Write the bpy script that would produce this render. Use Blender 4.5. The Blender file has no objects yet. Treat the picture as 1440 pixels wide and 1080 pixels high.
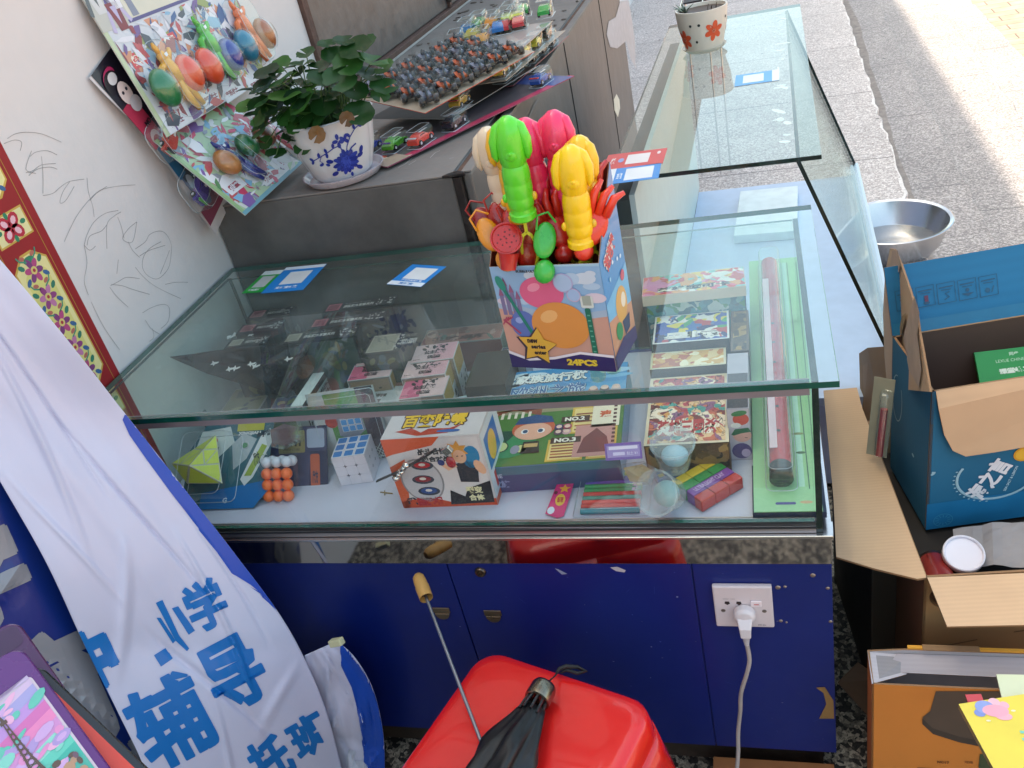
import bpy, bmesh, math, random
from mathutils import Vector, Matrix
import numpy as np
random.seed(7)
SC = bpy.context.scene
COL = SC.collection
# ---------------------------------------------------------------- camera
FPX = 1240.5647                      # focal length in pixels of the 1440 px wide photograph
CAM = Vector((-0.05916, -0.97696, 1.47429))
RW = np.array([[0.955922, 0.210873, -0.204318], [-0.057209, -0.548757, -0.834022], [-0.287994, 0.808948, -0.512506]])                   # world -> camera (x right, y down, z forward)
cd = bpy.data.cameras.new('camera'); cam = bpy.data.objects.new('camera', cd); COL.objects.link(cam)
cd.sensor_width = 36.0; cd.lens = FPX / 1440 * 36.0; cd.clip_start = 0.02; cd.clip_end = 500
mx, my, mz = Vector(RW[0]), Vector(-RW[1]), Vector(-RW[2])
cam.matrix_world = Matrix(((mx.x, my.x, mz.x, CAM.x), (mx.y, my.y, mz.y, CAM.y), (mx.z, my.z, mz.z, CAM.z), (0, 0, 0, 1)))
SC.camera = cam
def at(px, py, x=None, y=None, z=None):
    """the point of the photograph's pixel on a plane of the place"""
    r = RW.T @ np.array([(px - 720) / FPX, (py - 540) / FPX, 1.0])
    if x is not None: t = (x - CAM.x) / r[0]
    elif y is not None: t = (y - CAM.y) / r[1]
    else: t = (z - CAM.z) / r[2]
    return CAM + Vector(r) * t
# ---------------------------------------------------------------- light
SUN_EL, SUN_AZ = math.radians(64), math.radians(-82)      # azimuth clockwise from +y: the sun stands behind the shop wall
w = bpy.data.worlds.new('World'); SC.world = w; w.use_nodes = True
nt = w.node_tree; sky = nt.nodes.new('ShaderNodeTexSky'); sky.sky_type = 'NISHITA'; sky.sun_disc = False
sky.sun_elevation = SUN_EL; sky.sun_rotation = SUN_AZ; sky.air_density = 1.0; sky.dust_density = 3.5; sky.ozone_density = 1.0
bg = nt.nodes['Background']; wb = nt.nodes.new('ShaderNodeMixRGB'); wb.blend_type = 'MULTIPLY'; wb.inputs[0].default_value = 1; wb.inputs[2].default_value = (1.08, 1.07, .88, 1)
nt.links.new(sky.outputs[0], wb.inputs[1]); nt.links.new(wb.outputs[0], bg.inputs[0]); bg.inputs[1].default_value = 0.15
sd = bpy.data.lights.new('sun', 'SUN'); sd.energy = 2.2; sd.angle = math.radians(1.0); sd.color = (1, .90, .74)
sun = bpy.data.objects.new('sun', sd); COL.objects.link(sun)
SDIR = Vector((math.sin(SUN_AZ) * math.cos(SUN_EL), math.cos(SUN_AZ) * math.cos(SUN_EL), math.sin(SUN_EL)))
sun.rotation_euler = SDIR.to_track_quat('Z', 'Y').to_euler(); sun.location = (0, 0, 6)
SC.view_settings.view_transform = 'Standard'; SC.view_settings.look = 'None'
SC.view_settings.exposure = 1.92; SC.view_settings.gamma = 1
SC.cycles.use_denoising = True
SC.cycles.max_bounces = 10; SC.cycles.transparent_max_bounces = 40; SC.cycles.diffuse_bounces = 4; SC.cycles.glossy_bounces = 5
SC.cycles.sample_clamp_indirect = 6; SC.cycles.caustics_reflective = False; SC.cycles.caustics_refractive = False

# ---------------------------------------------------------------- materials
def lin(c):
    if isinstance(c, str):
        c = c.lstrip('#'); c = ''.join(q * 2 for q in c) if len(c) == 3 else c; c = tuple(int(c[i:i + 2], 16) / 255 for i in (0, 2, 4))
        return tuple(v / 12.92 if v <= .04045 else ((v + .055) / 1.055) ** 2.4 for v in c)
    return tuple(c[:3])
_M = {}
def newmat(name):
    m = bpy.data.materials.new(name); m.use_nodes = True
    n = m.node_tree.nodes; return m, n, m.node_tree.links, n['Principled BSDF']
def N(n, t, **k):
    o = n.new('ShaderNode' + t)
    for a, v in k.items():
        if a.startswith('i_'): o.inputs[int(a[2:])].default_value = v
        else: setattr(o, a, v)
    return o
def vc(rough=.45, metal=0, coat=0, vary=.08, bump=0.0, bscale=60, sss=0, trans=0, key=''):
    """printed / painted surface: the colour is the face colour of the mesh, with procedural wear"""
    k = ('vc', rough, metal, coat, vary, bump, bscale, sss, trans, key)
    if k in _M: return _M[k]
    m, n, L, b = newmat('painted_surface')
    a = N(n, 'VertexColor', layer_name='Col'); tc = N(n, 'TexCoord')
    no = N(n, 'TexNoise'); no.inputs['Scale'].default_value = bscale * .4; no.inputs['Detail'].default_value = 5
    L.new(tc.outputs['Object'], no.inputs['Vector'])
    mr = N(n, 'MapRange'); mr.inputs[1].default_value = .3; mr.inputs[2].default_value = .7; mr.inputs[3].default_value = 1 - vary; mr.inputs[4].default_value = 1 + vary
    L.new(no.outputs[0], mr.inputs[0])
    mu = N(n, 'VectorMath', operation='SCALE'); L.new(a.outputs[0], mu.inputs[0]); L.new(mr.outputs[0], mu.inputs['Scale'])
    L.new(mu.outputs[0], b.inputs['Base Color'])
    rr = N(n, 'MapRange'); rr.inputs[3].default_value = max(.02, rough - .08); rr.inputs[4].default_value = min(1, rough + .1)
    L.new(no.outputs[0], rr.inputs[0]); L.new(rr.outputs[0], b.inputs['Roughness'])
    b.inputs['Metallic'].default_value = metal; b.inputs['Coat Weight'].default_value = coat
    if sss: b.inputs['Subsurface Weight'].default_value = sss; b.inputs['Subsurface Radius'].default_value = (.01, .006, .004)
    if trans: b.inputs['Transmission Weight'].default_value = trans
    if bump:
        n2 = N(n, 'TexNoise'); n2.inputs['Scale'].default_value = bscale; n2.inputs['Detail'].default_value = 6; L.new(tc.outputs['Object'], n2.inputs['Vector'])
        bp = N(n, 'Bump'); bp.inputs['Strength'].default_value = bump; bp.inputs['Distance'].default_value = .004
        L.new(n2.outputs[0], bp.inputs['Height']); L.new(bp.outputs[0], b.inputs['Normal'])
    _M[k] = m; return m
def glass(tint=(.93, .985, .965), ior=1.72, rough=0.0, smudge=.0, key='g'):
    """thin clear sheet: passes light, mirrors by angle"""
    k = ('glass', tint, ior, rough, smudge, key)
    if k in _M: return _M[k]
    m, n, L, b = newmat('clear_sheet'); n.remove(b); out = n['Material Output']
    t = N(n, 'BsdfTransparent'); t.inputs[0].default_value = (*tint, 1)
    g = N(n, 'BsdfGlossy'); g.inputs['Roughness'].default_value = rough; g.inputs[0].default_value = (.95, 1, .98, 1)
    fr = N(n, 'Fresnel'); fr.inputs[0].default_value = ior
    ge = N(n, 'NewGeometry'); iv = N(n, 'Math', operation='SUBTRACT'); iv.inputs[0].default_value = 1; L.new(ge.outputs['Backfacing'], iv.inputs[1])
    mu = N(n, 'Math', operation='MULTIPLY'); L.new(fr.outputs[0], mu.inputs[0]); L.new(iv.outputs[0], mu.inputs[1])
    mx_ = N(n, 'MixShader'); L.new(mu.outputs[0], mx_.inputs[0]); L.new(t.outputs[0], mx_.inputs[1]); L.new(g.outputs[0], mx_.inputs[2])
    last = mx_
    if smudge:
        d = N(n, 'BsdfDiffuse'); d.inputs[0].default_value = (.62, .7, .68, 1)
        tc = N(n, 'TexCoord'); no = N(n, 'TexNoise'); no.inputs['Scale'].default_value = 5; no.inputs['Detail'].default_value = 8; no.inputs['Roughness'].default_value = .7
        L.new(tc.outputs['Object'], no.inputs[0]); mr = N(n, 'MapRange'); mr.inputs[1].default_value = .45; mr.inputs[2].default_value = .8; mr.inputs[3].default_value = smudge * .35; mr.inputs[4].default_value = smudge * 1.6
        L.new(no.outputs[0], mr.inputs[0]); m2 = N(n, 'MixShader'); L.new(mr.outputs[0], m2.inputs[0]); L.new(mx_.outputs[0], m2.inputs[1]); L.new(d.outputs[0], m2.inputs[2]); last = m2
    L.new(last.outputs[0], out.inputs[0]); _M[k] = m; return m
def plain(name, col, rough=.5, metal=0, bump=0, bscale=40, vary=.1, coat=0, vscale=6, aniso=0):
    k = ('plain', name)
    if k in _M: return _M[k]
    m, n, L, b = newmat(name); c = lin(col)
    tc = N(n, 'TexCoord'); no = N(n, 'TexNoise'); no.inputs['Scale'].default_value = vscale; no.inputs['Detail'].default_value = 8; no.inputs['Roughness'].default_value = .65
    L.new(tc.outputs['Object'], no.inputs[0])
    cr = N(n, 'ValToRGB'); cr.color_ramp.elements[0].position = .3; cr.color_ramp.elements[1].position = .7
    cr.color_ramp.elements[0].color = (*[v * (1 - vary) for v in c], 1); cr.color_ramp.elements[1].color = (*[min(1, v * (1 + vary)) for v in c], 1)
    L.new(no.outputs[0], cr.inputs[0]); L.new(cr.outputs[0], b.inputs['Base Color'])
    rr = N(n, 'MapRange'); rr.inputs[3].default_value = max(.02, rough - .1); rr.inputs[4].default_value = min(1, rough + (.12 if name != 'mirror_steel' else -.04)); L.new(no.outputs[0], rr.inputs[0]); L.new(rr.outputs[0], b.inputs['Roughness'])
    b.inputs['Metallic'].default_value = metal; b.inputs['Coat Weight'].default_value = coat
    if bump:
        n2 = N(n, 'TexNoise'); n2.inputs['Scale'].default_value = bscale; n2.inputs['Detail'].default_value = 8; L.new(tc.outputs['Object'], n2.inputs[0])
        bp = N(n, 'Bump'); bp.inputs['Strength'].default_value = bump; bp.inputs['Distance'].default_value = .01; L.new(n2.outputs[0], bp.inputs['Height']); L.new(bp.outputs[0], b.inputs['Normal'])
    _M[k] = m; return m
def artmat(pal, scale=60, warp=.6, seed=0, rough=.35, lines=.0, stretch=(1, 1, 1), coat=.2):
    """busy printed picture: warped cells in a palette, with ink between them"""
    k = ('art', tuple(pal), scale, warp, seed, rough, lines, stretch)
    if k in _M: return _M[k]
    m, n, L, b = newmat('printed_picture')
    tc = N(n, 'TexCoord'); mp = N(n, 'Mapping'); mp.inputs['Scale'].default_value = stretch; mp.inputs['Location'].default_value = (seed * .37, seed * .71, seed * .13)
    L.new(tc.outputs['Object'], mp.inputs[0])
    no = N(n, 'TexNoise'); no.inputs['Scale'].default_value = scale * .5; no.inputs['Detail'].default_value = 2; L.new(mp.outputs[0], no.inputs[0])
    sc_ = N(n, 'VectorMath', operation='SCALE'); sc_.inputs['Scale'].default_value = warp / scale * 2.2
    sb = N(n, 'VectorMath', operation='SUBTRACT'); sb.inputs[1].default_value = (.5, .5, .5); L.new(no.outputs['Color'], sb.inputs[0]); L.new(sb.outputs[0], sc_.inputs[0])
    ad = N(n, 'VectorMath', operation='ADD'); L.new(mp.outputs[0], ad.inputs[0]); L.new(sc_.outputs[0], ad.inputs[1])
    vo = N(n, 'TexVoronoi'); vo.inputs['Scale'].default_value = scale; L.new(ad.outputs[0], vo.inputs['Vector'])
    sx = N(n, 'SeparateColor'); L.new(vo.outputs['Color'], sx.inputs[0])
    cr = N(n, 'ValToRGB'); cr.color_ramp.interpolation = 'CONSTANT'; e = cr.color_ramp.elements
    e[0].position = 0; e[0].color = (*lin(pal[0]), 1); e[1].position = 1 / len(pal); e[1].color = (*lin(pal[1]), 1)
    for i, c in enumerate(pal[2:]):
        q = e.new((i + 2) / len(pal)); q.color = (*lin(c), 1)
    L.new(sx.outputs[0], cr.inputs[0]); src = cr.outputs[0]
    if lines:
        ve = N(n, 'TexVoronoi', feature='DISTANCE_TO_EDGE'); ve.inputs['Scale'].default_value = scale * .8; L.new(ad.outputs[0], ve.inputs['Vector'])
        lt = N(n, 'Math', operation='LESS_THAN'); lt.inputs[1].default_value = lines; L.new(ve.outputs[0], lt.inputs[0])
        mi = N(n, 'MixRGB'); mi.inputs[2].default_value = (*lin('#2a1820'), 1); L.new(lt.outputs[0], mi.inputs[0]); L.new(src, mi.inputs[1]); src = mi.outputs[0]
    L.new(src, b.inputs['Base Color']); b.inputs['Roughness'].default_value = rough; b.inputs['Coat Weight'].default_value = coat
    _M[k] = m; return m

# ---------------------------------------------------------------- mesh building
I4 = Matrix.Identity(4)
def frame(o, u=(1, 0, 0), v=(0, 1, 0)):
    """matrix with origin o, local x along u, local y as near v as possible, z = x cross y"""
    u = Vector(u).normalized(); v = Vector(v); v = (v - u * v.dot(u)).normalized(); n = u.cross(v); o = Vector(o)
    return Matrix(((u.x, v.x, n.x, o.x), (u.y, v.y, n.y, o.y), (u.z, v.z, n.z, o.z), (0, 0, 0, 1)))
def rotz(a, o=(0, 0, 0)): return Matrix.Translation(Vector(o)) @ Matrix.Rotation(math.radians(a), 4, 'Z')
_T = {}
def textpolys(s, bold=0.0, shear=0.0):
    k = (s, bold, shear)
    if k in _T: return _T[k]
    cu = bpy.data.curves.new('t', 'FONT'); cu.body = s; cu.size = 1; cu.offset = bold; cu.shear = shear; cu.resolution_u = 2; cu.fill_mode = 'FRONT'
    o = bpy.data.objects.new('t', cu); COL.objects.link(o)
    dg = bpy.context.evaluated_depsgraph_get(); me = bpy.data.meshes.new_from_object(o.evaluated_get(dg))
    V = [v.co.copy() for v in me.vertices]; Fc = [tuple(p.vertices) for p in me.polygons]
    bpy.data.objects.remove(o); bpy.data.curves.remove(cu); bpy.data.meshes.remove(me)
    if V:
        x0 = min(v.x for v in V); x1 = max(v.x for v in V); y0 = min(v.y for v in V); y1 = max(v.y for v in V)
    else: x0 = x1 = y0 = y1 = 0
    _T[k] = (V, Fc, (x0, y0, x1, y1)); return _T[k]
class MB:
    def __init__(s, col='#888888'):
        s.v = []; s.f = []; s.c = []; s.mi = []; s.col = col; s.m = I4.copy(); s.cur = 0
    def add(s, vs, fs, col=None, mi=None):
        b = len(s.v); s.v += [s.m @ Vector(v) for v in vs]; col = lin(col if col is not None else s.col)
        for f in fs:
            s.f.append(tuple(b + i for i in f)); s.c.append(col); s.mi.append(s.cur if mi is None else mi)
        return s
    def box(s, lo, hi, col=None, mi=None, cols=None, mis=None):
        x0, y0, z0 = lo; x1, y1, z1 = hi
        vs = [(x0, y0, z0), (x1, y0, z0), (x1, y1, z0), (x0, y1, z0), (x0, y0, z1), (x1, y0, z1), (x1, y1, z1), (x0, y1, z1)]
        fs = [(0, 3, 2, 1), (4, 5, 6, 7), (0, 1, 5, 4), (1, 2, 6, 5), (2, 3, 7, 6), (3, 0, 4, 7)]   # bottom top front right back left
        for i, f in enumerate(fs):
            s.add([vs[j] for j in f], [(0, 1, 2, 3)], cols[i] if cols and cols[i] else col, mis[i] if mis else mi)
        return s
    def quad(s, a, b, c, d, col=None, mi=None): return s.add([a, b, c, d], [(0, 1, 2, 3)], col, mi)
    def slab(s, pts, th, col=None, mi=None, side=None):
        """flat outline pts (3D) pushed th along its normal"""
        P_ = [Vector(p) for p in pts]; n = (P_[1] - P_[0]).cross(P_[2] - P_[0]).normalized() * th; k = len(P_)
        s.add(P_ + [p + n for p in P_], [tuple(range(k - 1, -1, -1)), tuple(range(k, 2 * k))], col, mi)
        s.add(P_ + [p + n for p in P_], [(i, (i + 1) % k, (i + 1) % k + k, i + k) for i in range(k)], side or col, mi); return s
    def poly(s, pts, z=0, col=None, mi=None):
        return s.add([(p[0], p[1], z) for p in pts], [tuple(range(len(pts)))], col, mi)
    def ell(s, cx, cy, rx, ry, z=0, col=None, n=20, rot=0, a0=0, a1=360):
        r = math.radians(rot); pts = []
        for i in range(n + (0 if a1 - a0 >= 360 else 1)):
            a = math.radians(a0 + (a1 - a0) * i / n); x = rx * math.cos(a); y = ry * math.sin(a)
            pts.append((cx + x * math.cos(r) - y * math.sin(r), cy + x * math.sin(r) + y * math.cos(r)))
        return s.poly(pts, z, col)
    def rect(s, x0, y0, x1, y1, z=0, col=None, r=0):
        if r <= 0: return s.poly([(x0, y0), (x1, y0), (x1, y1), (x0, y1)], z, col)
        pts = []
        for cx, cy, a in ((x1 - r, y0 + r, -90), (x1 - r, y1 - r, 0), (x0 + r, y1 - r, 90), (x0 + r, y0 + r, 180)):
            for i in range(6): t = math.radians(a + 18 * i); pts.append((cx + r * math.cos(t), cy + r * math.sin(t)))
        return s.poly(pts, z, col)
    def stroke(s, pts, w, z=0, col=None):
        """flat painted line of width w through 2D points"""
        P_ = [Vector((p[0], p[1])) for p in pts]; L_ = []; R_ = []
        for i, p in enumerate(P_):
            d = (P_[min(i + 1, len(P_) - 1)] - P_[max(i - 1, 0)]); d = d.normalized() if d.length else Vector((1, 0)); nn = Vector((-d.y, d.x)) * w / 2
            L_.append(p + nn); R_.append(p - nn)
        for i in range(len(P_) - 1):
            s.add([(*R_[i], z), (*R_[i + 1], z), (*L_[i + 1], z), (*L_[i], z)], [(0, 1, 2, 3)], col)
        return s
    def text(s, t, x, y, w=None, h=None, z=0, col=None, bold=.0, rot=0, align='L', shear=0):
        """flat lettering fitted to the width w and/or height h (ink size)"""
        V, Fc, (x0, y0, x1, y1) = textpolys(t, bold, shear)
        if not V or x1 <= x0: return s
        sy = h / (y1 - y0) if h else w / (x1 - x0); sx = w / (x1 - x0) if w else sy
        ox = {'L': 0, 'C': -(x1 - x0) * sx / 2, 'R': -(x1 - x0) * sx}[align]; r = math.radians(rot); vs = []
        for v in V:
            a = (v.x - x0) * sx + ox; b = (v.y - y0) * sy
            vs.append((x + a * math.cos(r) - b * math.sin(r), y + a * math.sin(r) + b * math.cos(r), z))
        return s.add(vs, Fc, col)
    def heavy(s, t, x, y, w, h, z=0, col=None, d=2.0, rot=0, bold=.02):
        for k, (ax, ay) in enumerate(((0, 0), (-d, 0), (d, 0), (0, -d), (0, d), (-d * .7, -d * .7), (d * .7, d * .7), (d * .7, -d * .7), (-d * .7, d * .7))):
            s.text(t, x + ax, y + ay, w=w, h=h, z=z + k * (.02 if d > .1 else .00002), col=col, bold=bold, rot=rot)
        return s
    def lathe(s, prof, n=32, col=None, cols=None, mi=None, a0=0, a1=360, sx=1, sy=1, ripple=None):
        full = a1 - a0 >= 360; vs = []
        k = n if full else n + 1
        for i in range(k):
            a = math.radians(a0 + (a1 - a0) * i / n)
            for (r, z) in prof:
                q = r * (ripple(a, z) if ripple else 1); vs.append((q * math.cos(a) * sx, q * math.sin(a) * sy, z))
        m = len(prof)
        for j in range(m - 1):
            fs = [(i * m + j, ((i + 1) % k) * m + j, ((i + 1) % k) * m + j + 1, i * m + j + 1) for i in range(n if full else n)]
            if j == 0: b0 = len(s.v); s.add(vs, fs, cols[j] if cols else col, mi)
            else:
                c_ = lin((cols[j] if cols else col) or s.col)
                for f in fs: s.f.append(tuple(b0 + q for q in f)); s.c.append(c_); s.mi.append(s.cur if mi is None else mi)
        return s
    def tube(s, pts, r, n=8, col=None, mi=None, cap=True, flat=1):
        P_ = [Vector(p) for p in pts]; R_ = r if isinstance(r, (list, tuple)) else [r] * len(P_)
        up = Vector((0, 0, 1)); vs = []; pu = None
        for i, p in enumerate(P_):
            d = (P_[min(i + 1, len(P_) - 1)] - P_[max(i - 1, 0)]).normalized()
            if pu is None:
                pu = d.orthogonal().normalized() if abs(d.dot(up)) > .95 else (up - d * up.dot(d)).normalized()
            else:
                pu = (pu - d * pu.dot(d)); pu = pu.normalized() if pu.length > 1e-6 else d.orthogonal().normalized()
            q = d.cross(pu)
            for j in range(n):
                a = 2 * math.pi * j / n; vs.append(p + (pu * math.cos(a) * flat + q * math.sin(a)) * R_[i])
        fs = []
        for i in range(len(P_) - 1):
            for j in range(n): fs.append((i * n + j, i * n + (j + 1) % n, (i + 1) * n + (j + 1) % n, (i + 1) * n + j))
        if cap: fs.append(tuple(range(n - 1, -1, -1))); b = (len(P_) - 1) * n; fs.append(tuple(b + j for j in range(n)))
        return s.add(vs, fs, col, mi)
    def ball(s, c, r, col=None, mi=None, n=16, m=10, rot=None):
        rx, ry, rz = (r, r, r) if not isinstance(r, (tuple, list)) else r; c = Vector(c); vs = [Vector((0, 0, -rz))]
        for i in range(1, m):
            t = math.pi * i / m - math.pi / 2
            for j in range(n): a = 2 * math.pi * j / n; vs.append(Vector((rx * math.cos(t) * math.cos(a), ry * math.cos(t) * math.sin(a), rz * math.sin(t))))
        vs.append(Vector((0, 0, rz)))
        if rot is not None: vs = [rot @ v for v in vs]
        vs = [v + c for v in vs]; fs = []
        for j in range(n): fs.append((0, 1 + (j + 1) % n, 1 + j)); b = 1 + (m - 2) * n; fs.append((b + j, b + (j + 1) % n, len(vs) - 1))
        for i in range(m - 2):
            for j in range(n): a = 1 + i * n; fs.append((a + j, a + (j + 1) % n, a + n + (j + 1) % n, a + n + j))
        return s.add(vs, fs, col, mi)
    def build(s, name, mat, parent=None, smooth=False, bevel=0, mw=None, sub=0, solid=0, segs=2, weld=False):
        me = bpy.data.meshes.new(name); me.from_pydata([tuple(v) for v in s.v], [], s.f)
        mats = mat if isinstance(mat, (list, tuple)) else [mat]
        for m_ in mats: me.materials.append(m_)
        ca = me.color_attributes.new('Col', 'FLOAT_COLOR', 'CORNER'); arr = []
        for c, f in zip(s.c, s.f): arr += [c[0], c[1], c[2], 1.0] * len(f)
        ca.data.foreach_set('color', arr)
        me.polygons.foreach_set('material_index', [min(i, len(mats) - 1) for i in s.mi])
        if weld or bevel or sub:
            bm = bmesh.new(); bm.from_mesh(me); bmesh.ops.remove_doubles(bm, verts=bm.verts, dist=1e-5); bm.to_mesh(me); bm.free()
        if smooth:
            me.polygons.foreach_set('use_smooth', [True] * len(me.polygons))
            if smooth != 'all':
                try: me.set_sharp_from_angle(angle=math.radians(40))
                except Exception: pass
        me.update()
        o = bpy.data.objects.new(name, me); COL.objects.link(o)
        if parent is not None: o.parent = parent
        if mw is not None: o.matrix_world = mw
        if solid: q = o.modifiers.new('s', 'SOLIDIFY'); q.thickness = solid; q.offset = 0
        if bevel:
            q = o.modifiers.new('b', 'BEVEL'); q.width = bevel; q.segments = segs; q.limit_method = 'ANGLE'; q.angle_limit = math.radians(35)
        if sub: q = o.modifiers.new('u', 'SUBSURF'); q.levels = sub; q.render_levels = sub
        return o
def tag(o, label=None, cat=None, group=None, kind=None):
    if label: o['label'] = label
    if cat: o['category'] = cat
    if group: o['group'] = group
    if kind: o['kind'] = kind
    return o
def thing(name, label, cat, mw=None, group=None):
    o = bpy.data.objects.new(name, None); COL.objects.link(o); o.empty_display_size = .02
    if mw is not None:
        if not isinstance(mw, Matrix): mw = Matrix.Translation(Vector(mw))
        o.matrix_world = mw
    return tag(o, label, cat, group)
def copytree(root, mw, label, group=None):
    r = root.copy(); COL.objects.link(r); r.matrix_world = mw; r['label'] = label
    if group: r['group'] = group
    for ch in list(root.children):
        c = ch.copy(); COL.objects.link(c); c.parent = r
        for g in list(ch.children): d = g.copy(); COL.objects.link(d); d.parent = c
    return r
# ================================================================ the setting
def terrazzo(name, base, chip, joint_y=None, dark=.35):
    m, n, L, b = newmat(name); tc = N(n, 'TexCoord')
    v1 = N(n, 'TexVoronoi'); v1.inputs['Scale'].default_value = 135; L.new(tc.outputs['Object'], v1.inputs['Vector'])
    v2 = N(n, 'TexVoronoi'); v2.inputs['Scale'].default_value = 330; L.new(tc.outputs['Object'], v2.inputs['Vector'])
    s1 = N(n, 'SeparateColor'); L.new(v1.outputs['Color'], s1.inputs[0])
    s2 = N(n, 'SeparateColor'); L.new(v2.outputs['Color'], s2.inputs[0])
    cr = N(n, 'ValToRGB'); e = cr.color_ramp.elements; e[0].position = .35; e[0].color = (*lin(base), 1); e[1].position = .85; e[1].color = (*lin(chip), 1)
    L.new(s1.outputs[0], cr.inputs[0])
    c2 = N(n, 'ValToRGB'); e = c2.color_ramp.elements; e[0].position = .2; e[0].color = (dark, dark, dark, 1); e[1].position = .55; e[1].color = (1, 1, 1, 1)
    L.new(s2.outputs[1], c2.inputs[0])
    mu = N(n, 'MixRGB', blend_type='MULTIPLY'); mu.inputs[0].default_value = .8; L.new(cr.outputs[0], mu.inputs[1]); L.new(c2.outputs[0], mu.inputs[2])
    no = N(n, 'TexNoise'); no.inputs['Scale'].default_value = 1.7; no.inputs['Detail'].default_value = 9; no.inputs['Roughness'].default_value = .68; L.new(tc.outputs['Object'], no.inputs[0])
    st = N(n, 'MapRange'); st.inputs[1].default_value = .3; st.inputs[2].default_value = .75; st.inputs[3].default_value = 1.12; st.inputs[4].default_value = .80; L.new(no.outputs[0], st.inputs[0])
    sc_ = N(n, 'VectorMath', operation='SCALE'); L.new(mu.outputs[0], sc_.inputs[0]); L.new(st.outputs[0], sc_.inputs['Scale']); src = sc_.outputs[0]
    # gum spots and scuffs
    vs = N(n, 'TexVoronoi'); vs.inputs['Scale'].default_value = 5.5; L.new(tc.outputs['Object'], vs.inputs['Vector'])
    lt = N(n, 'Math', operation='LESS_THAN'); lt.inputs[1].default_value = .055; L.new(vs.outputs[0], lt.inputs[0])
    mi = N(n, 'MixRGB'); mi.inputs[2].default_value = (.03, .03, .03, 1); mf = N(n, 'Math', operation='MULTIPLY'); mf.inputs[1].default_value = .7; L.new(lt.outputs[0], mf.inputs[0]); L.new(mf.outputs[0], mi.inputs[0]); L.new(src, mi.inputs[1]); src = mi.outputs[0]
    if joint_y is not None:
        sp = N(n, 'SeparateXYZ'); L.new(tc.outputs['Object'], sp.inputs[0])
        a = N(n, 'Math', operation='SUBTRACT'); a.inputs[1].default_value = joint_y; L.new(sp.outputs[1], a.inputs[0])
        fr = N(n, 'Math', operation='FRACT'); L.new(a.outputs[0], fr.inputs[0])
        l2 = N(n, 'Math', operation='LESS_THAN'); l2.inputs[1].default_value = .007; L.new(fr.outputs[0], l2.inputs[0])
        mj = N(n, 'MixRGB'); mj.inputs[2].default_value = (.12, .105, .10, 1); L.new(l2.outputs[0], mj.inputs[0]); L.new(src, mj.inputs[1]); src = mj.outputs[0]
    L.new(src, b.inputs['Base Color']); b.inputs['Roughness'].default_value = .62
    bp = N(n, 'Bump'); bp.inputs['Strength'].default_value = .25; bp.inputs['Distance'].default_value = .003; L.new(no.outputs[0], bp.inputs['Height']); L.new(bp.outputs[0], b.inputs['Normal'])
    return m
YAW = -1.4                                   # the steps run 1.4 degrees off the counter
SM = rotz(YAW)
def step(name, x0, x1, z, mat, rag=0.004, seed=1):
    rnd = random.Random(seed); mb = MB(); ys = [-5 + .08 * i for i in range(330)]; top = []
    for y in ys: top.append(x1 + (rnd.uniform(-rag, rag) if rag else 0) - (rnd.random() ** 12) * rag * 4)
    vs = []; k = len(ys)
    for i, y in enumerate(ys): vs += [(x0, y, z), (top[i] - .006, y, z), (top[i], y, z - .006), (top[i], y, z - .6)]
    fs = []
    for i in range(k - 1):
        a = i * 4; b_ = a + 4; fs += [(a, a + 1, b_ + 1, b_), (a + 1, a + 2, b_ + 2, b_ + 1), (a + 2, a + 3, b_ + 3, b_ + 2)]
    mb.add(vs, fs)
    for i in range(k - 1):          # worn pale nosing, broken here and there
        if rnd.random() < (.8 if x0 < 0 else .0):
            w0 = .006 + rnd.random() * .011; a, b_ = top[i], top[i + 1]
            mb.add([(a - w0, ys[i], z + .0006), (a - .003, ys[i], z + .0006), (b_ - .003, ys[i + 1], z + .0006), (b_ - w0, ys[i + 1], z + .0006)], [(0, 1, 2, 3)], mi=1)
    if x0 > 0:                       # grime and painted-in shade along the foot of the riser above
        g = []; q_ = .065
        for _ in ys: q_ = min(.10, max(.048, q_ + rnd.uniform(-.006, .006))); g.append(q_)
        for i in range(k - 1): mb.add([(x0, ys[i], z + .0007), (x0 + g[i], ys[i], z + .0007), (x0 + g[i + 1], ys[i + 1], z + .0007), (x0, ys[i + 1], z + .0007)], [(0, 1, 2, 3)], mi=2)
    o = mb.build(name, [mat, NOSE, GRIME_SHADE], mw=SM); tag(o, kind='structure'); return o
TZ = terrazzo('granite_slab', '#b8aba5', '#e6dcd6', .012, .45)
TZ2 = terrazzo('granite_step', '#8a817e', '#b9afaa', .94, .5)
NOSE = plain('worn_nosing', '#d6cfca', .7, vary=.25, vscale=60)
GRIME_SHADE = plain('grime_and_shade', '#857b75', .85, vary=.35, vscale=25)
step('ground', -6.0, .408, 0, TZ, .007, 3)
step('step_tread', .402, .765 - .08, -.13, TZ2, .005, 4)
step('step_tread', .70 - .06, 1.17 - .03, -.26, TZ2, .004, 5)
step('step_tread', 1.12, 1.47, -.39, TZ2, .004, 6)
m_ = terrazzo('dark_terrazzo', '#2e2926', '#b5a894', None, .30); fm_ = MB(); fm_.box((-1.15, -3.5, .0005), (.40, 1.3, .004)); tag(fm_.build('floor', m_), kind='structure')
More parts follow.
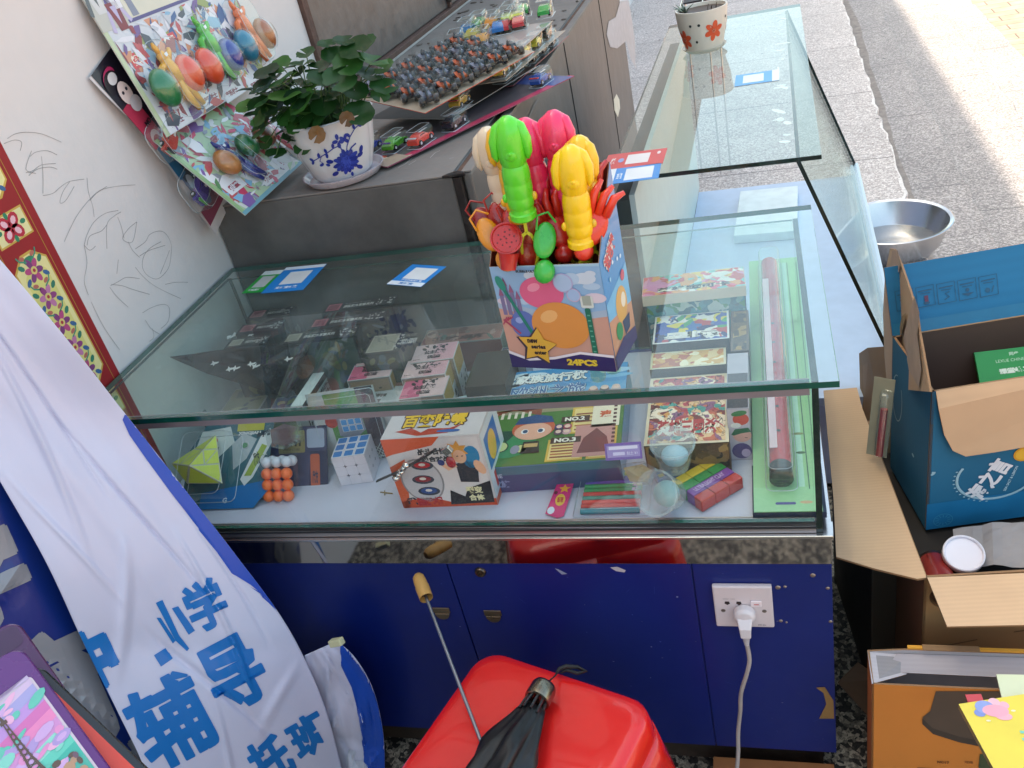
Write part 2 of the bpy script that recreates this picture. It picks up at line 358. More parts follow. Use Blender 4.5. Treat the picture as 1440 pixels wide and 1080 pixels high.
def brickmat():
    m, n, L, b = newmat('paving_brick'); tc = N(n, 'TexCoord'); mp = N(n, 'Mapping'); mp.inputs['Rotation'].default_value = (0, 0, 0); L.new(tc.outputs['Object'], mp.inputs[0])
    br = N(n, 'TexBrick'); br.inputs['Scale'].default_value = 1; br.inputs['Brick Width'].default_value = .3; br.inputs['Row Height'].default_value = .15; br.inputs['Mortar Size'].default_value = .006
    br.inputs['Color1'].default_value = (*lin('#b8907a'), 1); br.inputs['Color2'].default_value = (*lin('#a88874'), 1); br.inputs['Mortar'].default_value = (.12, .1, .08, 1); L.new(mp.outputs[0], br.inputs[0])
    no = N(n, 'TexNoise'); no.inputs['Scale'].default_value = 9; no.inputs['Detail'].default_value = 6; L.new(tc.outputs['Object'], no.inputs[0])
    mu = N(n, 'MixRGB', blend_type='OVERLAY'); mu.inputs[0].default_value = .5; L.new(br.outputs[0], mu.inputs[1]); L.new(no.outputs[0], mu.inputs[2]); L.new(mu.outputs[0], b.inputs['Base Color']); b.inputs['Roughness'].default_value = .8
    return m
mb = MB(); mb.quad((-60, -80, -.52), (80, -80, -.52), (80, 80, -.52), (-60, 80, -.52)); tag(mb.build('pavement', brickmat(), mw=SM), kind='structure')
# ---------------------------------------------------------------- shop wall
WX = -1.156
WZ = 3.87
def wallmat():
    m = plain('white_wall_paint', '#dbd5d2', .72, vary=.07, vscale=1.6, bump=.12, bscale=30); return m
wall = thing('wall', 'white painted shop wall with pencil scribbles behind the glass counter', 'wall', (WX, 0, 0)); W0 = Vector((WX, 0, 0))
mb = MB()
Y0, Y1, Z0, Z1 = 1.225, 3.4, .985, 2.6          # opening of the grey metal door panel
mb.box((-.3, -6, -.6), (0, Y0, WZ)); mb.box((-.3, Y1, -.6), (0, 14, WZ)); mb.box((-.3, Y0, -.6), (0, Y1, Z0)); mb.box((-.3, Y0, Z1), (0, Y1, WZ)); mb.box((-.3, Y0, Z0), (-.06, Y1, Z1))
mb.build('plaster', wallmat(), wall)
mb = MB(); mb.box((-8, -6, -.6), (-.302, 14, WZ - .05)); mb.build('building_block', plain('grey_render', '#8a8580', .8), wall)
mb = MB(); mb.add([(-.29, -6, WZ + .001), (-.02, -6, WZ + .001), (.30, 14, WZ + .001), (-.29, 14, WZ + .001), (-.29, -6, WZ + .05), (-.02, -6, WZ + .05), (.30, 14, WZ + .05), (-.29, 14, WZ + .05)], [(3, 2, 1, 0), (4, 5, 6, 7), (0, 1, 5, 4), (1, 2, 6, 5), (2, 3, 7, 6), (3, 0, 4, 7)]); mb.build('shadow_edge_slab', plain('grey_render', '#8a8580', .8), wall)  # unseen slab added overhead, slanted to turn the edge of the sun's shadow
mb = MB(); mb.box((-.02, 1.235, Z0 + .02), (-.012, 2.44, Z1)); mb.box((-.02, 2.47, Z0 + .02), (-.012, Y1, Z1))
mb.build('metal_panel', plain('weathered_zinc', '#6e6a68', .5, .55, .3, 25, .22, vscale=18), wall)
mb = MB('#5a4036')
mb.box((-.02, Y0, Z0), (.012, Y0 + .022, Z1)); mb.box((-.02, Y0 + .03, Z0 + .012), (.004, Y0 + .05, Z1)); mb.box((-.02, Y0 + .05, Z0), (.01, Y1, Z0 + .016)); mb.box((-.012, 2.44, Z0 + .02), (.002, 2.466, Z1))
mb.build('panel_frame', vc(.7, bump=.6, vary=.3, bscale=90), wall, bevel=.002)
mb = MB('#55504c'); mb.ball((.01, 2.41, Z0 + .05), .012); mb.build('latch', vc(.5, .7), wall, smooth=True)
# pencil scribbles: thin graphite lines lying on the plaster
def wp(px, py): p = at(px, py, x=WX); return (p.y, p.z)
SCR = [[(10,195),(22,188),(40,186),(60,189),(86,200)],[(5,202),(20,197),(30,200),(28,212)],[(42,220),(50,214),(66,212),(80,218)],[(40,247),(52,238),(70,235),(80,238)],[(58,220),(60,245),(60,272)],[(36,243),(46,240),(58,232),(78,230)],
 [(60,275),(74,272),(86,262),(98,255),(118,252)],[(98,255),(88,270),(84,285),(92,282),(104,262)],[(122,250),(124,270),(130,290),(132,305)],[(126,282),(140,268),(164,262),(190,260)],[(150,262),(130,276),(110,300),(98,322),(90,340)],
 [(166,296),(148,300),(132,312),(122,330),(118,345)],[(170,298),(160,304),(150,316),(150,350)],[(165,305),(170,318),(174,335)],[(192,312),(180,322),(172,336),(186,340),(192,312)],[(150,316),(142,325),(126,332),(122,345)],
 [(190,350),(204,340),(210,330),(222,325),(232,328),(240,342),(240,360),(236,378),(222,392),(208,388),(200,376),(202,360),(212,348),(226,340)],[(196,360),(210,352),(232,345)],[(225,385),(232,368),(238,352)],[(190,376),(200,388),(214,400),(232,410),(254,420)],
 [(166,365),(164,385)],[(155,402),(166,396),(178,390),(196,392)],[(154,404),(162,415),(172,425),(180,432)],[(156,400),(172,402),(186,407),(210,414)],[(118,345),(122,370),(118,395),(124,415)],[(128,425),(140,450),(152,470),(168,492)],
 [(232,400),(246,397),(264,397)],[(200,440),(214,432),(230,428),(238,434),(236,452),(226,462)],[(204,450),(212,462),(224,470)],[(214,462),(216,474),(210,480)],[(180,340),(186,352),(196,362)],[(118,345),(126,352),(134,346)],[(44,212),(36,238),(50,244)]]
mb = MB('#9c9897')
fr = Matrix(((0, 0, 1, .0006), (1, 0, 0, 0), (0, 1, 0, 0), (0, 0, 0, 1))); mb.m = fr
for s_ in SCR:
    P_ = [Vector(wp(*q)) for q in s_]; Q = []
    for i in range(len(P_) - 1):
        p0 = P_[max(i - 1, 0)]; p1 = P_[i]; p2 = P_[i + 1]; p3 = P_[min(i + 2, len(P_) - 1)]
        for t in (0, .25, .5, .75): Q.append(.5 * ((2 * p1) + (-p0 + p2) * t + (2 * p0 - 5 * p1 + 4 * p2 - p3) * t * t + (-p0 + 3 * p1 - 3 * p2 + p3) * t ** 3))
    Q.append(P_[-1]); mb.stroke(Q, .0009, 0)
mb.build('pencil_scribble', vc(.8, vary=.3), wall)
# red spring couplet pasted on the wall: frame local x = wall y, local y = z
cp = thing('spring_couplet', 'red paper couplet with lotus panels pasted on the white wall', 'couplet', frame((WX + .001, 0, 0), (0, 1, 0), (0, 0, 1)))
mb = MB(); R0, R1 = -.20, .133
mb.rect(R0, .3, R1, 1.62, 0, '#93151d')
z_ = .0002
for (a, b_, kind) in ((1.40, 1.185, 'flower'), (1.165, 1.12, 'sq'), (1.10, .855, 'long'), (.84, .785, 'sq'), (.765, .52, 'long2'), (.50, .44, 'sq')):
    x0, x1 = .036, .110
    if kind == 'sq':
        mb.rect(x0, b_, x1, a, z_, '#c9a54a'); mb.rect(x0 + .003, b_ + .003, x1 - .003, a - .003, 2 * z_, '#e2d9a0'); cx, cy = (x0 + x1) / 2, (a + b_) / 2
        for k in range(4): mb.ell(cx + .014 * math.cos(k * 1.5708 + .785), cy + .012 * math.sin(k * 1.5708 + .785), .013, .010, 3 * z_, '#b5253c', 10, 45 + 90 * k)
        for k in range(4): mb.ell(cx + .014 * math.cos(k * 1.5708 + .785), cy + .012 * math.sin(k * 1.5708 + .785), .007, .005, 4 * z_, '#e8b7c0', 8, 45 + 90 * k)
        for k in range(4): mb.ell(cx + .026 * math.cos(k * 1.5708), cy + .018 * math.sin(k * 1.5708), .006, .004, 3 * z_, '#2d7f5c', 8, 90 * k)
    else:
        cx = (x0 + x1) / 2; h = a - b_
        mb.poly([(x0, b_ + .02), (cx - .012, b_), (cx + .012, b_), (x1, b_ + .02), (x1, a - .02), (cx + .012, a), (cx - .012, a), (x0, a - .02)], z_, '#c9a54a')
        mb.poly([(x0 + .003, b_ + .022), (cx - .01, b_ + .004), (cx + .01, b_ + .004), (x1 - .003, b_ + .022), (x1 - .003, a - .022), (cx + .01, a - .004), (cx - .01, a - .004), (x0 + .003, a - .022)], 2 * z_, '#e6dc9a')
        mb.rect(x0 + .012, b_ + .03, x1 - .012, a - .03, 2.5 * z_, '#d9d37e', .012)
        for q in range(5):
            yy = b_ + h * (.12 + .19 * q); c1, c2 = (('#b5487c', '#7c3a74') if q % 2 == 0 else ('#8f3f7c', '#c07aa4')); n7 = 6
            for k in range(n7): a_ = k * 2 * math.pi / n7 + q; mb.ell(cx + .0105 * math.cos(a_), yy + .0125 * math.sin(a_), .0085, .0052, 3 * z_ + k * .00002, c1 if k % 2 else c2, 10, math.degrees(a_))
            mb.ell(cx, yy, .0065, .0065, 4 * z_, '#d9c878', 12); mb.ell(cx, yy, .003, .003, 5 * z_, '#a8323f', 8)
            for sgn in (-1, 1):
                mb.ell(cx + sgn * .021, yy + .012, .007, .0042, 3 * z_, '#2f7a62', 8, 40 * sgn); mb.ell(cx + sgn * .020, yy - .013, .0075, .004, 3 * z_, '#35608f', 8, -40 * sgn)
                mb.ell(cx + sgn * .012, yy + .024, .006, .0035, 3 * z_, '#b56a5a', 8, 20 * sgn); mb.stroke([(cx + sgn * .006, yy + .016), (cx + sgn * .018, yy + .022), (cx + sgn * .022, yy + .030)], .0026, 3.5 * z_, '#3f8f74')
        for yy, cc in ((b_ + .012, '#2d7f5c'), (a - .012, '#2d7f5c')): mb.ell(cx, yy, .012, .006, 3 * z_, cc, 10)
mb.rect(.028, .3, .0295, 1.62, z_, '#b08d36'); mb.rect(.116, .3, .1172, 1.62, z_, '#b08d36')
for k, yy in enumerate((1.5, 1.34, 1.18, 1.02, .93, .86, .79, .68)):
    cc = '#a8843f'; mb.ell(-.01 + .012 * (k % 2), yy, .045, .04, z_ * 1.5, cc, 16); mb.ell(-.01 + .012 * (k % 2), yy, .036, .031, z_ * 2, '#a5161f', 16)
    mb.ell(-.01 + .012 * (k % 2), yy, .030, .025, z_ * 2.5, cc, 10, 30)
    for q in range(4): mb.stroke([(-.03 + .014 * q, yy - .018), (-.025 + .014 * q, yy + .016)], .0022, z_ * 3, '#a5161f')
mb.build('paper', vc(.55, vary=.06), cp)
mb = MB(); mb.m = Matrix.Identity(4); mb.box((R0, .3, -.0009), (R1, 1.62, -.00005), '#a5161f'); mb.build('backing', vc(.7), cp)

# ---------------------------------------------------------------- materials of the counters
G_TOP = glass((.945, .985, .968), 1.58, 0, .062, 'top'); G_SIDE = glass((.93, .975, .96), 1.6, 0, .03, 'side'); G_FRONT = glass((.985, .995, .99), 1.5, 0, .018, 'front')
G_EDGE = plain('glass_edge', '#0e4a3e', .12, coat=.6, vary=.25, vscale=14)
G_EDGEL = plain('glass_edge_dark', '#10231f', .15, coat=.6, vary=.25, vscale=14)
ALU = plain('brushed_rail', '#a9a4a4', .32, .85, .05, 60, .08)
STEEL = plain('mirror_steel', '#b0aba7', .12, 1.0, .0008, 5, .05)
STEEL2 = plain('stainless', '#c4c2c2', .2, 1.0, .02, 30, .05)
BLUE = plain('blue_laminate', '#081e68', .36, 0, .03, 30, .14, coat=.12, vscale=3)
WHITEB = plain('white_board', '#c3c6d3', .55, 0, .04, 40, .06)
def pane(name, lo, hi, mat, edge, parent, thin):
    """glass sheet; thin = index of its thickness axis; edge faces carry the green edge"""
    mis = [1] * 6; fa = {2: (0, 1), 1: (2, 4), 0: (3, 5)}[thin]
    for i in fa: mis[i] = 0
    mb = MB('#0e4a3e'); mb.box(lo, hi, mis=mis); return mb.build(name, [mat, edge], parent)
# ================================================================ front glass counter
c1 = thing('glass_display_counter', 'long glass topped display counter with blue cabinet doors and a steel strip', 'display counter', (0, 0, 0))
H = .844; XL = -1.148; D = .54
pane('top_glass', (XL, -.02, H - .009), (.0132, D, H), G_TOP, G_EDGE, c1, 2)
pane('front_glass', (XL + .012, -.004, .603), (-.021, .003, H - .0095), G_FRONT, G_EDGE, c1, 1)
pane('side_glass', (-.019, -.004, .5835), (-.0105, D - .03, H - .0095), G_SIDE, G_EDGEL, c1, 0)
pane('side_glass', (XL + .003, .004, .5835), (XL + .011, D - .03, H - .0095), G_SIDE, G_EDGEL, c1, 0)
pane('back_glass', (XL + .012, D - .039, .60), (-.0195, D - .032, H - .0095), G_SIDE, G_EDGE, c1, 1)
mb = MB(); mb.box((XL + .012, -.006, .5835), (-.0195, -.0005, .5925)); mb.box((XL + .012, .0045, .5835), (-.0195, .009, .600)); mb.box((XL + .012, -.0005, .5835), (-.0195, .0045, .587)); mb.box((XL + .012, .014, .5835), (-.0195, .0165, .5965))
mb.build('track_rail', ALU, c1, bevel=.0008)
mb = MB('#8f868c'); mb.box((XL + .012, -.0075, .817), (-.0215, -.0045, .834)); mb.box((XL + .012, .0035, .823), (-.0215, .006, .834)); mb.build('top_rail', vc(.4, .35, vary=.08), c1)
mb = MB(); mb.box((XL + .012, -.0075, .5927), (-.0195, -.0062, .5962)); mb.build('glass_shoe', plain('dark_rubber', '#23262b', .5), c1)
mb = MB(); mb.box((XL, .018, .5832), (-.0195, D - .04, .5945)); mb.build('shelf_board', WHITEB, c1)
mb = MB(); mb.box((XL, -.012, .5775), (.0025, .017, .5828)); mb.box((-.019, .017, .5775), (.0025, D, .5828)); mb.build('ledge_rim', STEEL2, c1, bevel=.001)
mb = MB(); mb.box((XL, -.0085, .5262), (.0005, -.0025, .5773)); mb.build('steel_strip', STEEL, c1, bevel=.0008)
mb = MB(); mb.box((XL, -.002, .09), (-.001, D, .577)); mb.build('cabinet_body', BLUE, c1)
mb = MB('#3b2c22'); mb.box((XL, .03, 0), (-.02, D - .02, .0895)); mb.build('plinth', vc(.7, vary=.3, bump=.4), c1)
S1, S2 = -.1975, -.5869
for (a, b_, n_) in ((XL, S2 - .0012, 'cabinet_door'), (S2 + .0012, S1 - .0012, 'cabinet_door'), (S1 + .0012, -.0005, 'socket_panel')):
    mb = MB(); mb.box((a, -.0065, .0915), (b_, -.0022, .525)); d_ = mb.build(n_, BLUE, c1, bevel=.0006)
    if n_ == 'cabinet_door':
        xk = (a if a > -.7 else b_) + (.052 if a > -.7 else -.03)
        p = at(693, 866, y=-.01) if a > -.7 else at(621, 862, y=-.01)
        mb = MB('#8d7f6c'); mb.m = Matrix.Translation((p.x, -.0066, p.z))
        mb.box((-.015, -.0022, -.002), (.015, 0, .010)); mb.m = mb.m @ Matrix(((1, 0, 0, 0), (0, 0, 1, -.004), (0, 1, 0, 0), (0, 0, 0, 1)))
        mb.slab([(.013 * math.cos(t), -.002 + .014 * math.sin(t), 0) for t in [math.radians(180 + 18 * i) for i in range(11)]], .003)
        mb.build('pull_latch', vc(.3, .9, vary=.3), d_, bevel=.0007)
        if a > -.7:
            p = at(675, 806, y=-.01); mb = MB('#7c6a5c'); mb.m = Matrix.Translation((p.x, -.0066, p.z)) @ Matrix.Rotation(math.radians(90), 4, 'X')
            mb.lathe([(0, .0005), (.004, .0005), (.0045, .004), (.008, .0045), (.0095, .002), (.0098, 0)], 24); mb.build('lock', vc(.25, .9, vary=.3), d_, smooth=True)
# socket plate with its holes, switch and screws
sx, sz, SS = -.1708, .4007, .086
sp_ = MB('#cfc4c6'); sp_.box((sx, -.0155, sz), (sx + SS, -.0068, sz + SS)); plate = sp_.build('socket_plate', vc(.35, coat=.3, vary=.03), c1, bevel=.0025, segs=3)
fm = frame((sx, -.0157, sz), (1, 0, 0), (0, 0, 1))
mb = MB('#2a2022'); mb.m = fm
for cx in (.020, .037): mb.poly([(cx - .004, .051), (cx, .048), (cx + .004, .051), (cx + .003, .0555), (cx - .003, .0555)])
for cx in (.013, .073): mb.ell(cx, .036, .0035, .0035, .0001, '#6d625c', 12); mb.stroke([(cx - .0025, .036), (cx + .0025, .037)], .0008, .0003, '#2a2422')
mb.text('250V~10A', .014, .060, w=.018, h=.002, z=.0001, col='#8e8788'); mb.text('86', .062, .005, w=.012, h=.0025, z=.0001, col='#7a7477')
mb.build('socket_holes', vc(.5), c1)
mb = MB('#d9cdd0'); mb.m = fm; mb.slab([(.054 + x, .047 + y, 0) for x, y in ((0, 0), (.016, 0), (.016, .012), (0, .012))], .003); mb.m = fm @ Matrix.Translation((0, 0, .0032)); mb.rect(.059, .052, .066, .0535, 0, '#c0392b')
mb.build('switch', vc(.3, coat=.3), c1, bevel=.0015)
for (px, py, r) in ((1094,826,.004),(1104,825,.0025),(1098,873,.003),(1106,875,.002),(1143,809,.004),(1164,827,.003),(1168,874,.003)):
    p = at(px, py, y=-.0066); mb = MB('#9a8f86'); mb.ball((p.x, -.0068, p.z), (r, .0012, r), n=10, m=6); mb.build('screw', vc(.4, .8), c1, smooth=True)
# scuffs: bits of torn paper on the blue laminate
for (lst, c_) in (([(780,799),(786,801),(798,807),(790,808)], '#7f86a0'), ([(858,798),(868,797),(880,802),(878,805),(866,803)], '#a9a6ad')):
    mb = MB(c_); P_ = [at(*q, y=-.0068) for q in lst]; mb.add([tuple(p) for p in P_], [tuple(range(len(P_)))]); mb.build('paper_scrap', vc(.6), c1)
P_ = [at(*q, y=-.0072) for q in ((1148,967),(1160,966),(1172,985),(1173,1010),(1152,1010),(1162,990),(1158,974))]
mb = MB('#8a6a3e'); mb.slab([tuple(p) for p in P_][::-1], -.0008); mb.build('tape_scrap', vc(.5, bump=.3), c1)
mb = MB('#5c668c'); rnd = random.Random(31); mb.m = frame((0, -.0068, 0), (1, 0, 0), (0, 0, 1))
for k in range(46):
    x, z = -.62 + rnd.random() * .61, .10 + rnd.random() ** .8 * .41
    if k % 4: mb.ell(x, z, .0006 + rnd.random() * .0012, .0005 + rnd.random() * .001, 0, rnd.choice(['#8a90a8', '#4c5a94', '#6a6f86']), 6)
    else: a_ = rnd.random() * 3; L_ = .004 + rnd.random() * .014; mb.stroke([(x, z), (x + L_ * math.cos(a_), z + L_ * math.sin(a_))], .0005, 0, '#3a4a8c')
tag(mb.build('scuff_marks', vc(.6), c1), kind='stuff')
# ================================================================ second counter, standing lengthwise behind, with a slanted glass front to the street
c2 = thing('glass_display_counter', 'empty counter with sloping street side glass, a small flowered pot on its top', 'display counter', rotz(-1.3, (0, .785, 0)))
L2 = 1.44; AX = -.375
SH = .27
G_T2 = glass((.865, .905, .88), 1.42, 0, .020, 'top2')
pane('top_glass', (AX, 0, .8345), (.048, L2, .8435), G_T2, G_EDGEL, c2, 2)
def slant_pane(name, xt, zt, xb, zb, y0, y1, th, parent):
    mb = MB(); d = Vector((xb - xt, 0, zb - zt)).normalized(); nn = Vector((-d.z, 0, d.x)) * -th
    a = Vector((xt, y0, zt)); b_ = Vector((xb, y0, zb)); e = Vector((0, y1 - y0, 0)); A, B, Cc, Dd = a, b_, b_ - nn, a - nn
    mb.add([A, B, B + e, A + e], [(0, 1, 2, 3)], mi=0); mb.add([Dd, Cc, Cc + e, Dd + e], [(3, 2, 1, 0)], mi=0)
    mb.add([A, Dd, Cc, B], [(0, 1, 2, 3)], mi=1); mb.add([A + e, B + e, Cc + e, Dd + e], [(0, 1, 2, 3)], mi=1)
    mb.add([A, A + e, Dd + e, Dd], [(0, 1, 2, 3)], mi=1); mb.add([B, Cc, Cc + e, B + e], [(0, 1, 2, 3)], mi=1)
    return mb.build(name, [G_SL, G_EDGEL], parent)
G_SL = glass((.955, .98, .965), 1.36, 0, .008, 'slant')
slant_pane('sloping_glass', .001, .832, .208, .283, .004, L2 - .02, .008, c2)
mb = MB(); mb.box((.200, .0, .262), (.222, L2 - .02, .292)); mb.build('bottom_rail', STEEL2, c2, bevel=.003)
mb = MB('#bcc6dc'); mb.box((-.325, 0, SH - .02), (.198, 1.36, SH)); mb.build('shelf_board', vc(.5, vary=.05), c2)
mb = MB('#c3d0cc'); mb.box((-.338, .012, SH + .001), (-.326, L2 - .03, .80)); mb.build('back_panel', vc(.5, vary=.04), c2)
mb = MB('#3f4745'); mb.box((AX + .0005, .012, .02), (-.339, L2 - .03, .79)); mb.build('gap_shade_board', vc(.6), c2)  # dark board added in place of the shade in the gap beside the cabinet
mb = MB(); mb.box((-.325, 0, .02), (.19, 1.35, SH - .021)); mb.build('cabinet_base', plain('pale_blue_laminate', '#aab7d6', .45), c2)
mb = MB('#cddad8')
rnd = random.Random(5)
for k in range(26):
    y = .06 + rnd.random() * 1.3; x = -.012 - rnd.random() ** 2 * .03; r_ = .003 + rnd.random() * .009
    mb.ell(x, y, r_ * .7, r_ * (1 + rnd.random() * 1.5), .8437 + k * 4e-6, '#cfdedb', 9, rnd.random() * 90)
tag(mb.build('glue_smear', vc(.5), c2), kind='stuff')
# white sheets lying in the second counter
mb = MB('#dfe3e6'); mb.box((-.16, 0, SH + .001), (.03, .37, SH + .03)); o = mb.build('white_carton', vc(.6), mw=rotz(-3, (-.005, 1.66, 0)), bevel=.002)
tag(o, 'flat white carton lying on the pale shelf of the empty counter', 'cardboard')
# ================================================================ grey metal cabinet in the corner
GM = plain('grey_sheet_metal', '#67635f', .45, .3, .22, 14, .32, vscale=5)
GT = plain('dusty_metal_top', '#857c75', .7, .1, .25, 30, .16, vscale=5)
gc = thing('metal_cabinet', 'dented grey sheet metal cabinet against the white wall with toys on top', 'metal cabinet', (0, 0, 0))
GX, GY, GZ = -.588, .556, .976
mb = MB(); mb.box((WX + .004, GY, 0), (GX - .035, 2.9, GZ - .004)); mb.build('body', GM, gc, bevel=.004)
mb = MB(); mb.box((GX - .018, GY + .01, 0), (GX, 2.9, GZ - .004)); mb.build('side_panel', GM, gc, bevel=.004)
mb = MB(); mb.box((WX + .004, GY - .002, GZ - .0035), (GX - .0375, 2.9, GZ)); mb.box((GX - .02, GY + .012, GZ - .0035), (GX + .001, 2.9, GZ)); mb.build('top_sheet', GT, gc, bevel=.001)
mb = MB('#2a211d'); mb.box((GX - .0345, GY - .004, 0), (GX - .0185, GY + .03, GZ - .006)); mb.m = Matrix.Translation((GX - .027, GY + .002, GZ - .004))
mb.slab([(-.026, -.008, 0), (-.01, -.010, 0), (.004, -.006, 0), (.022, -.009, 0), (.012, .006, 0), (-.002, .012, 0), (-.016, .004, 0)], .006)
mb.build('corner_post', vc(.6, .3, vary=.5, bump=.8), gc, bevel=.0015)
mb = MB('#63493a'); mb.box((GX - .0345, GY + .03, GZ - .02), (GX - .0225, 2.9, GZ - .005)); mb.build('seam_strip', vc(.8, vary=.35, bump=.5), gc)
for y_ in (1.62, 2.35): mb = MB('#2c2826'); mb.box((GX, y_, .05), (GX + .0015, y_ + .007, GZ - .01)); mb.build('panel_seam', vc(.8), gc)
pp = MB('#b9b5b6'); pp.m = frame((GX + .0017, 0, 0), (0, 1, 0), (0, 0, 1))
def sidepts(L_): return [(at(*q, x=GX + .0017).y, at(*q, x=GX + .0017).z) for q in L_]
pp.poly(sidepts([(872,2),(884,0),(889,28),(893,58),(894,98),(886,80),(880,58),(868,68),(858,66),(853,48),(856,30),(866,24)])); pp.build('paint_glint_dab', vc(.7), gc); PM_ = pp.m.copy(); pp = MB('#b9b5b6'); pp.m = PM_; pp.poly(sidepts([(863,140),(867,132),(871,140),(872,152),(869,165),(864,155)]), .0001, '#e0dbc8')  # large splash is paint; small oval is a light spot put in as colour
pp.build('paint_glint_dab', vc(.7), gc); pp = MB('#b9b5b6'); pp.m = PM_
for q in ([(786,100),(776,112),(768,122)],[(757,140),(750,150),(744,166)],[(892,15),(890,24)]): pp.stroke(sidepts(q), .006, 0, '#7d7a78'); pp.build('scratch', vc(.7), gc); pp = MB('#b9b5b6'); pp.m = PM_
mb = MB('#8b8684'); mb.m = frame((0, 0, GZ + .0004), (1, 0, 0), (0, 1, 0))
for q in ([(605,222),(612,215),(619,212)],[(560,236),(570,231),(580,222)],[(575,232),(585,226)],[(632,223),(638,222)]): mb.stroke([(at(*u, z=GZ).x, at(*u, z=GZ).y) for u in q], .0015, 0, '#b9b2ac')
mb.build('scratch', vc(.7), gc)
mb = MB('#4b4440'); rnd = random.Random(3)
for k in range(34):
    y = 1.55 + rnd.random() * 1.25; x = (WX + .03 + rnd.random() ** 1.6 * .16) if k % 3 else (GX - .10 + rnd.random() * .07)
    mb.ball((x, y, GZ + .002), (.003 + rnd.random() * .007, .004 + rnd.random() * .018, .001 + rnd.random() * .003), '#5a4f46' if k % 2 else '#6e6259', n=7, m=5, rot=Matrix.Rotation(rnd.random() * 3, 3, 'Z'))
tag(mb.build('debris', vc(.95, vary=.4), gc), kind='stuff')
# chrome rack beyond the second counter
rk = thing('chrome_rack', 'chrome tube rack standing on the slabs behind the flowered pot', 'rack', rotz(0, (-.34, 2.55, 0)))
for x in (0, .085, .13): mb = MB('#e4e4e4'); mb.tube([(x, .5, 0), (x, .5, .79), (x, .49, .80), (x, .012, .80)], .004, 10); mb.build('tube', vc(.12, 1), rk, smooth=True)
mb = MB('#2a2527'); mb.box((.006, .30, .792), (.124, .48, .798)); mb.build('shelf', vc(.6), rk)
# ================================================================ goods inside the front counter
FZ = .5948                                     # top of the shelf board
CARD = vc(.38, coat=.25, vary=.05); MATTE = vc(.6, vary=.08); GLOSS = vc(.2, coat=.5, vary=.03); FOIL = vc(.25, .25, coat=.3, vary=.15, bump=.5, bscale=40)
PET = glass((.975, .985, .985), 1.50, .05, .010, 'pet'); PET2 = glass((.93, .95, .95), 1.6, .07, .09, 'pet2')
PETE = vc(.15, coat=.6, vary=.05, key='pete')
def pbox(name, label, cat, m, w, d, h, cols, group=None, draw=None, mats=None, mis=None, bevel=.0006, parent=None):
    """printed carton: local origin at its bottom front left corner; draw(mb, top, front, right) adds the print"""
    mb = MB(); mb.box((0, 0, 0), (w, d, h), cols=cols if isinstance(cols, list) else [cols] * 6, mis=mis)
    e = .00025
    if draw:
        draw(mb, Matrix.Translation((0, 0, h + e)), frame((0, -e, 0), (1, 0, 0), (0, 0, 1)), frame((w + e, 0, 0), (0, 1, 0), (0, 0, 1)))
    o = mb.build(name, mats or CARD, mw=m); return tag(o, label, cat, group)
PETC = glass((.98, .99, .99), 1.3, .05, .0, 'petc')
def blister(mb, x0, y0, x1, y1, z0, h, r=.006, edges=True):
    """vacuum formed bubble: sloping sides, flat top"""
    def ring(i, z):
        pts = []
        for cx, cy, a in ((x1 - r - i, y0 + r + i, -90), (x1 - r - i, y1 - r - i, 0), (x0 + r + i, y1 - r - i, 90), (x0 + r + i, y0 + r + i, 180)):
            for k in range(4): t = math.radians(a + 30 * k); pts.append((cx + r * math.cos(t), cy + r * math.sin(t), z))
        return pts
    rs = [ring(0, z0), ring(.0008, z0 + h * .55), ring(.0022, z0 + h * .88), ring(.005, z0 + h)]; k = len(rs[0]); vs = sum(rs, [])
    fs = [(j * k + i, j * k + (i + 1) % k, (j + 1) * k + (i + 1) % k, (j + 1) * k + i) for j in range(3) for i in range(k)] + [tuple(3 * k + i for i in range(k))]
    mb.add(vs, fs)
    for ring, off in ((rs[0], .0007), (rs[3], .0004)) if edges else ():
        P_ = [Vector(q) + Vector((0, 0, .0003)) for q in ring]; mb.tube(P_ + [P_[0]], off, 4, '#b9c2c6', mi=1, cap=False)
    return mb
def star(mb, cx, cy, R_, r_, z, col, n=5, rot=90):
    mb.poly([(cx + (R_ if i % 2 == 0 else r_) * math.cos(math.radians(rot + 180 / n * i)), cy + (R_ if i % 2 == 0 else r_) * math.sin(math.radians(rot + 180 / n * i))) for i in range(2 * n)], z, col)
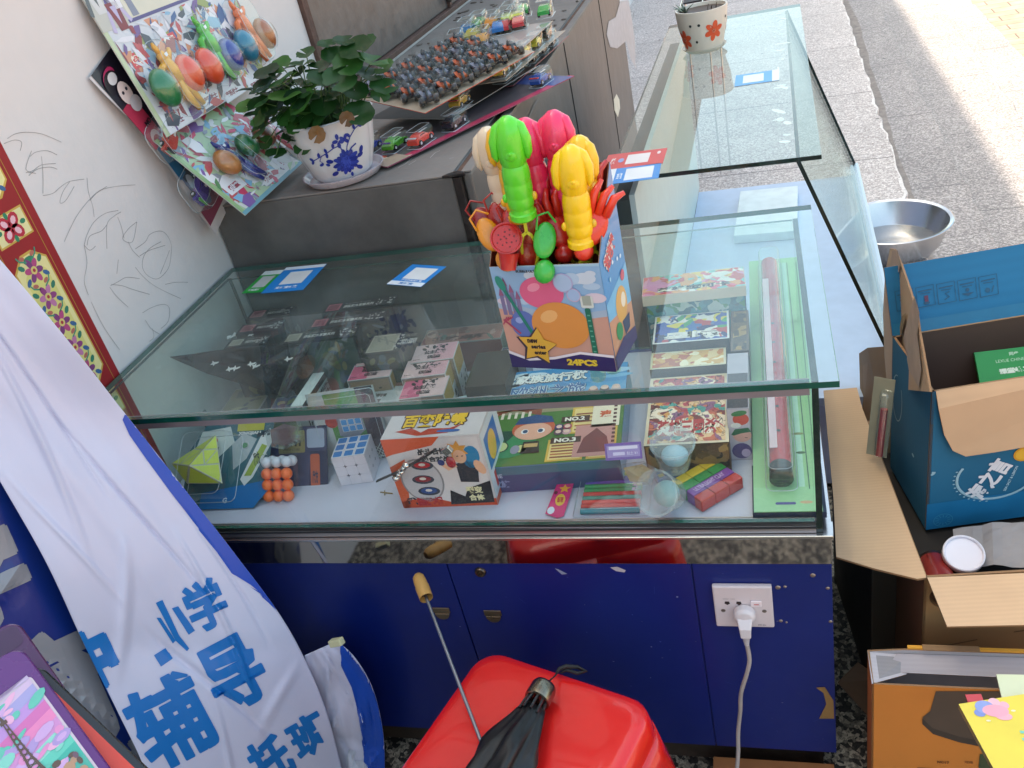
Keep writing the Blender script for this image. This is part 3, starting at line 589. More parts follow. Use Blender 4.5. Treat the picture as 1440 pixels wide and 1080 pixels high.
# ---- spinning top box with hanging header
def d_spin(mb, T, F, R_):
    mb.m = F; e = .0002; W_, Hh = .162, .140
    mb.rect(.004, .004, W_ - .004, Hh - .004, 0, '#d9d2cf')
    mb.poly([(0, Hh), (.098, Hh), (.082, Hh - .016), (.012, Hh - .03), (0, Hh - .034)], e, '#d8572b')
    mb.poly([(0, 0), (.012, 0), (.030, .10), (0, .085)], e, '#cf5a30'); mb.poly([(0, 0), (W_, 0), (W_, .014), (.09, .008), (.05, .022), (0, .014)], e, '#c9481f')
    mb.poly([(.084, .004), (.158, .006), (.160, .05), (.12, .036), (.112, .02), (.09, .034)], 2 * e, '#1d1a20')
    mb.text('战斗合体', .055, Hh - .034, w=.048, h=.013, z=3 * e, col='#26262c', bold=.05); mb.text('组合对战', .058, Hh - .048, w=.048, h=.011, z=3 * e, col='#34343a', bold=.05)
    mb.text('武', .010, .004, w=.018, h=.018, z=3 * e, col='#2a2230', bold=.06); mb.text('猎陀螺', .028, .004, w=.045, h=.018, z=3 * e, col='#b3202c', bold=.06)
    mb.text('裂变', .116, .026, w=.028, h=.014, z=4 * e, col='#e8dfae', bold=.04); mb.text('合体', .118, .011, w=.026, h=.013, z=4 * e, col='#e8dfae', bold=.04)
    # round window with the spinning tops behind it, player in plain sportswear
    mb.ell(.048, .056, .036, .044, 2 * e, '#8f8a8b', 26); mb.ell(.048, .056, .033, .041, 3 * e, '#c3bfc0', 26)
    for cx, cy, c_ in ((.056, .086, '#b8242c'), (.050, .058, '#8d2a33'), (.054, .034, '#2f4f8c')):
        mb.ell(cx, cy, .019, .009, 4 * e, '#3b3f4c', 14); mb.ell(cx, cy + .001, .014, .006, 5 * e, c_, 12); mb.ell(cx, cy + .002, .006, .003, 6 * e, '#d8d2c8', 8)
    mb.poly([(.112, .05), (.142, .048), (.148, .085), (.130, .092), (.112, .086)], 3 * e, '#2b2a35')           # dark shirt
    mb.ell(.140, .098, .014, .022, 3 * e, '#1c7fae', 14, -12); mb.ell(.150, .078, .008, .015, 4 * e, '#e4b08c', 10, 20)
    mb.ell(.122, .1, .011, .013, 5 * e, '#e8b793', 14); star(mb, .120, .112, .019, .011, 4 * e, '#dd9a3a', 7, 80)
    mb.stroke([(.112, .085), (.098, .078), (.090, .088)], .009, 4 * e, '#e4b08c'); mb.ell(.089, .09, .006, .006, 5 * e, '#2b3a78', 8)
    mb.stroke([(.117, .101), (.120, .1015)], .0018, 6 * e, '#2a1c18'); mb.stroke([(.125, .101), (.128, .1015)], .0018, 6 * e, '#2a1c18')
    mb.m = R_; mb.rect(.002, .006, .103, .135, 0, '#d6d9dc'); mb.rect(.012, .06, .082, .12, e, '#2a6fb4'); mb.rect(.02, .02, .06, .05, e, '#c8392b'); mb.ell(.045, .088, .022, .026, 2 * e, '#e2b33b', 14); mb.rect(0, 0, .095, .012, e, '#cf5a30')
    mb.m = T; mb.rect(.002, .002, .160, .103, 0, '#cdc6c4'); mb.rect(.002, .094, .160, .103, e, '#cf5a30'); mb.poly([(.02, .018), (.045, .026), (.065, .012), (.075, .022), (.11, .020), (.13, .030), (.11, .008), (.06, .004)], 2 * e, '#b43a1e'); mb.ell(.11, .013, .02, .004, 3 * e, '#2b5ca0', 12)
    mb.heavy('百变陀螺', .026, .027, .108, .036, 2 * e, '#4a241c', .0022); mb.heavy('百变陀螺', .027, .0275, .106, .034, 4 * e, '#e8bc2e', .0007)
sm = rotz(1.5, (-.660, .050, FZ))
sp = thing('spinning_top_box', 'white and orange battle spinning top box, tallest box behind the front glass', 'toy box', sm)
mb = MB(); mb.box((0, 0, 0), (.162, .105, .140), '#cfc8c6'); d_spin(mb, Matrix.Translation((0, 0, .14025)), frame((0, -.00025, 0), (1, 0, 0), (0, 0, 1)), frame((.16225, 0, 0), (0, 1, 0), (0, 0, 1)))
mb.build('carton', CARD, sp)

# ---- board game
def d_game(mb, T, F, R_):
    e = .00022; mb.m = T; W_, D_ = .292, .285
    mb.rect(0, .165, W_, D_, 0, '#4fa3d1'); mb.rect(0, .225, W_, D_, e, '#3d93c8'); mb.rect(0, 0, W_, .165, 0, '#4d7a34'); mb.rect(.0, .145, W_, .172, e, '#9a9270')
    rnd = random.Random(4)
    for k in range(22): mb.ell(rnd.random() * W_, .19 + rnd.random() * .085, .012 + rnd.random() * .02, .004 + rnd.random() * .006, 2 * e, ['#a9d0e6', '#d7e7ee', '#79b9dd'][k % 3], 12, rnd.random() * 20)
    mb.heavy('大龙家族旅行棋', .035, .239, .185, .029, 3 * e, '#2a4a66', .0018); mb.heavy('大龙家族旅行棋', .035, .240, .185, .028, 5 * e, '#f2f2ec', .0007)
    mb.heavy('欧洲之旅', .085, .187, .135, .042, 3 * e, '#123a60', .0022); mb.heavy('欧洲之旅', .085, .187, .135, .042, 5 * e, '#d3e9f4', .0012); mb.text('欧洲之旅', .085, .187, w=.135, h=.042, z=8 * e, col='#2a68a0', bold=.01)
    mb.rect(.012, .205, .024, .250, 4 * e, '#cc3f3a'); mb.ell(.020, .265, .012, .008, 4 * e, '#e7c34c', 10)
    for k in range(3): mb.ell(.235 + k * .02, .198, .009, .012, 5 * e, ['#b06a4a', '#4a3a3c', '#c9b5b0'][k], 12); mb.ell(.235 + k * .02, .206, .007, .007, 6 * e, '#e7c3ad', 10)
    mb.ell(.06, .192, .012, .010, 5 * e, '#e9e9e4', 12); mb.text('WELCOME', .05, .176, w=.03, h=.006, z=4 * e, col='#3a3a30')
    # plain figures on the lawn, houses, ticket panels
    mb.poly([(.05, .13), (.10, .16), (.15, .135), (.15, .155), (.05, .155)], 2 * e, '#8a4b33')
    for k in range(7): mb.rect(.055 + k * .012, .132, .060 + k * .012, .15, 3 * e, '#e0d4c0')
    mb.ell(.107, .060, .044, .038, 2 * e, '#3f8a55', 26, 10); mb.poly([(.087, .097), (.098, .062), (.118, .095)], 3 * e, '#244a38'); mb.ell(.092, .052, .014, .015, 3 * e, '#2b3b2b', 14); mb.ell(.092, .052, .012, .013, 4 * e, '#d3d28a', 14); mb.ell(.128, .044, .011, .012, 3 * e, '#2b3b2b', 14); mb.ell(.128, .044, .009, .010, 4 * e, '#d3d28a', 14)
    mb.ell(.142, .098, .037, .030, 4 * e, '#c9603a', 26); mb.ell(.142, .090, .032, .024, 5 * e, '#e2a98c', 24); mb.poly([(.108, .112), (.176, .112), (.170, .130), (.142, .138), (.114, .130)], 5.5 * e, '#2a4a78'); 
    for sx_ in (-1, 1): mb.ell(.142 + sx_ * .014, .090, .0065, .007, 6 * e, '#f2ede6', 12); mb.ell(.142 + sx_ * .013, .090, .0045, .005, 7 * e, '#2c4a6a', 10)
    mb.poly([(.130, .062), (.156, .062), (.160, .030), (.128, .030)], 4 * e, '#3a2c26'); mb.rect(.132, .046, .155, .056, 5 * e, '#c9a66a'); mb.ell(.118, .042, .008, .012, 5 * e, '#9a94a2', 10)
    for (x0, y0, x1, y1) in ((.172, .004, .232, .062), (.205, .075, .250, .150), (.238, .004, .284, .165)):
        mb.rect(x0, y0, x1, y1, 3 * e, '#d9b24a'); mb.rect(x0 + .004, y0 + .004, x1 - .004, y1 - .004, 4 * e, '#e8cf86')
        for k in range(5): mb.rect(x0 + .007, y0 + .008 + k * (y1 - y0 - .02) / 5, x1 - .007, y0 + .012 + k * (y1 - y0 - .02) / 5, 5 * e, ['#8c4a2c', '#b5713c'][k % 2])
    mb.rect(.215, .01, .280, .095, 5.5 * e, '#c98f84'); mb.poly([(.222, .02), (.275, .02), (.268, .06), (.250, .085), (.230, .06)], 6 * e, '#7a3a38'); mb.rect(.24, .088, .286, .16, 5.5 * e, '#efe3c4'); mb.text('速', .252, .112, w=.02, h=.022, z=6 * e, col='#cf5a2a', bold=.05)
    for k in range(14): mb.rect(.2755, .01 + k * .011, .281, .016 + k * .011, 6.5 * e, '#5a2a20')
    mb.rect(.176, .050, .226, .066, 6 * e, '#4a2c1e'); mb.text('NO.3', .182, .0525, w=.036, h=.011, z=7 * e, col='#f0ead8', bold=.05)
    mb.rect(.188, .108, .236, .124, 6 * e, '#4a2c1e'); mb.text('NO.2', .194, .1105, w=.034, h=.011, z=7 * e, col='#f0ead8', bold=.05)
    for k in range(4): mb.ell(.186 + .014 * (k % 2), .082 + .014 * (k // 2), .008, .009, 5 * e, ['#6a4a5a', '#c9a0a0', '#4b3b6a', '#a84a5a'][k], 10); mb.ell(.186 + .014 * (k % 2), .083 + .014 * (k // 2), .005, .005, 6 * e, '#e6c4b0', 8)
    mb.m = F; mb.rect(0, 0, .292, .05, 0, '#33456b'); mb.rect(0, .035, .292, .05, e, '#3f6c7a'); mb.text('WELCOME', .05, .030, w=.05, h=.008, z=2 * e, col='#aab6c9', bold=.03); mb.text('大龙家族', .05, .010, w=.06, h=.015, z=2 * e, col='#7f8cae', bold=.05)
    mb.m = R_; mb.rect(0, 0, .285, .05, 0, '#8fb7d0')
pbox('board_game_box', 'large blue and green travel board game box under the bubble wand box', 'game box', rotz(3.5, (-.590, .078, FZ)), .292, .285, .052, '#5a7e9a', draw=d_game)
# ---- black puzzle boxes with white lettering (rear left), each standing on end
MW = ['#101014', '#18181c', '#e8e4dc', '#101014', '#17161c', '#0d0d10', '#a7a3a0']
blk = artmat(['#0b0b0e', '#121217', '#0d0c11', '#1c1a20', '#8f8b8a', '#101015', '#241d24'], 70, 1.2, 3, .3, 0, (1, 1, 1))
def blackbox(px, py, zt, w_, d_, label, red, face='#2d3026', h_=None):
    p = at(px, py, z=zt); h = zt - FZ if h_ is None else h_
    def dr(mb, T, F, R_):
        e = .0002; mb.m = T; mb.rect(.001, .001, w_ - .001, d_ - .001, 0, '#121216'); mb.rect(.006, .006, .006 + d_ * .72, d_ - .006, e, '#b0606a' if red else '#a8a090'); mb.rect(.009, .009, .002 + d_ * .72, d_ - .010, 2 * e, '#8a3f4b' if red else '#8f8a78')
        x = .012 + d_ * .75
        mb.text('拼装积木军事系列', x, d_ * .30, w=w_ * .42, h=d_ * .3, z=e, col='#c9c4bd', bold=.03); mb.text('BUILDING BLOCKS', x, d_ * .70, w=w_ * .36, h=d_ * .12, z=e, col='#9d9890')
        rnd = random.Random(int(px))
        for k in range(16): mb.ell(w_ * (.72 + rnd.random() * .25), d_ * (.15 + rnd.random() * .7), .001 + rnd.random() * .003, .0008 + rnd.random() * .003, e, '#bdb8b2', 7, rnd.random() * 180)
        mb.m = F; mb.rect(.004, .004, w_ - .004, h - .004, 0, face)
        for k in range(26): mb.ell(.008 + rnd.random() * (w_ - .02), .01 + rnd.random() * (h - .02), .004 + rnd.random() * .012, .003 + rnd.random() * .008, e + k * 1e-6, ['#5c5a3a', '#3d4a44', '#73704c', '#27282a', '#4d5b64'][k % 5], 8, rnd.random() * 180)
        mb.m = R_; mb.rect(.002, .004, d_ - .002, h - .004, 0, '#22211e')
        for k in range(10): mb.ell(.006 + rnd.random() * (d_ - .012), .01 + rnd.random() * (h - .02), .003 + rnd.random() * .005, .003 + rnd.random() * .007, e + k * 1e-6, ['#5c5a3a', '#6b6a60', '#3b4a5b'][k % 3], 8, rnd.random() * 180)
    return pbox('building_block_box', label, 'toy box', rotz(4, (p.x, p.y, zt - h)), w_, d_, h, '#141417', 'black building block boxes standing in the rear left of the case', dr)
blackbox(452, 441, .775, .150, .040, 'black building block box at the back of the right row, pinkish square label', True)
blackbox(432, 463, .775, .156, .040, 'black building block box in the middle of the right row, red square label', True)
blackbox(394, 484, .775, .150, .040, 'black building block box in front of the right row, cream square label', False, '#3a4a44')
blackbox(345, 450, .775, .098, .040, 'black building block box at the back of the left row, dim red label', True)
blackbox(331, 470, .772, .096, .038, 'black building block box in the middle of the left row, purple lettering', True)
blackbox(315, 490, .770, .088, .036, 'black building block box in front of the left row, beside the black foil bag', False)
blackbox(508, 500, .748, .072, .075, 'dark olive building block box on the right end of the black boxes', False, '#34352a')
# black foil bag lying on the boxes
def lump(pts, th, name, mat, label, cat, group=None, n=5, col='#111114', seed=2, amp=.004):
    """soft flat bag through an outline of 3D points"""
    c = sum((Vector(p) for p in pts), Vector()) / len(pts); rnd = random.Random(seed); k = len(pts); vs = [c + Vector((0, 0, th))]; fs = []
    for j in range(1, n + 1):
        t = j / n
        for p in pts:
            q = c.lerp(Vector(p), t); q.z += th * (1 - t ** 2.2) + rnd.uniform(-amp, amp) * (1 if j < n else .15); vs.append(q)
    for i in range(k): fs.append((0, 1 + i, 1 + (i + 1) % k))
    for j in range(n - 1):
        for i in range(k): a = 1 + j * k; fs.append((a + i, a + k + i, a + k + (i + 1) % k, a + (i + 1) % k))
    b = len(vs); vs.append(c - Vector((0, 0, .004)))
    for i in range(k): fs.append((b, 1 + (n - 1) * k + (i + 1) % k, 1 + (n - 1) * k + i))
    mb = MB(col); mb.add(vs, fs); o = mb.build(name, mat, smooth='all'); tag(o, label, cat, group); return o
def edgeloop(L_):
    P_ = [at(px, py, z=z) for px, py, z in L_]; out = []
    for i in range(len(P_)):
        for t in (0, .34, .67): out.append(P_[i].lerp(P_[(i + 1) % len(P_)], t))
    return out
bag = lump(edgeloop([(238, 502, .795), (330, 489, .785), (425, 484, .78), (442, 520, .72), (405, 560, .665), (340, 540, .70), (290, 525, .745)]), .012, 'foil_bag', FOIL, 'black pointed foil bag with white marks lying over the black boxes', 'foil bag')
for (px, py, zz) in ((326, 519, .752), (352, 513, .757), (403, 505, .762), (300, 512, .772)):
    pass
mb = MB('#cfcfcf')
rnd = random.Random(8)
for (px, py) in ((322, 519), (330, 518), (352, 512), (358, 515), (404, 505), (300, 511), (342, 482), (330, 470), (322, 474), (352, 470)):
    p = at(px, py, z=.768); mb.m = frame(p, (1, .1, 0), (-.1, 1, .5)); star(mb, 0, 0, .007, .003, 0, '#d8d4cf', 4, rnd.random() * 90); mb.ell(.006, 0, .006, .002, 0, '#d8d4cf', 8, 20)
mb.m = I4; o = mb.build('white_print', MATTE); o.parent = bag
# low boxes in front of it
def d_low(c1_, c2_, seed, txt=None, tc='#2b2b2b'):
    def dr(mb, T, F, R_):
        rnd = random.Random(seed); e = .0002; mb.m = T; W_, D_ = dr.w, dr.d; mb.rect(.002, .002, W_ - .002, D_ - .002, 0, c1_)
        for k in range(18): mb.ell(.01 + rnd.random() * (W_ - .02), .01 + rnd.random() * (D_ - .02), .003 + rnd.random() * W_ * .09, .003 + rnd.random() * D_ * .09, e + k * 1e-6, c2_[k % len(c2_)], 9, rnd.random() * 180)
        if txt: mb.text(txt, W_ * .12, D_ * .15, w=W_ * .7, h=D_ * .28, z=3 * e, col=tc, bold=.05)
        mb.m = F; mb.rect(.001, .002, W_ - .001, dr.h - .002, 0, c2_[0]); mb.m = R_; mb.rect(.002, .002, D_ - .002, dr.h - .002, 0, c2_[-1])
    return dr
def lowbox(name, label, cat, px, py, zt, w_, d_, h_, rot, c1_, c2_, seed, txt=None, tc='#2b2b2b', group=None, base='#8a8a84', mats=None):
    p = at(px, py, z=zt); dr = d_low(c1_, c2_, seed, txt, tc); dr.w, dr.d, dr.h = w_, d_, h_
    return pbox(name, label, cat, rotz(rot, (p.x, p.y, zt - h_)), w_, d_, h_, base, group, dr, mats)
lowbox('puzzle_box', 'grey printed puzzle box by the left end of the case', 'puzzle box', 228, 590, .655, .085, .10, .058, 6, '#5c6164', ['#3f4648', '#7c8284', '#2b2f33', '#8b8f8a'], 1)
lowbox('puzzle_box', 'olive puzzle box with dark figures under the black foil bag', 'puzzle box', 305, 587, .655, .085, .10, .058, 6, '#6b6b4a', ['#23252a', '#4b4f3a', '#8b8a5c', '#2c3138'], 2)
lowbox('puzzle_box', 'blue topped puzzle box beside the white edged box', 'puzzle box', 372, 590, .650, .060, .075, .052, 8, '#33466b', ['#6b7a3a', '#263252', '#8b8a5c', '#2c3138'], 5)
lump(edgeloop([(425, 540, .64), (436, 492, .70), (462, 480, .72), (470, 505, .70), (452, 535, .66)]), .012, 'candy_bag', FOIL, 'red foil bag crushed between the black boxes and the white edged box', 'foil bag', col='#8b2a22', seed=9)
# ---- white edged flat box standing on its side, covered in characters
a_ = at(413, 576, z=.705); b_ = at(452, 518, z=.705); u_ = (b_ - a_); u_.z = 0; L_ = u_.length
cb = thing('copybook_box', 'flat white edged box on its side, printed with rows of small black characters', 'box', frame((a_.x, a_.y, FZ), u_, Vector((0, 0, 1)).cross(u_)))
mb = MB('#cdd6cf'); mb.m = frame((0, 0, 0), (1, 0, 0), (0, 1, 0)); mb.box((.012, -.012, 0), (L_ + .004, .012, .110)); mb.build('carton', MATTE, cb)
mb = MB(); mb.m = frame((.012, -.0123, 0), (1, 0, 0), (0, 0, 1)); mb.rect(0, 0, L_ - .008, .110, 0, '#1c1c1e'); mb.rect(.003, .003, L_ - .011, .098, .0002, '#b9c2ba')
for r_ in range(7):
    mb.text('天地人你我他日月水火山石田土大小多少上下'[r_:] + '一二三', .006, .006 + r_ * .013, w=L_ - .022, h=.0105, z=.0004, col='#26282a', bold=.05)
mb.build('printed_face', MATTE, cb)
# ---- clear box with white insert
p = at(455, 583, z=.69)
cl = thing('clear_plastic_box', 'clear plastic box holding a white printed sheet, behind the white cube', 'plastic box', rotz(-3, (p.x, p.y + .012, FZ)))
mb = MB('#c9c9cb'); mb.box((.003, .003, .001), (.128, .100, .088)); mb.m = Matrix.Translation((0, 0, .0883)); e = .0002
mb.rect(.006, .086, .125, .098, 0, '#9c4a3c'); mb.rect(.006, .088, .04, .098, e, '#2f5f9a'); mb.rect(.045, .088, .07, .098, e, '#c9a83f')
mb.rect(.014, .055, .030, .075, e, '#6c6c70'); mb.text('玩具拼图', .045, .050, w=.05, h=.012, z=e, col='#4a4446', bold=.05); mb.rect(.035, .030, .09, .044, e, '#5a5054'); mb.text('SERIES', .042, .033, w=.04, h=.008, z=2 * e, col='#d8d4d6', bold=.04)
mb.text('适合三岁以上儿童使用', .02, .012, w=.085, h=.009, z=e, col='#8f3a3c', bold=.03); mb.ell(.068, .078, .006, .005, e, '#5a5a60', 12)
mb.build('insert_card', MATTE, cl)
mb = MB(); mb.box((0, 0, 0), (.131, .103, .0905)); mb.build('clear_shell', PET2, cl)
# ---- pink boxes: two rows
def pinkbox(px, py, zt, label, flip, base='#d3d0cc', h_=None, w_=.082, d_=.062):
    p = at(px, py, z=zt); h = h_ or zt - FZ
    def dr(mb, T, F, R_):
        e = .0002; mb.m = T; mb.rect(.001, .001, w_ - .001, d_ - .001, 0, '#dba3a8' if flip else '#d2607f'); mb.rect(w_ * (.0 if flip else .45), .001, w_ * (.5 if flip else .999), d_ - .001, e, '#dcb9b6')
        rnd = random.Random(int(px * 3 + py))
        mb.text('公主换装', w_ * .25, d_ * .40, w=w_ * .52, h=d_ * .22, z=2 * e, col='#2a1d22', bold=.06); mb.text('惊喜盒', w_ * .36, d_ * .14, w=w_ * .32, h=d_ * .2, z=2 * e, col='#3a2229', bold=.08)
        for k in range(12): mb.ell(w_ * (.2 + rnd.random() * .6), d_ * (.62 + rnd.random() * .3), .0015 + rnd.random() * .006, .001 + rnd.random() * .003, 2 * e + k * 1e-6, '#241a1e', 7, rnd.random() * 180)
        for k in range(4): mb.ell(w_ * (.06 + .04 * k), d_ * .14, .0013, .0016, 2 * e, '#2a1d22', 6)
        mb.m = F; mb.rect(.001, .001, w_ - .001, h - .001, 0, '#8b7a70'); mb.rect(.004, h * .5, w_ - .004, h - .004, e, '#a08064')
        for k in range(14): mb.ell(w_ * (.1 + rnd.random() * .8), h * (.1 + rnd.random() * .8), .002 + rnd.random() * .008, .002 + rnd.random() * .006, 2 * e + k * 1e-6, ['#5c463a', '#b98a5a', '#46403c'][k % 3], 8, rnd.random() * 180)
        mb.m = R_; mb.rect(.001, .001, d_ - .001, h - .001, 0, '#cfcac6'); mb.rect(.003, h * .66, d_ - .003, h - .002, e, '#b0883c')
        for k in range(18): mb.ell(d_ * (.12 + rnd.random() * .76), h * (.06 + rnd.random() * .56), .0018 + rnd.random() * .005, .0015 + rnd.random() * .004, 2 * e + k * 1e-6, ['#1c1a1d', '#3a3436'][k % 2], 8, rnd.random() * 180)
    return pbox('dress_up_box', label, 'toy box', rotz(6, (p.x, p.y, zt - h)), w_, d_, h, base, 'pink topped dress up boxes in the middle of the case', dr)
pinkbox(500, 515, .715, 'pink topped box, back one of the left row, light patch on its left', True)
pinkbox(488, 536, .712, 'pink topped box, front one of the left row, behind the clear box', False)
pinkbox(577, 511, .715, 'pink topped box at the back of the right row', True)
pinkbox(564, 533, .712, 'pink topped box in the middle of the right row', True)
pinkbox(560, 562, .705, 'pink topped box at the front of the right row, brown front showing', False)
# red long box behind, brown carton beside
lowbox('game_box', 'long faded red game box at the back glass, left of the bubble wand box', 'game box', 590, 487, .665, .17, .065, .07, 3, '#9c6a5c', ['#7d4a40', '#b08a7c', '#8a7466', '#5c6a5a'], 12, '趣味桌游', '#5a3a34')
p = at(653, 545, z=.68)
mb = MB('#3d342b'); mb.box((0, 0, 0), (.075, .12, .085)); mb.m = I4
tag(mb.build('brown_carton', MATTE, mw=rotz(3, (p.x, p.y, FZ))), 'plain dark brown carton between the pink boxes and the board game', 'carton')
lowbox('sticker_pack', 'small navy printed pack behind the blue board game', 'sticker pack', 700, 508, .665, .05, .05, .07, 3, '#2a3550', ['#b9b0a8', '#5a4a4a', '#7c8a9a'], 15)
# ---- puzzle cubes in blister packs along the front glass
def tile(mb, x, y, s_, z, col, rim='#d7dadf'):
    mb.rect(x, y, x + s_, y + s_, z, rim); mb.rect(x + s_ * .07, y + s_ * .07, x + s_ * .93, y + s_ * .93, z + .0002, col, s_ * .1)
# white cube on a green card
ck = thing('puzzle_cube_pack', 'white puzzle cube with blue tiled top standing before its green card', 'puzzle cube', rotz(9, (-.800, .112, FZ)))
S = .060
mb = MB('#cfc9cf'); mb.box((0, 0, 0), (S, S, S)); e = .0002
mb.m = Matrix.Translation((0, 0, S + e))
for i in range(3):
    for j in range(3): tile(mb, .001 + i * S / 3, .001 + j * S / 3, S / 3 - .002, 0, '#2f74b4')
for m_ in (frame((0, -e, 0), (1, 0, 0), (0, 0, 1)), frame((S + e, 0, 0), (0, 1, 0), (0, 0, 1))):
    mb.m = m_
    for i in range(3):
        for j in range(3): mb.rect(.0008 + i * S / 3, .0008 + j * S / 3, (i + 1) * S / 3 - .0008, (j + 1) * S / 3 - .0008, 0, '#d9d2d8', .002)
    for i in (1, 2):
        for j in (1, 2): mb.stroke([(i * S / 3 - .003, j * S / 3), (i * S / 3 + .003, j * S / 3)], .0015, e, '#5a5560'); mb.stroke([(i * S / 3, j * S / 3 - .003), (i * S / 3, j * S / 3 + .003)], .0015, e, '#5a5560')
mb.build('cube', vc(.3, coat=.3), ck)
mb = MB('#b9bdbb'); mb.m = frame((-.040, .066, .002), (1, 0, 0), (0, .10, 1)); mb.box((0, 0, -.001), (.125, .145, 0)); e = .0003
mb.rect(.03, .0, .12, .14, e, '#4d8a3c'); mb.rect(.09, .0, .122, .145, 2 * e, '#3a2c3c'); mb.ell(.032, .085, .012, .012, 2 * e, '#b03a34', 14)
for k in range(5): mb.stroke([(.085 + k * .008, 0), (.115, .030 - k * .008 + .01)], .001, 3 * e, '#cfd6cc'); mb.stroke([(.125 - k * .008, 0), (.09, .032 - k * .006)], .001, 3 * e, '#cfd6cc')
mb.poly([(.040, .055), (.066, .045), (.090, .062), (.088, .10), (.060, .112), (.042, .096)], 2 * e, '#8b8f9c')
for i in range(3):
    for j in range(3): tile(mb, .048 + i * .013, .062 + j * .013, .012, 3 * e, '#3b8cc8')
mb.build('card', CARD, ck)
mb = MB(); mb.m = frame((-.040, .0645, .0035), (1, 0, 0), (0, .10, 1)); blister(mb, .002, .004, .123, .14, 0, .012); mb.build('blister', [PET, PETE], ck, smooth=True)
# orange ball cube in its blister, card leaning back
ok = thing('ball_cube_pack', 'orange ball puzzle cube in a clear blister on a dark card', 'puzzle cube', Matrix.Translation((-.937, .062, FZ + .004)) @ Matrix.Rotation(math.radians(-30), 4, 'X'))
mb = MB('#e2602c'); R_ = .0098
for i in range(3):
    for j in range(3):
        for k in range(1): mb.ball((.012 + i * .0195, .012 + k * .019, .012 + j * .0195), R_ + .0006, '#f7742c', n=14, m=10)
mb.build('orange_balls', vc(.4, sss=.05, vary=.03), ok, smooth=True)
mb = MB('#c9ccd2')
for i in range(3):
    for k in range(2): mb.ball((.012 + i * .0195, .014 + k * .018, .071), R_, '#d5d8de', n=12, m=8)
mb.build('white_balls', vc(.4), ok, smooth=True)
mb = MB(); mb.m = frame((0, 0, .0), (1, 0, 0), (0, 0, 1)); mb.m = Matrix.Translation((0, 0, 0)); mb.box((-.001, -.001, .0), (.063, .040, .086)); mb.build('blister', [PET, PETE], ok, bevel=.004)
mb = MB('#2b3350'); mb.m = frame((.004, .042, -.006), (1, .05, 0), (0, .12, 1)); e = .0003; mb.box((-.008, 0, -.001), (.105, .135, 0)); mb.rect(-.006, .002, .103, .133, e, '#3c3f5c')
mb.poly([(.066, .0), (.103, .0), (.103, .09), (.072, .09)], 2 * e, '#242c49'); mb.rect(.072, .02, .090, .085, 3 * e, '#b45a3c', .004); mb.text('魔方', .0755, .032, w=.011, h=.024, z=4 * e, col='#2b2f4a', bold=.05)
mb.rect(.010, .088, .062, .128, 2 * e, '#8c8356', .003); mb.text('QIYI', .018, .098, w=.036, h=.012, z=3 * e, col='#3a3a30', bold=.05); mb.text('SPEED CUBE', .018, .092, w=.034, h=.004, z=3 * e, col='#3a3a30')
mb.ell(-.0, .11, .008, .010, 2 * e, '#b9705c', 10); mb.rect(.066, .096, .1, .13, 2 * e, '#9aa6b8', .004)
mb.build('card', CARD, ok)
# yellow pyramid cube pack, at the left end
yk = thing('pyramid_puzzle_pack', 'lime yellow pyramid puzzle in a teal and white blister pack', 'puzzle', frame((-1.085, .052, FZ + .002), (1, .02, 0), (0, .80, .60)))
e = .0003; mb = MB('#2b6a80'); Wp, Hp = .158, .160
mb.slab([(.03, 0, 0), (.14, 0, 0), (Wp, .035, 0), (Wp, Hp, 0), (.02, Hp, 0), (-.01, .11, 0), (-.01, .04, 0)], .0012, '#35656f')
mb.m = Matrix.Translation((0, 0, .0014)); mb.poly([(.028, .0), (.138, 0), (.168, .036), (.166, .05), (.03, .03)], 0, '#1c6fae'); mb.poly([(.13, .055), (.165, .13), (.152, .145), (.135, .13), (.105, .052), (.115, .040)], e, '#d5dcda'); mb.poly([(.126, .058), (.151, .112), (.140, .116), (.112, .058)], 2 * e, '#9bb04a')
mb.text('金字塔', .128, .126, w=.028, h=.012, z=3 * e, col='#2a3a44', bold=.05, rot=12); mb.text('魔方', .132, .075, w=.012, h=.026, z=3 * e, col='#3a4a20', bold=.05, rot=20)
mb.poly([(.0, .100), (.012, .145), (.07, .152), (.083, .122), (.055, .096)], e, '#c9d4cf'); mb.poly([(.078, .118), (.10, .138), (.128, .126), (.112, .09), (.088, .07)], e, '#a9b5b6'); mb.ell(.038, .126, .009, .008, 2 * e, '#c0452f', 14); mb.text('拼搏魔方', .022, .108, w=.03, h=.007, z=2 * e, col='#2e4a3a', bold=.04)
mb.poly([(-.006, .06), (.012, .092), (.036, .094), (.02, .055)], e, '#bccac8'); mb.poly([(.0, .062), (.014, .086), (.03, .087), (.018, .06)], 2 * e, '#2b7a62')
mb.rect(.085, .142, .140, .160, e, '#b6b24a'); mb.text('XINGJIAN', .088, .133, w=.046, h=.008, z=e, col='#d5d9d4', bold=.05); mb.ell(.105, .115, .009, .008, e, '#d5dcda', 12); mb.ell(.105, .115, .006, .005, 2 * e, '#4b8a5a', 10); mb.text('G', .075, .010, w=.009, h=.010, z=e, col='#cfe0ea', bold=.05)
mb.build('card', CARD, yk)
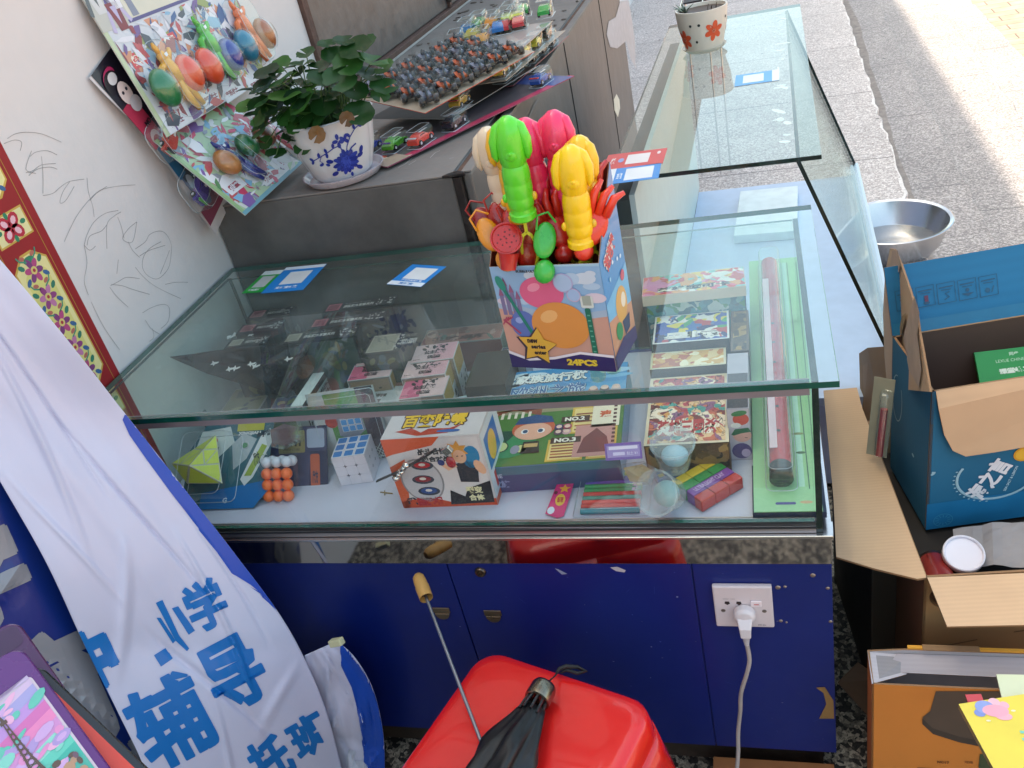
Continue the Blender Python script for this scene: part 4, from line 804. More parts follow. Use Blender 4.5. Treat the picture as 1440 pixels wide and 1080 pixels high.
def tri(mb, A, B, C_, col, n=3, line='#b7b9a0'):
    A, B, C_ = Vector(A), Vector(B), Vector(C_); mb.add([A, B, C_], [(0, 1, 2)], line); nn = (B - A).cross(C_ - A).normalized() * .0005
    for i in range(n):
        for j in range(n - i):
            P0 = A + (B - A) * i / n + (C_ - A) * j / n; P1 = P0 + (B - A) / n; P2 = P0 + (C_ - A) / n
            for T_ in ([P0, P1, P2],) + (([P1, P1 + P2 - P0, P2],) if j < n - i - 1 else ()):
                c_ = sum(T_, Vector()) / 3; mb.add([c_ + (q - c_) * .86 + nn for q in T_], [(0, 1, 2)], col)
def onq(px, py, z=.035):
    m = yk.matrix_world.copy() @ Matrix.Translation((0, 0, z)); mi = m.inverted(); c = mi @ CAM; r = mi.to_3x3() @ Vector(RW.T @ np.array([(px - 720) / FPX, (py - 540) / FPX, 1.0])); t = -c.z / r.z; q = c + r * t; return (q.x, q.y)
apex = (*onq(304, 611, .02), .02); bl = (*onq(241, 652, .02), .02); bb = (*onq(263, 680, .03), .03); br = (*onq(313, 680, .03), .03); mid = (*onq(266, 655, .055), .055); back = (*onq(309, 652, .02), .02)
mb = MB('#222'); tri(mb, bl, mid, apex, '#cfdb4a', 2); tri(mb, mid, back, apex, '#c9d644', 2); tri(mb, bl, bb, mid, '#d3df4e', 1); tri(mb, bb, br, mid, '#cfdb4a', 1); tri(mb, br, back, mid, '#c4d23e', 1)
mb.add([bl, bb, br, back, apex], [(0, 4, 3, 2, 1)], '#5a6a5e'); mb.build('pyramid', vc(.35, coat=.3, vary=.03), yk)
mb = MB(); blister(mb, .0, .012, .10, .135, .0016, .045, .012); mb.build('blister', [PET, PETE], yk, smooth=True)
# dark pack lying between the two packs
lowbox('card_pack', 'dark blue card pack lying between the pyramid puzzle and the orange ball cube', 'card pack', 335, 668, .625, .07, .07, .03, -2, '#1f2c42', ['#4a5a78', '#9aa0aa', '#2b2030'], 21, '魔方', '#8a94a8')
# hair tie and matchstick crumb
mb = MB('#1a1a1c'); q = [at(px, py, z=FZ + .002) for px, py in ((441, 657), (445, 650), (456, 648), (461, 653), (458, 661), (449, 664), (443, 660), (447, 652), (460, 650))]; mb.tube(q, .0013, 6)
tag(mb.build('hair_tie', vc(.6), smooth=True), 'thin black hair tie lying on the white shelf', 'hair tie')
mb = MB('#8a7a52'); mb.tube([at(535, 692, z=FZ + .001), at(552, 694, z=FZ + .001)], .0012, 6); mb.tube([at(541, 690, z=FZ + .001), at(541, 696, z=FZ + .002)], .001, 6); tag(mb.build('wood_splinter', vc(.8)), 'tiny wood splinter on the shelf below the white cube', 'splinter')
# keyring strap with chrome beads, leaning on the top box
kc = thing('strap_keychain', 'black strap keychain with chrome beads resting against the spinning top box', 'keychain', at(565, 662, z=.66))
o_ = at(565, 662, z=.66)
A = at(531, 676, y=.06); B = at(565, 661, y=.035); Cc = at(612, 633, y=.03); Dd = at(628, 634, y=.03)
mb = MB('#23262c'); mb.m = Matrix.Translation(-o_); mb.tube([A, A.lerp(B, .5), B], .0045, 8, flat=.4); mb.tube([B, B.lerp(Cc, .5), Cc], .0052, 8, flat=.35); mb.build('strap', vc(.5), kc, smooth=True)
mb = MB('#d5d2cc'); mb.m = Matrix.Translation(-o_)
for k, t in enumerate((0, .25, .5, .75, 1.0)):
    c_ = at(557, 672, y=.04).lerp(at(571, 654, y=.032), t); mb.ball(c_, (.0065, .0065, .005) if k % 2 == 0 else (.0048, .0048, .005), n=14, m=8)
mb.build('beads', vc(.1, 1), kc, smooth=True)
mb = MB('#cfccc8'); mb.m = frame(Dd - o_, (B - Cc), (0, 1, 0)); mb.box((-.009, -.004, -.006), (.006, .004, .006)); mb.build('clasp', vc(.12, 1), kc, bevel=.001)
mb = MB('#a0202a'); mb.m = Matrix.Translation(-o_); mb.ball(at(634, 650, y=.03), (.008, .004, .011), n=12, m=8); mb.build('red_charm', vc(.2, coat=.5), kc, smooth=True)
mb = MB('#cfc9d6'); mb.m = Matrix.Translation(-o_)
for t in range(7): mb.ball(at(545, 670, y=.05).lerp(Cc, .1 + t * .12) + Vector((0, -.004, .001)), (.0012, .0006, .0025), n=6, m=5)
mb.build('lettering', MATTE, kc)
# ---- price ticket, clay packs, slime cups
tk = MB('#6b57a6'); tk.m = frame(at(852, 648, z=.655), (1, .05, 0), (0, .5, .85)); tk.box((0, 0, -.0006), (.056, .026, 0)); e = .0002; tk.rect(.003, .004, .053, .022, e, '#9d8fc6'); tk.rect(.006, .016, .050, .021, 2 * e, '#e3dff0'); tk.rect(.012, .007, .030, .012, 2 * e, '#d3ceea'); tk.text('黏土 ¥1', .033, .007, w=.016, h=.005, z=2 * e, col='#e9e6f4')
tag(tk.build('price_ticket', CARD), 'small purple ticket standing between board game and clay sticks', 'ticket')
cs = thing('clay_stick_pack', 'row of coloured clay sticks in a clear bag with a pink star header', 'modelling clay', rotz(1, (-.362, .022, FZ)))
cols = ['#2b7f8c', '#c23a32', '#cf3a34', '#2f7a6a', '#c4392f', '#2e8a4c', '#3f9a58', '#5b3f9c', '#6a4a9c', '#d3c23a']
for k, c_ in enumerate(cols):
    mb = MB(c_); mb.tube([(.004, .006 + k * .0094, .0055), (.094, .006 + k * .0094, .0055)], .0047, 10, c_); mb.build('clay_stick', vc(.55, sss=.05), cs, smooth=True)
mb = MB('#e6dcdc'); mb.m = Matrix.Translation((0, 0, .0116)); mb.rect(.006, .070, .016, .088, 0, '#e2e0dc'); mb.text('PLASTICINE', .088, .045, w=.048, h=.008, z=0, col='#d9b5c9', bold=.05, rot=90); mb.build('label', MATTE, cs)
mb = MB('#c4286c'); mb.m = frame((-.052, .0, .002), (1, 0, 0), (.05, 1, .1)); mb.slab([(0, .006, 0), (.02, -.004, 0), (.030, .0, 0), (.040, .095, 0), (.030, .10, 0), (.012, .085, 0)], .0006); mb.m = mb.m @ Matrix.Translation((0, 0, .0009)); mb.ell(.028, .082, .007, .010, 0, '#e9dcdc', 12); star(mb, .024, .058, .010, .0045, 0, '#e2a02c'); mb.ell(.020, .034, .008, .013, 0, '#d9b23c', 12); mb.text('彩泥', .015, .028, w=.010, h=.012, z=.0002, col='#b02a2a', bold=.05); mb.ell(.008, .012, .006, .008, 0, '#c9d8e2', 10); mb.ell(.011, .05, .003, .004, 0, '#5a2030', 8)
mb.build('header_card', GLOSS, cs)
mb = MB(); blister(mb, -.008, -.002, .108, .103, .0004, .0118, .004); mb.build('bag', [PET, PETE], cs, smooth=True)
ca, cb_, cc_ = at(986, 706, z=FZ + .022), at(1045, 671, z=FZ + .022), at(944, 675, z=FZ + .022)
uu = (cb_ - ca); uu.z = 0
cy = thing('clay_block_pack', 'stack of clay blocks in red, purple, green and yellow rows under clear film', 'modelling clay', frame((ca.x, ca.y, FZ), uu, Vector((0, 0, 1)).cross(uu)))
CW = uu.length / 3; CR = (cc_ - ca).length / 4
for k, c_ in enumerate(['#b8322c', '#7b3f92', '#2f8a3f', '#e3bc2c']):
    for j in range(3):
        mb = MB(c_); mb.box((.001 + j * CW, .001 + k * CR, .001), ((j + 1) * CW, (k + 1) * CR, .022)); mb.build('clay_block', vc(.45, vary=.04), cy, bevel=.0012)
mb = MB(); mb.m = Matrix.Translation((0, 0, .0232)); mb.text('ULTRA LIGHT CLAY', CW * .35, CR * 1.25, w=CW * 2.1, h=CR * .5, z=0, col='#c9a3cf', bold=.04, rot=0); mb.build('lettering', MATTE, cy)
mb = MB(); mb.box((-.001, -.001, .0), (CW * 3 + .002, CR * 4 + .002, .0242)); mb.build('film', PET, cy, bevel=.003)
mb = MB('#8f5a2c'); q = at(930, 672, z=FZ); tag(MB('#c9682c').box((0, 0, 0), (.03, .03, .018)).build('clay_tub', vc(.5), mw=rotz(20, (q.x, q.y, FZ)), bevel=.004), 'small orange printed tub half under the upper slime cup', 'tub')
for (px, py, w_, d_, c_, lab) in ((955, 648, .055, .030, '#2a5fa8', 'blue sachet behind the yellow clay row'), (925, 676, .045, .022, '#2f5aa0', 'blue and yellow sachet between the two slime cups')):
    q = at(px, py, z=FZ + .01); mb = MB(c_); mb.box((0, 0, 0), (w_, d_, .012)); mb.m = Matrix.Translation((0, 0, .0123)); mb.rect(w_ * .55, .002, w_ * .8, d_ - .002, 0, '#dfe0dc'); mb.rect(w_ * .1, .003, w_ * .3, d_ * .5, 0, '#d9b23c'); tag(mb.build('clay_sachet', GLOSS, mw=rotz(28, (q.x, q.y, FZ)), bevel=.0), lab, 'sachet')
CUPG = glass((.95, .97, .98), 1.55, .08, .42, 'cup')
def cup(p, tilt, label, slime):
    m = Matrix.Translation(p) @ Matrix.Rotation(math.radians(tilt[0]), 4, 'X') @ Matrix.Rotation(math.radians(tilt[1]), 4, 'Y')
    t = thing('slime_cup', label, 'slime cup', m, 'clear lidded cups of slime in the case')
    mb = MB('#b9c6cf'); mb.lathe([(0, .0005), (.021, .0005), (.022, .003), (.029, .040), (.0305, .0405), (.0305, .0435), (.028, .0435), (.0275, .041)], 32); mb.build('cup', CUPG, t, smooth=True)
    mb = MB('#c3cdd6'); mb.lathe([(.0305, .0436), (.0318, .0436), (.0318, .047), (.029, .0478), (.027, .045), (0, .0448)], 32); mb.build('lid', CUPG, t, smooth=True)
    mb = MB(slime); mb.ball((.002, 0, .020), (.019, .018, .014), n=18, m=12); mb.build('slime', vc(.3, sss=.1, coat=.3), t, smooth=True); t.scale = (1.1, 1.1, 1.1); return t
cup(Vector((-.219, .108, FZ + .026)), (8, 3), 'slime cup with pale blue slime standing on the clay blocks', '#9cc3d0')
cup(Vector((-.218, .045, FZ + .022)), (48, -22), 'slime cup tipped on its side in front, green grey slime', '#86b4b4')
# ---- column of card game boxes on the right
ART1 = artmat(['#c9694a', '#e0b98a', '#7a2c22', '#f0dcc0', '#b5434a', '#4f9a8c', '#d9984a', '#8e5a7a'], 62, 2.2, 1, .35, .02)
ART2 = artmat(['#2f4fa0', '#20306a', '#b5434a', '#3f9a5c', '#1c2450', '#d9c84a', '#e0dcd4', '#3a6aa8'], 50, 2.0, 5, .35, .0)
ART3 = artmat(['#2f7a88', '#3c8f9a', '#27606c', '#b9c6bd', '#3a8a52', '#2c6c78', '#6fa8a4'], 70, 1.6, 9, .4, .0)
ART4 = artmat(['#d9647a', '#e8c05a', '#e5e0d4', '#c9403c', '#7ab8b0', '#e09a5a', '#d98ab0'], 45, 2.4, 13, .35, .0)
ART5 = artmat(['#3a2c20', '#7a5c34', '#5a452c', '#2a2018', '#9a7a44', '#4a3a2a'], 60, 1.2, 17, .4, .0)
gcg = 'card game boxes in the column beside the green flute card'
def deckbox(name, label, x, y, z, w_, d_, h_, rot, art, top='#c9a58a', side='#5a452c', txt=None, tc='#c8402c', tc2='#f0e6d4', border=.004, sideart=None):
    def dr(mb, T, F, R_):
        e = .00025; mb.m = T; mb.cur = 1; mb.rect(border, border, w_ - border, d_ - border, 0); mb.cur = 0
        if txt: mb.text(txt, w_ * .14, d_ * .12, w=w_ * .72, h=d_ * .22, z=e, col=tc2, bold=.12); mb.text(txt, w_ * .14, d_ * .12, w=w_ * .72, h=d_ * .22, z=2 * e, col=tc, bold=.04)
        if sideart: mb.m = F; mb.cur = 2; mb.rect(.002, .002, w_ - .002, h_ - .002, 0); mb.cur = 0
    return pbox(name, label, 'card game', rotz(rot, (x, y, z)), w_, d_, h_, [side, top, side, side, side, side], gcg, dr, [CARD, art, sideart or art], bevel=0)
deckbox('card_game_box', 'storybook style card game box with white rim, front of the right column', -.262, .112, FZ, .128, .192, .062, 1.5, ART1, '#d9c9a8', '#4a3a26', '英雄三国杀', '#b5302a', '#efe3cc', .005, ART5)
for (cx, cy) in ((-.262, .112), (-.134, .115)):
    pass
deckbox('card_game_box', 'cream and orange card game box with a gold edge, right behind the front one', -.268, .312, FZ, .128, .055, .075, 1.5, artmat(['#e0c48a', '#c9823c', '#f0e2bc', '#b5603a', '#d9a85a'], 55, 2.0, 23), '#d8cfae', '#3b3126')
deckbox('card_game_box', 'blue card game box with a red planet picture and white rim', -.266, .368, FZ, .132, .10, .092, 1.5, ART2, '#dcdcda', '#28303a', '星际', '#e7e2da', '#1a1a20', .0035)
deckbox('card_game_box', 'teal card game box with its printed front showing, under the pink one', -.285, .470, FZ, .180, .10, .118, 2, ART3, '#3f6a70', '#2c4448', None, sideart=ART3)
deckbox('card_game_box', 'pink and orange card game box with a cream side, on top of the teal one', -.287, .462, FZ + .1185, .184, .078, .020, 3, ART4, '#e6b6a0', '#d9cdb8', '英雄宝可卡', '#2a2a30', '#f0e6d0', .001)
deckbox('card_game_box', 'narrow brown card game box squeezed against the green flute card', -.132, .330, FZ, .030, .14, .090, 0, ART5, '#5a4436', '#3b2c24')
def d_fruit(mb, T, F, R_):
    e = .0003; mb.m = F; mb.rect(.001, .001, .032, .097, 0, '#c3bcc6')
    mb.ell(.02, .078, .012, .011, e, '#c9574a', 18); mb.ell(.018, .089, .012, .005, 2 * e, '#3f7a4c', 12, 10); mb.ell(.012, .067, .008, .005, 2 * e, '#dfe0dc', 10)
    mb.ell(.020, .048, .014, .013, e, '#e0ab9c', 18); mb.poly([(.004, .050), (.010, .060), (.030, .062), (.034, .054), (.020, .052), (.008, .048)], 2 * e, '#2f6a4c'); mb.ell(.018, .018, .015, .015, e, '#55467c', 18); mb.ell(.024, .014, .007, .008, 2 * e, '#c9b4cf', 12)
    mb.stroke([(.024, .044), (.028, .043)], .001, 3 * e, '#3a2a2a'); mb.m = T; mb.rect(.001, .001, .032, .098, 0, '#3b3236')
pbox('fruit_face_box', 'slim pale lilac box with smiling fruit faces, left of the green card', 'snack box', rotz(0, (-.136, .150, FZ)), .033, .16, .098, '#b0a8b2', None, d_fruit)
# ---- green flute card
gf = thing('flute_pack', 'long red flute under clear blister on a pale green card', 'toy flute', frame((-.102, .012, FZ + .012), (1, 0, 0), (0, 1, .055)))
GL = .735; mb = MB('#8fbf8a'); mb.box((0, 0, 0), (.093, GL, .0012)); mb.m = Matrix.Translation((0, 0, .0015)); e = .0002
mb.rect(.0, .0, .093, .05, 0, '#93c493'); mb.rect(.030, .0135, .058, .0185, e, '#4a4a86', .002); mb.ell(.072, .018, .009, .003, e, '#c2a27c', 10)
mb.stroke([(.078, .045), (.074, GL - .02)], .0016, e, '#46685a'); mb.rect(.064, .05, .072, GL - .02, e, '#a5d0b8'); mb.ell(.068, .17, .009, .003, 2 * e, '#7a8a5a', 10); mb.ell(.070, .125, .007, .003, 2 * e, '#4a6a4a', 10)
mb.build('card', CARD, gf)
mb = MB('#b3202c'); mb.tube([(.040, .075, .0180), (.040, GL - .05, .0180)], .0165, 18)
mb.tube([(.040, .050, .0180), (.040, .0745, .0180)], .0172, 18, '#1f1d20')
mb.build('flute', vc(.2, coat=.5, vary=.03), gf, smooth=True)
mb = MB('#e2c8cc'); mb.m = frame((.026, .10, .0326), (1, 0, 0), (0, 1, 0)); mb.rect(.0, 0, .011, .50, .0022, '#dcbcc2'); mb.build('label', vc(.4), gf)
mb = MB('#241f22')
for k in range(6): mb.m = Matrix.Translation((.040, .14 + k * .06, .0347)); mb.ell(0, 0, .003, .003, .0, '#241f22', 10)
mb.m = I4; mb.build('finger_hole', vc(.6), gf)
mb = MB(); blister(mb, .018, .042, .062, GL - .012, .0014, .038, .010); mb.build('blister', [PET2, PETE], gf, smooth=True)
mb = MB('#1d2a44'); mb.box((-.10, .001, 0), (.0, .11, .010)); tag(mb.build('navy_box', MATTE, mw=Matrix.Translation((-.02 + .016, .012, FZ))), 'flat navy box lying under the front end of the green flute card', 'box')
# ---- payment signs taped on and under the glass (their codes are left blank)
def sign(p0, p1, p3, label, parts, zt=H):
    """p0 lower left, p1 lower right, p3 upper left pixel of the sign on the glass top"""
    A = at(*p0, z=zt); B = at(*p1, z=zt); Cc = at(*p3, z=zt); A.z = B.z = Cc.z = zt + .0004; w_ = (B - A).length; m = frame(A, B - A, Cc - A); h_ = (m.inverted() @ Cc).y
    mb = MB(); mb.box((0, 0, 0), (w_, h_, .0006), parts[0]); mb.m = Matrix.Translation((0, 0, .0008))
    for q in parts[1:]:
        if q[0] == 'r': mb.rect(q[1] * w_, q[2] * h_, q[3] * w_, q[4] * h_, q[6] if len(q) > 6 else 0, q[5])
        elif q[0] == 'e': mb.ell(q[1] * w_, q[2] * h_, q[3] * w_, q[4] * h_, .0002, q[5], 14)
        else: mb.text(q[1], q[2] * w_, q[3] * h_, w=q[4] * w_, h=q[5] * h_, z=.0004, col=q[6], bold=.04, rot=q[7] if len(q) > 7 else 0)
    return tag(mb.build('payment_sign', CARD, mw=m), label, 'payment sign', 'payment signs stuck on the glass tops')
sign((544, 400), (592, 404), (561, 371), 'blue payment sign with a white square, alone in the middle of the front counter', ['#1b7fc9', ('r', 0, 0, 1, .18, '#dfe6ea'), ('r', .22, .30, .88, .86, '#dfe0de'), ('t', '支付宝', .3, .04, .4, .1, '#2a7fc0'), ('t', '推荐使用支付宝', .25, .20, .6, .07, '#e6eef4')])
sign((340, 413), (368, 411), (362, 383), 'green payment sign at the left end of the front counter', ['#1f9a3c', ('r', 0, .80, 1, 1, '#dfe6e0'), ('r', .2, .22, .85, .74, '#b9bdb8'), ('t', '微信支付', .2, .06, .6, .10, '#e6f0e6')])
sign((367, 413), (426, 408), (392, 378), 'blue payment sign beside the green one at the left end', ['#1b7fc9', ('r', 0, .88, 1, 1, '#dfe6ea'), ('r', .25, .28, .8, .78, '#d9dad8'), ('t', '支付宝付款', .25, .10, .55, .10, '#e6eef4')])
sign((846, 240), (932, 230), (860, 218), 'red payment sign on the corner of the empty counter', ['#cf3a38', ('r', .36, .2, .74, .82, '#e3dad6'), ('e', .27, .5, .05, .14, '#8a9ac9'), ('t', '收款', .10, .3, .08, .4, '#f0d8d4'), ('e', .88, .75, .03, .1, '#f0d8d4')], .844)
sign((847, 261), (926, 251), (850, 240), 'blue payment sign along the edge of the empty counter, below the red one', ['#1f86cf', ('r', 0, 0, .18, 1, '#e0e4e4'), ('r', .37, .12, .88, .88, '#dfe2e2'), ('t', '支付宝', .22, .25, .10, .4, '#e8f2f8'), ('e', .09, .45, .05, .18, '#7fa0a8')], .844)
sign((1033, 122), (1096, 113), (1033, 107), 'small blue sign lying crosswise on the empty counter near the flowered pot', ['#2f8fd0', ('r', .18, .15, .65, .85, '#d5d9d4'), ('r', .84, 0, 1, 1, '#d9e2e6')], .844)

# crushed clear packets beside the spinning top box and over the left packs
def packet(label, L_, th, inner, seed):
    o = lump(edgeloop(L_), th, 'clear_packet', [PET2], label, 'packet', n=6, seed=seed, amp=.0035); P_ = [at(px, py, z=z - .006) for px, py, z in L_]; c = sum(P_, Vector()) / len(P_)
    mb = MB(inner); mb.slab([c.lerp(p, .72) for p in P_], .003, inner); mb.m = I4; q = mb.build('insert', MATTE); q.parent = o; return o
packet('crushed clear packet with a dark insert left of the spinning top box', [(548, 600, .70), (572, 583, .72), (598, 590, .72), (600, 618, .70), (590, 640, .66), (560, 635, .66)], .014, '#4a4a5c', 3)
packet('clear packet with pink and brown paper behind the orange ball cube', [(372, 602, .70), (400, 590, .71), (425, 596, .71), (428, 620, .69), (400, 632, .67), (376, 628, .67)], .012, '#7c5a5c', 5)
packet('clear packet with a cream paper between board game and clay blocks', [(868, 655, .64), (905, 648, .645), (925, 660, .64), (915, 682, .625), (880, 680, .62)], .010, '#b9a06c', 8)
# ================================================================ on the wall and on the grey cabinet
def onp(m, px, py):
    """pixel -> local x, y on the plane z = 0 of frame m"""
    mi = m.inverted(); c = mi @ CAM; r = mi.to_3x3() @ Vector(RW.T @ np.array([(px - 720) / FPX, (py - 540) / FPX, 1.0])); t = -c.z / r.z
    q = c + r * t; return (q.x, q.y)
PLASTIC = vc(.28, coat=.4, vary=.03, sss=.03)
def figure(mb, x, y, ang, s_, col, z=.012):
    """stretchy toy figure: head with feeler, arms up, body, two long legs"""
    a = math.radians(ang); c, s2 = math.cos(a), math.sin(a)
    def Q(u_, v_, w_=0): return (x + (u_ * c - v_ * s2) * s_, y + (u_ * s2 + v_ * c) * s_, z + w_)
    mb.ball(Q(0, .055), (.013 * s_, .015 * s_, .010), col, n=12, m=8); mb.tube([Q(0, .063), Q(-.004, .082), Q(-.002, .092)], [.008 * s_, .006 * s_, .003 * s_], 8, col)
    mb.tube([Q(-.012, .04), Q(-.034, .038), Q(-.044, .018), Q(-.046, .004)], [.009 * s_, .009 * s_, .008 * s_, .006 * s_], 8, col); mb.tube([Q(.012, .042), Q(.034, .052), Q(.040, .058)], [.009 * s_, .007 * s_, .005 * s_], 8, col)
    mb.tube([Q(0, .048), Q(0, .02), Q(.002, -.012)], [.013 * s_, .017 * s_, .013 * s_], 10, col)
    for k in (-1, 1): mb.tube([Q(.006 * k, -.008), Q(.012 * k + .002, -.045), Q(.014 * k + .010, -.085)], [.011 * s_, .010 * s_, .006 * s_], 8, col)
    mb.add([Q(-.007, .06, .011), Q(.007, .06, .011), Q(.005, .052, .011), Q(-.005, .052, .011)], [(0, 1, 2, 3)], '#d9dadf')
def eggcard(name, label, m, w_, h_, toys, draw, extra=None):
    t = thing(name, label, 'toy card', m, 'blister toy cards hanging on the white wall'); mb = MB('#c9c5bd'); nx = 10
    mb.slab([(0, 0, 0), (w_, 0, 0), (w_, h_, 0), (0, h_, 0)], -.0014, '#c9c5bd'); mb.m = Matrix.Translation((0, 0, .0004)); draw(mb); mb.m = I4; mb.build('printed_card', CARD, t)
    for k in toys:
        mb = MB()
        if k[0] == 'egg':
            _, px, py, rx, ry, ang, col = k; rx *= 1.12; ry *= 1.08; x, y = onp(m, px, py); rot = Matrix.Rotation(math.radians(ang), 3, 'Z')
            mb.ball((x, y, .020), (rx, ry, .018), col, n=20, m=12, rot=rot)
            mb.build('egg', vc(.35, coat=.4, vary=.06, bump=.35, bscale=120), t, smooth=True)
            mb = MB(); mb.lathe([(rx * 1.18, 0), (rx * 1.16, .012), (rx * 1.0, .030), (rx * .6, .040), (0, .043)], 24, sy=ry / rx); mb.m = I4
            o = mb.build('blister', [PET, PETE], t, smooth=True); o.matrix_local = Matrix.Translation((x, y, .0008)) @ rot.to_4x4()
        elif k[0] == 'fig':
            _, px, py, ang, s_, col = k; x, y = onp(m, px, py); figure(mb, x, y, ang, s_, col); mb.build('stretchy_figure', PLASTIC, t, smooth='all')
            mb = MB(); blister(mb, x - .052 * s_, y - .09 * s_, x + .052 * s_, y + .095 * s_, .0008, .030, .03); mb.build('blister', [PET, PETE], t, smooth=True)
    if extra: extra(t)
    return t
def comic(mb, w_, h_, seed, pal, n=60, smin=.01, smax=.05):
    rnd = random.Random(seed)
    for k in range(n):
        cx, cy = rnd.random() * w_, rnd.random() * h_; a = rnd.random() * 360; L_ = smin + rnd.random() * smax; b_ = L_ * (.15 + rnd.random() * .5); pts = []
        for q in ((-1, -.4), (.2, -1), (1, -.1), (.3, .8), (-.6, 1)):
            x = cx + (q[0] * L_ * math.cos(math.radians(a)) - q[1] * b_ * math.sin(math.radians(a))); y = cy + (q[0] * L_ * math.sin(math.radians(a)) + q[1] * b_ * math.cos(math.radians(a))); pts.append((min(max(x, .001), w_ - .001), min(max(y, .001), h_ - .001)))
        mb.poly(pts, .0001 + k * 4e-6, pal[k % len(pal)])
A0 = at(235, 193, x=-1.092); T0 = at(118, 8, x=-1.142)
m1 = frame(A0, (0, 1, 0), T0 - A0); W1 = .46; H1 = .44
def d_card1(mb):
    mb.rect(.0, .0, W1, .20, 0, '#b9c4a0'); mb.rect(.012, .0, W1, .20, .0001, '#c7c9cf')
    x0, y0 = onp(m1, 160, 100); rnd = random.Random(3)
    mb.m = mb.m @ Matrix.Translation((.012, 0, .0001)); comic(mb, W1 - .014, .19, 5, ['#7fa8c4', '#b8555a', '#d9d6dc', '#8f9a5c', '#6b4f8a', '#c9ccd4', '#3d5a8c', '#c98a6a', '#8a2f3c', '#b9bcc4', '#4a4f5c'], 320, .005, .026); mb.m = Matrix.Translation((0, 0, .0004))
    mb.rect(.0, .195, W1, H1, .0006, '#cfc9b6'); mb.rect(.08, .192, W1, .198, .0008, '#4a3f7a'); mb.rect(0, .192, .09, .30, .0007, '#b9b6ac')
    # left: plain armoured figures, sword panel; centre: title lettering
    for k, (cx, cy, c1_, c2_) in enumerate(((.018, .36, '#8f9296', '#b5333a'), (.045, .31, '#a8353a', '#e0dcd8'), (.028, .25, '#55595c', '#c9c6c4'), (.075, .25, '#5a4a8c', '#dcd8dc'), (.055, .40, '#8b8e94', '#ab3338'), (.06, .215, '#b5a9c9', '#7a1f2c'))):
        mb.ell(cx, cy + .03, .010, .014, .0009, c1_, 12); mb.poly([(cx - .018, cy + .018), (cx + .018, cy + .018), (cx + .012, cy - .03), (cx - .012, cy - .03)], .00092, c2_); mb.poly([(cx - .008, cy + .012), (cx + .008, cy + .012), (cx, cy - .02)], .00094, c1_)
        mb.stroke([(cx - .016, cy + .01), (cx - .03, cy - .03)], .009, .0009, c1_); mb.stroke([(cx + .016, cy + .01), (cx + .03, cy - .02)], .009, .0009, c1_)
    mb.poly([(.10, .2), (.12, .2), (.112, .36), (.106, .36)], .0009, '#7d7f92'); mb.poly([(.085, .24), (.135, .252), (.13, .262), (.088, .25)], .00095, '#a59a5c')
    for k in range(5): mb.stroke([(.004, .40 - k * .012), (.05, .43 - k * .014)], .004, .00085, ['#3c5a9c', '#c03a3a'][k % 2])
    mb.poly([(.15, .262), (.20, .30), (.44, .335), (.44, .44), (.16, .44), (.165, .33)], .0008, '#7b2e4a'); mb.text('变形超蛋', .17, .315, w=.25, h=.10, z=.001, col='#3a3f8c', bold=.10); mb.text('变形超蛋', .172, .32, w=.245, h=.092, z=.0012, col='#b5708c', bold=.02)
    mb.text('变蛋超人', .215, .252, w=.13, h=.045, z=.0010, col='#1f2a3c', bold=.14); mb.text('变蛋超人', .217, .254, w=.126, h=.041, z=.0012, col='#c23a34', bold=.05); mb.text('人', .315, .254, w=.028, h=.041, z=.0014, col='#4a8cc0', bold=.05)
    mb.text('奥迪超蛋系列', .24, .226, w=.11, h=.018, z=.001, col='#b5503c', bold=.06); mb.text('玩具 颜色随机', .16, .43, w=.08, h=.012, z=.001, col='#4a4038'); mb.ell(.375, .265, .014, .014, .001, '#d9c44a', 16); mb.ell(.375, .265, .010, .010, .0011, '#2e2e34', 16)
    mb.poly([(.40, .26), (.445, .27), (.455, .33), (.41, .34)], .001, '#3a3c48'); mb.poly([(.42, .22), (.45, .21), (.455, .26), (.43, .26)], .001, '#b83a5a')
    for (px, py) in ((195, 88), (240, 62), (290, 42)):
        x, y = onp(m1, px, py); mb.rect(x - .02, y - .008, x + .025, y + .018, .001, '#c9404a'); mb.text('超蛋', x - .016, y - .004, w=.036, h=.018, z=.0013, col='#e6d9c9', bold=.06)
    for (px, py) in ((250, 172), (298, 138), (362, 118), (328, 130)):
        x, y = onp(m1, px, py); mb.poly([(x - .04, y + .03), (x - .01, y + .01), (x + .02, y + .02), (x + .05, y + .035), (x + .045, y - .01), (x - .04, y - .012)], .001, '#d6d8dc'); mb.text('变形战士', x - .03, y - .004, w=.05, h=.012, z=.0012, col='#8a4a5a', bold=.05)
def comicstrip():
    pass
toys1 = [('fig', 243, 112, 12, .78, '#e2a322'), ('fig', 296, 72, 12, .78, '#4fb52c'), ('fig', 345, 48, 10, .78, '#e2702a'),
         ('egg', 221, 129, .026, .034, 15, '#17703a'), ('egg', 256, 108, .026, .034, 12, '#e2502a'), ('egg', 284, 98, .026, .034, 12, '#df4c26'), ('egg', 314, 82, .024, .032, 12, '#25358c'), ('egg', 336, 69, .025, .032, 12, '#16708c'), ('egg', 362, 52, .022, .032, 10, '#a8602c')]
eggcard('egg_toy_card', 'large wall card with orange, green and yellow stretchy figures and eggs', m1, W1, H1, toys1, d_card1)
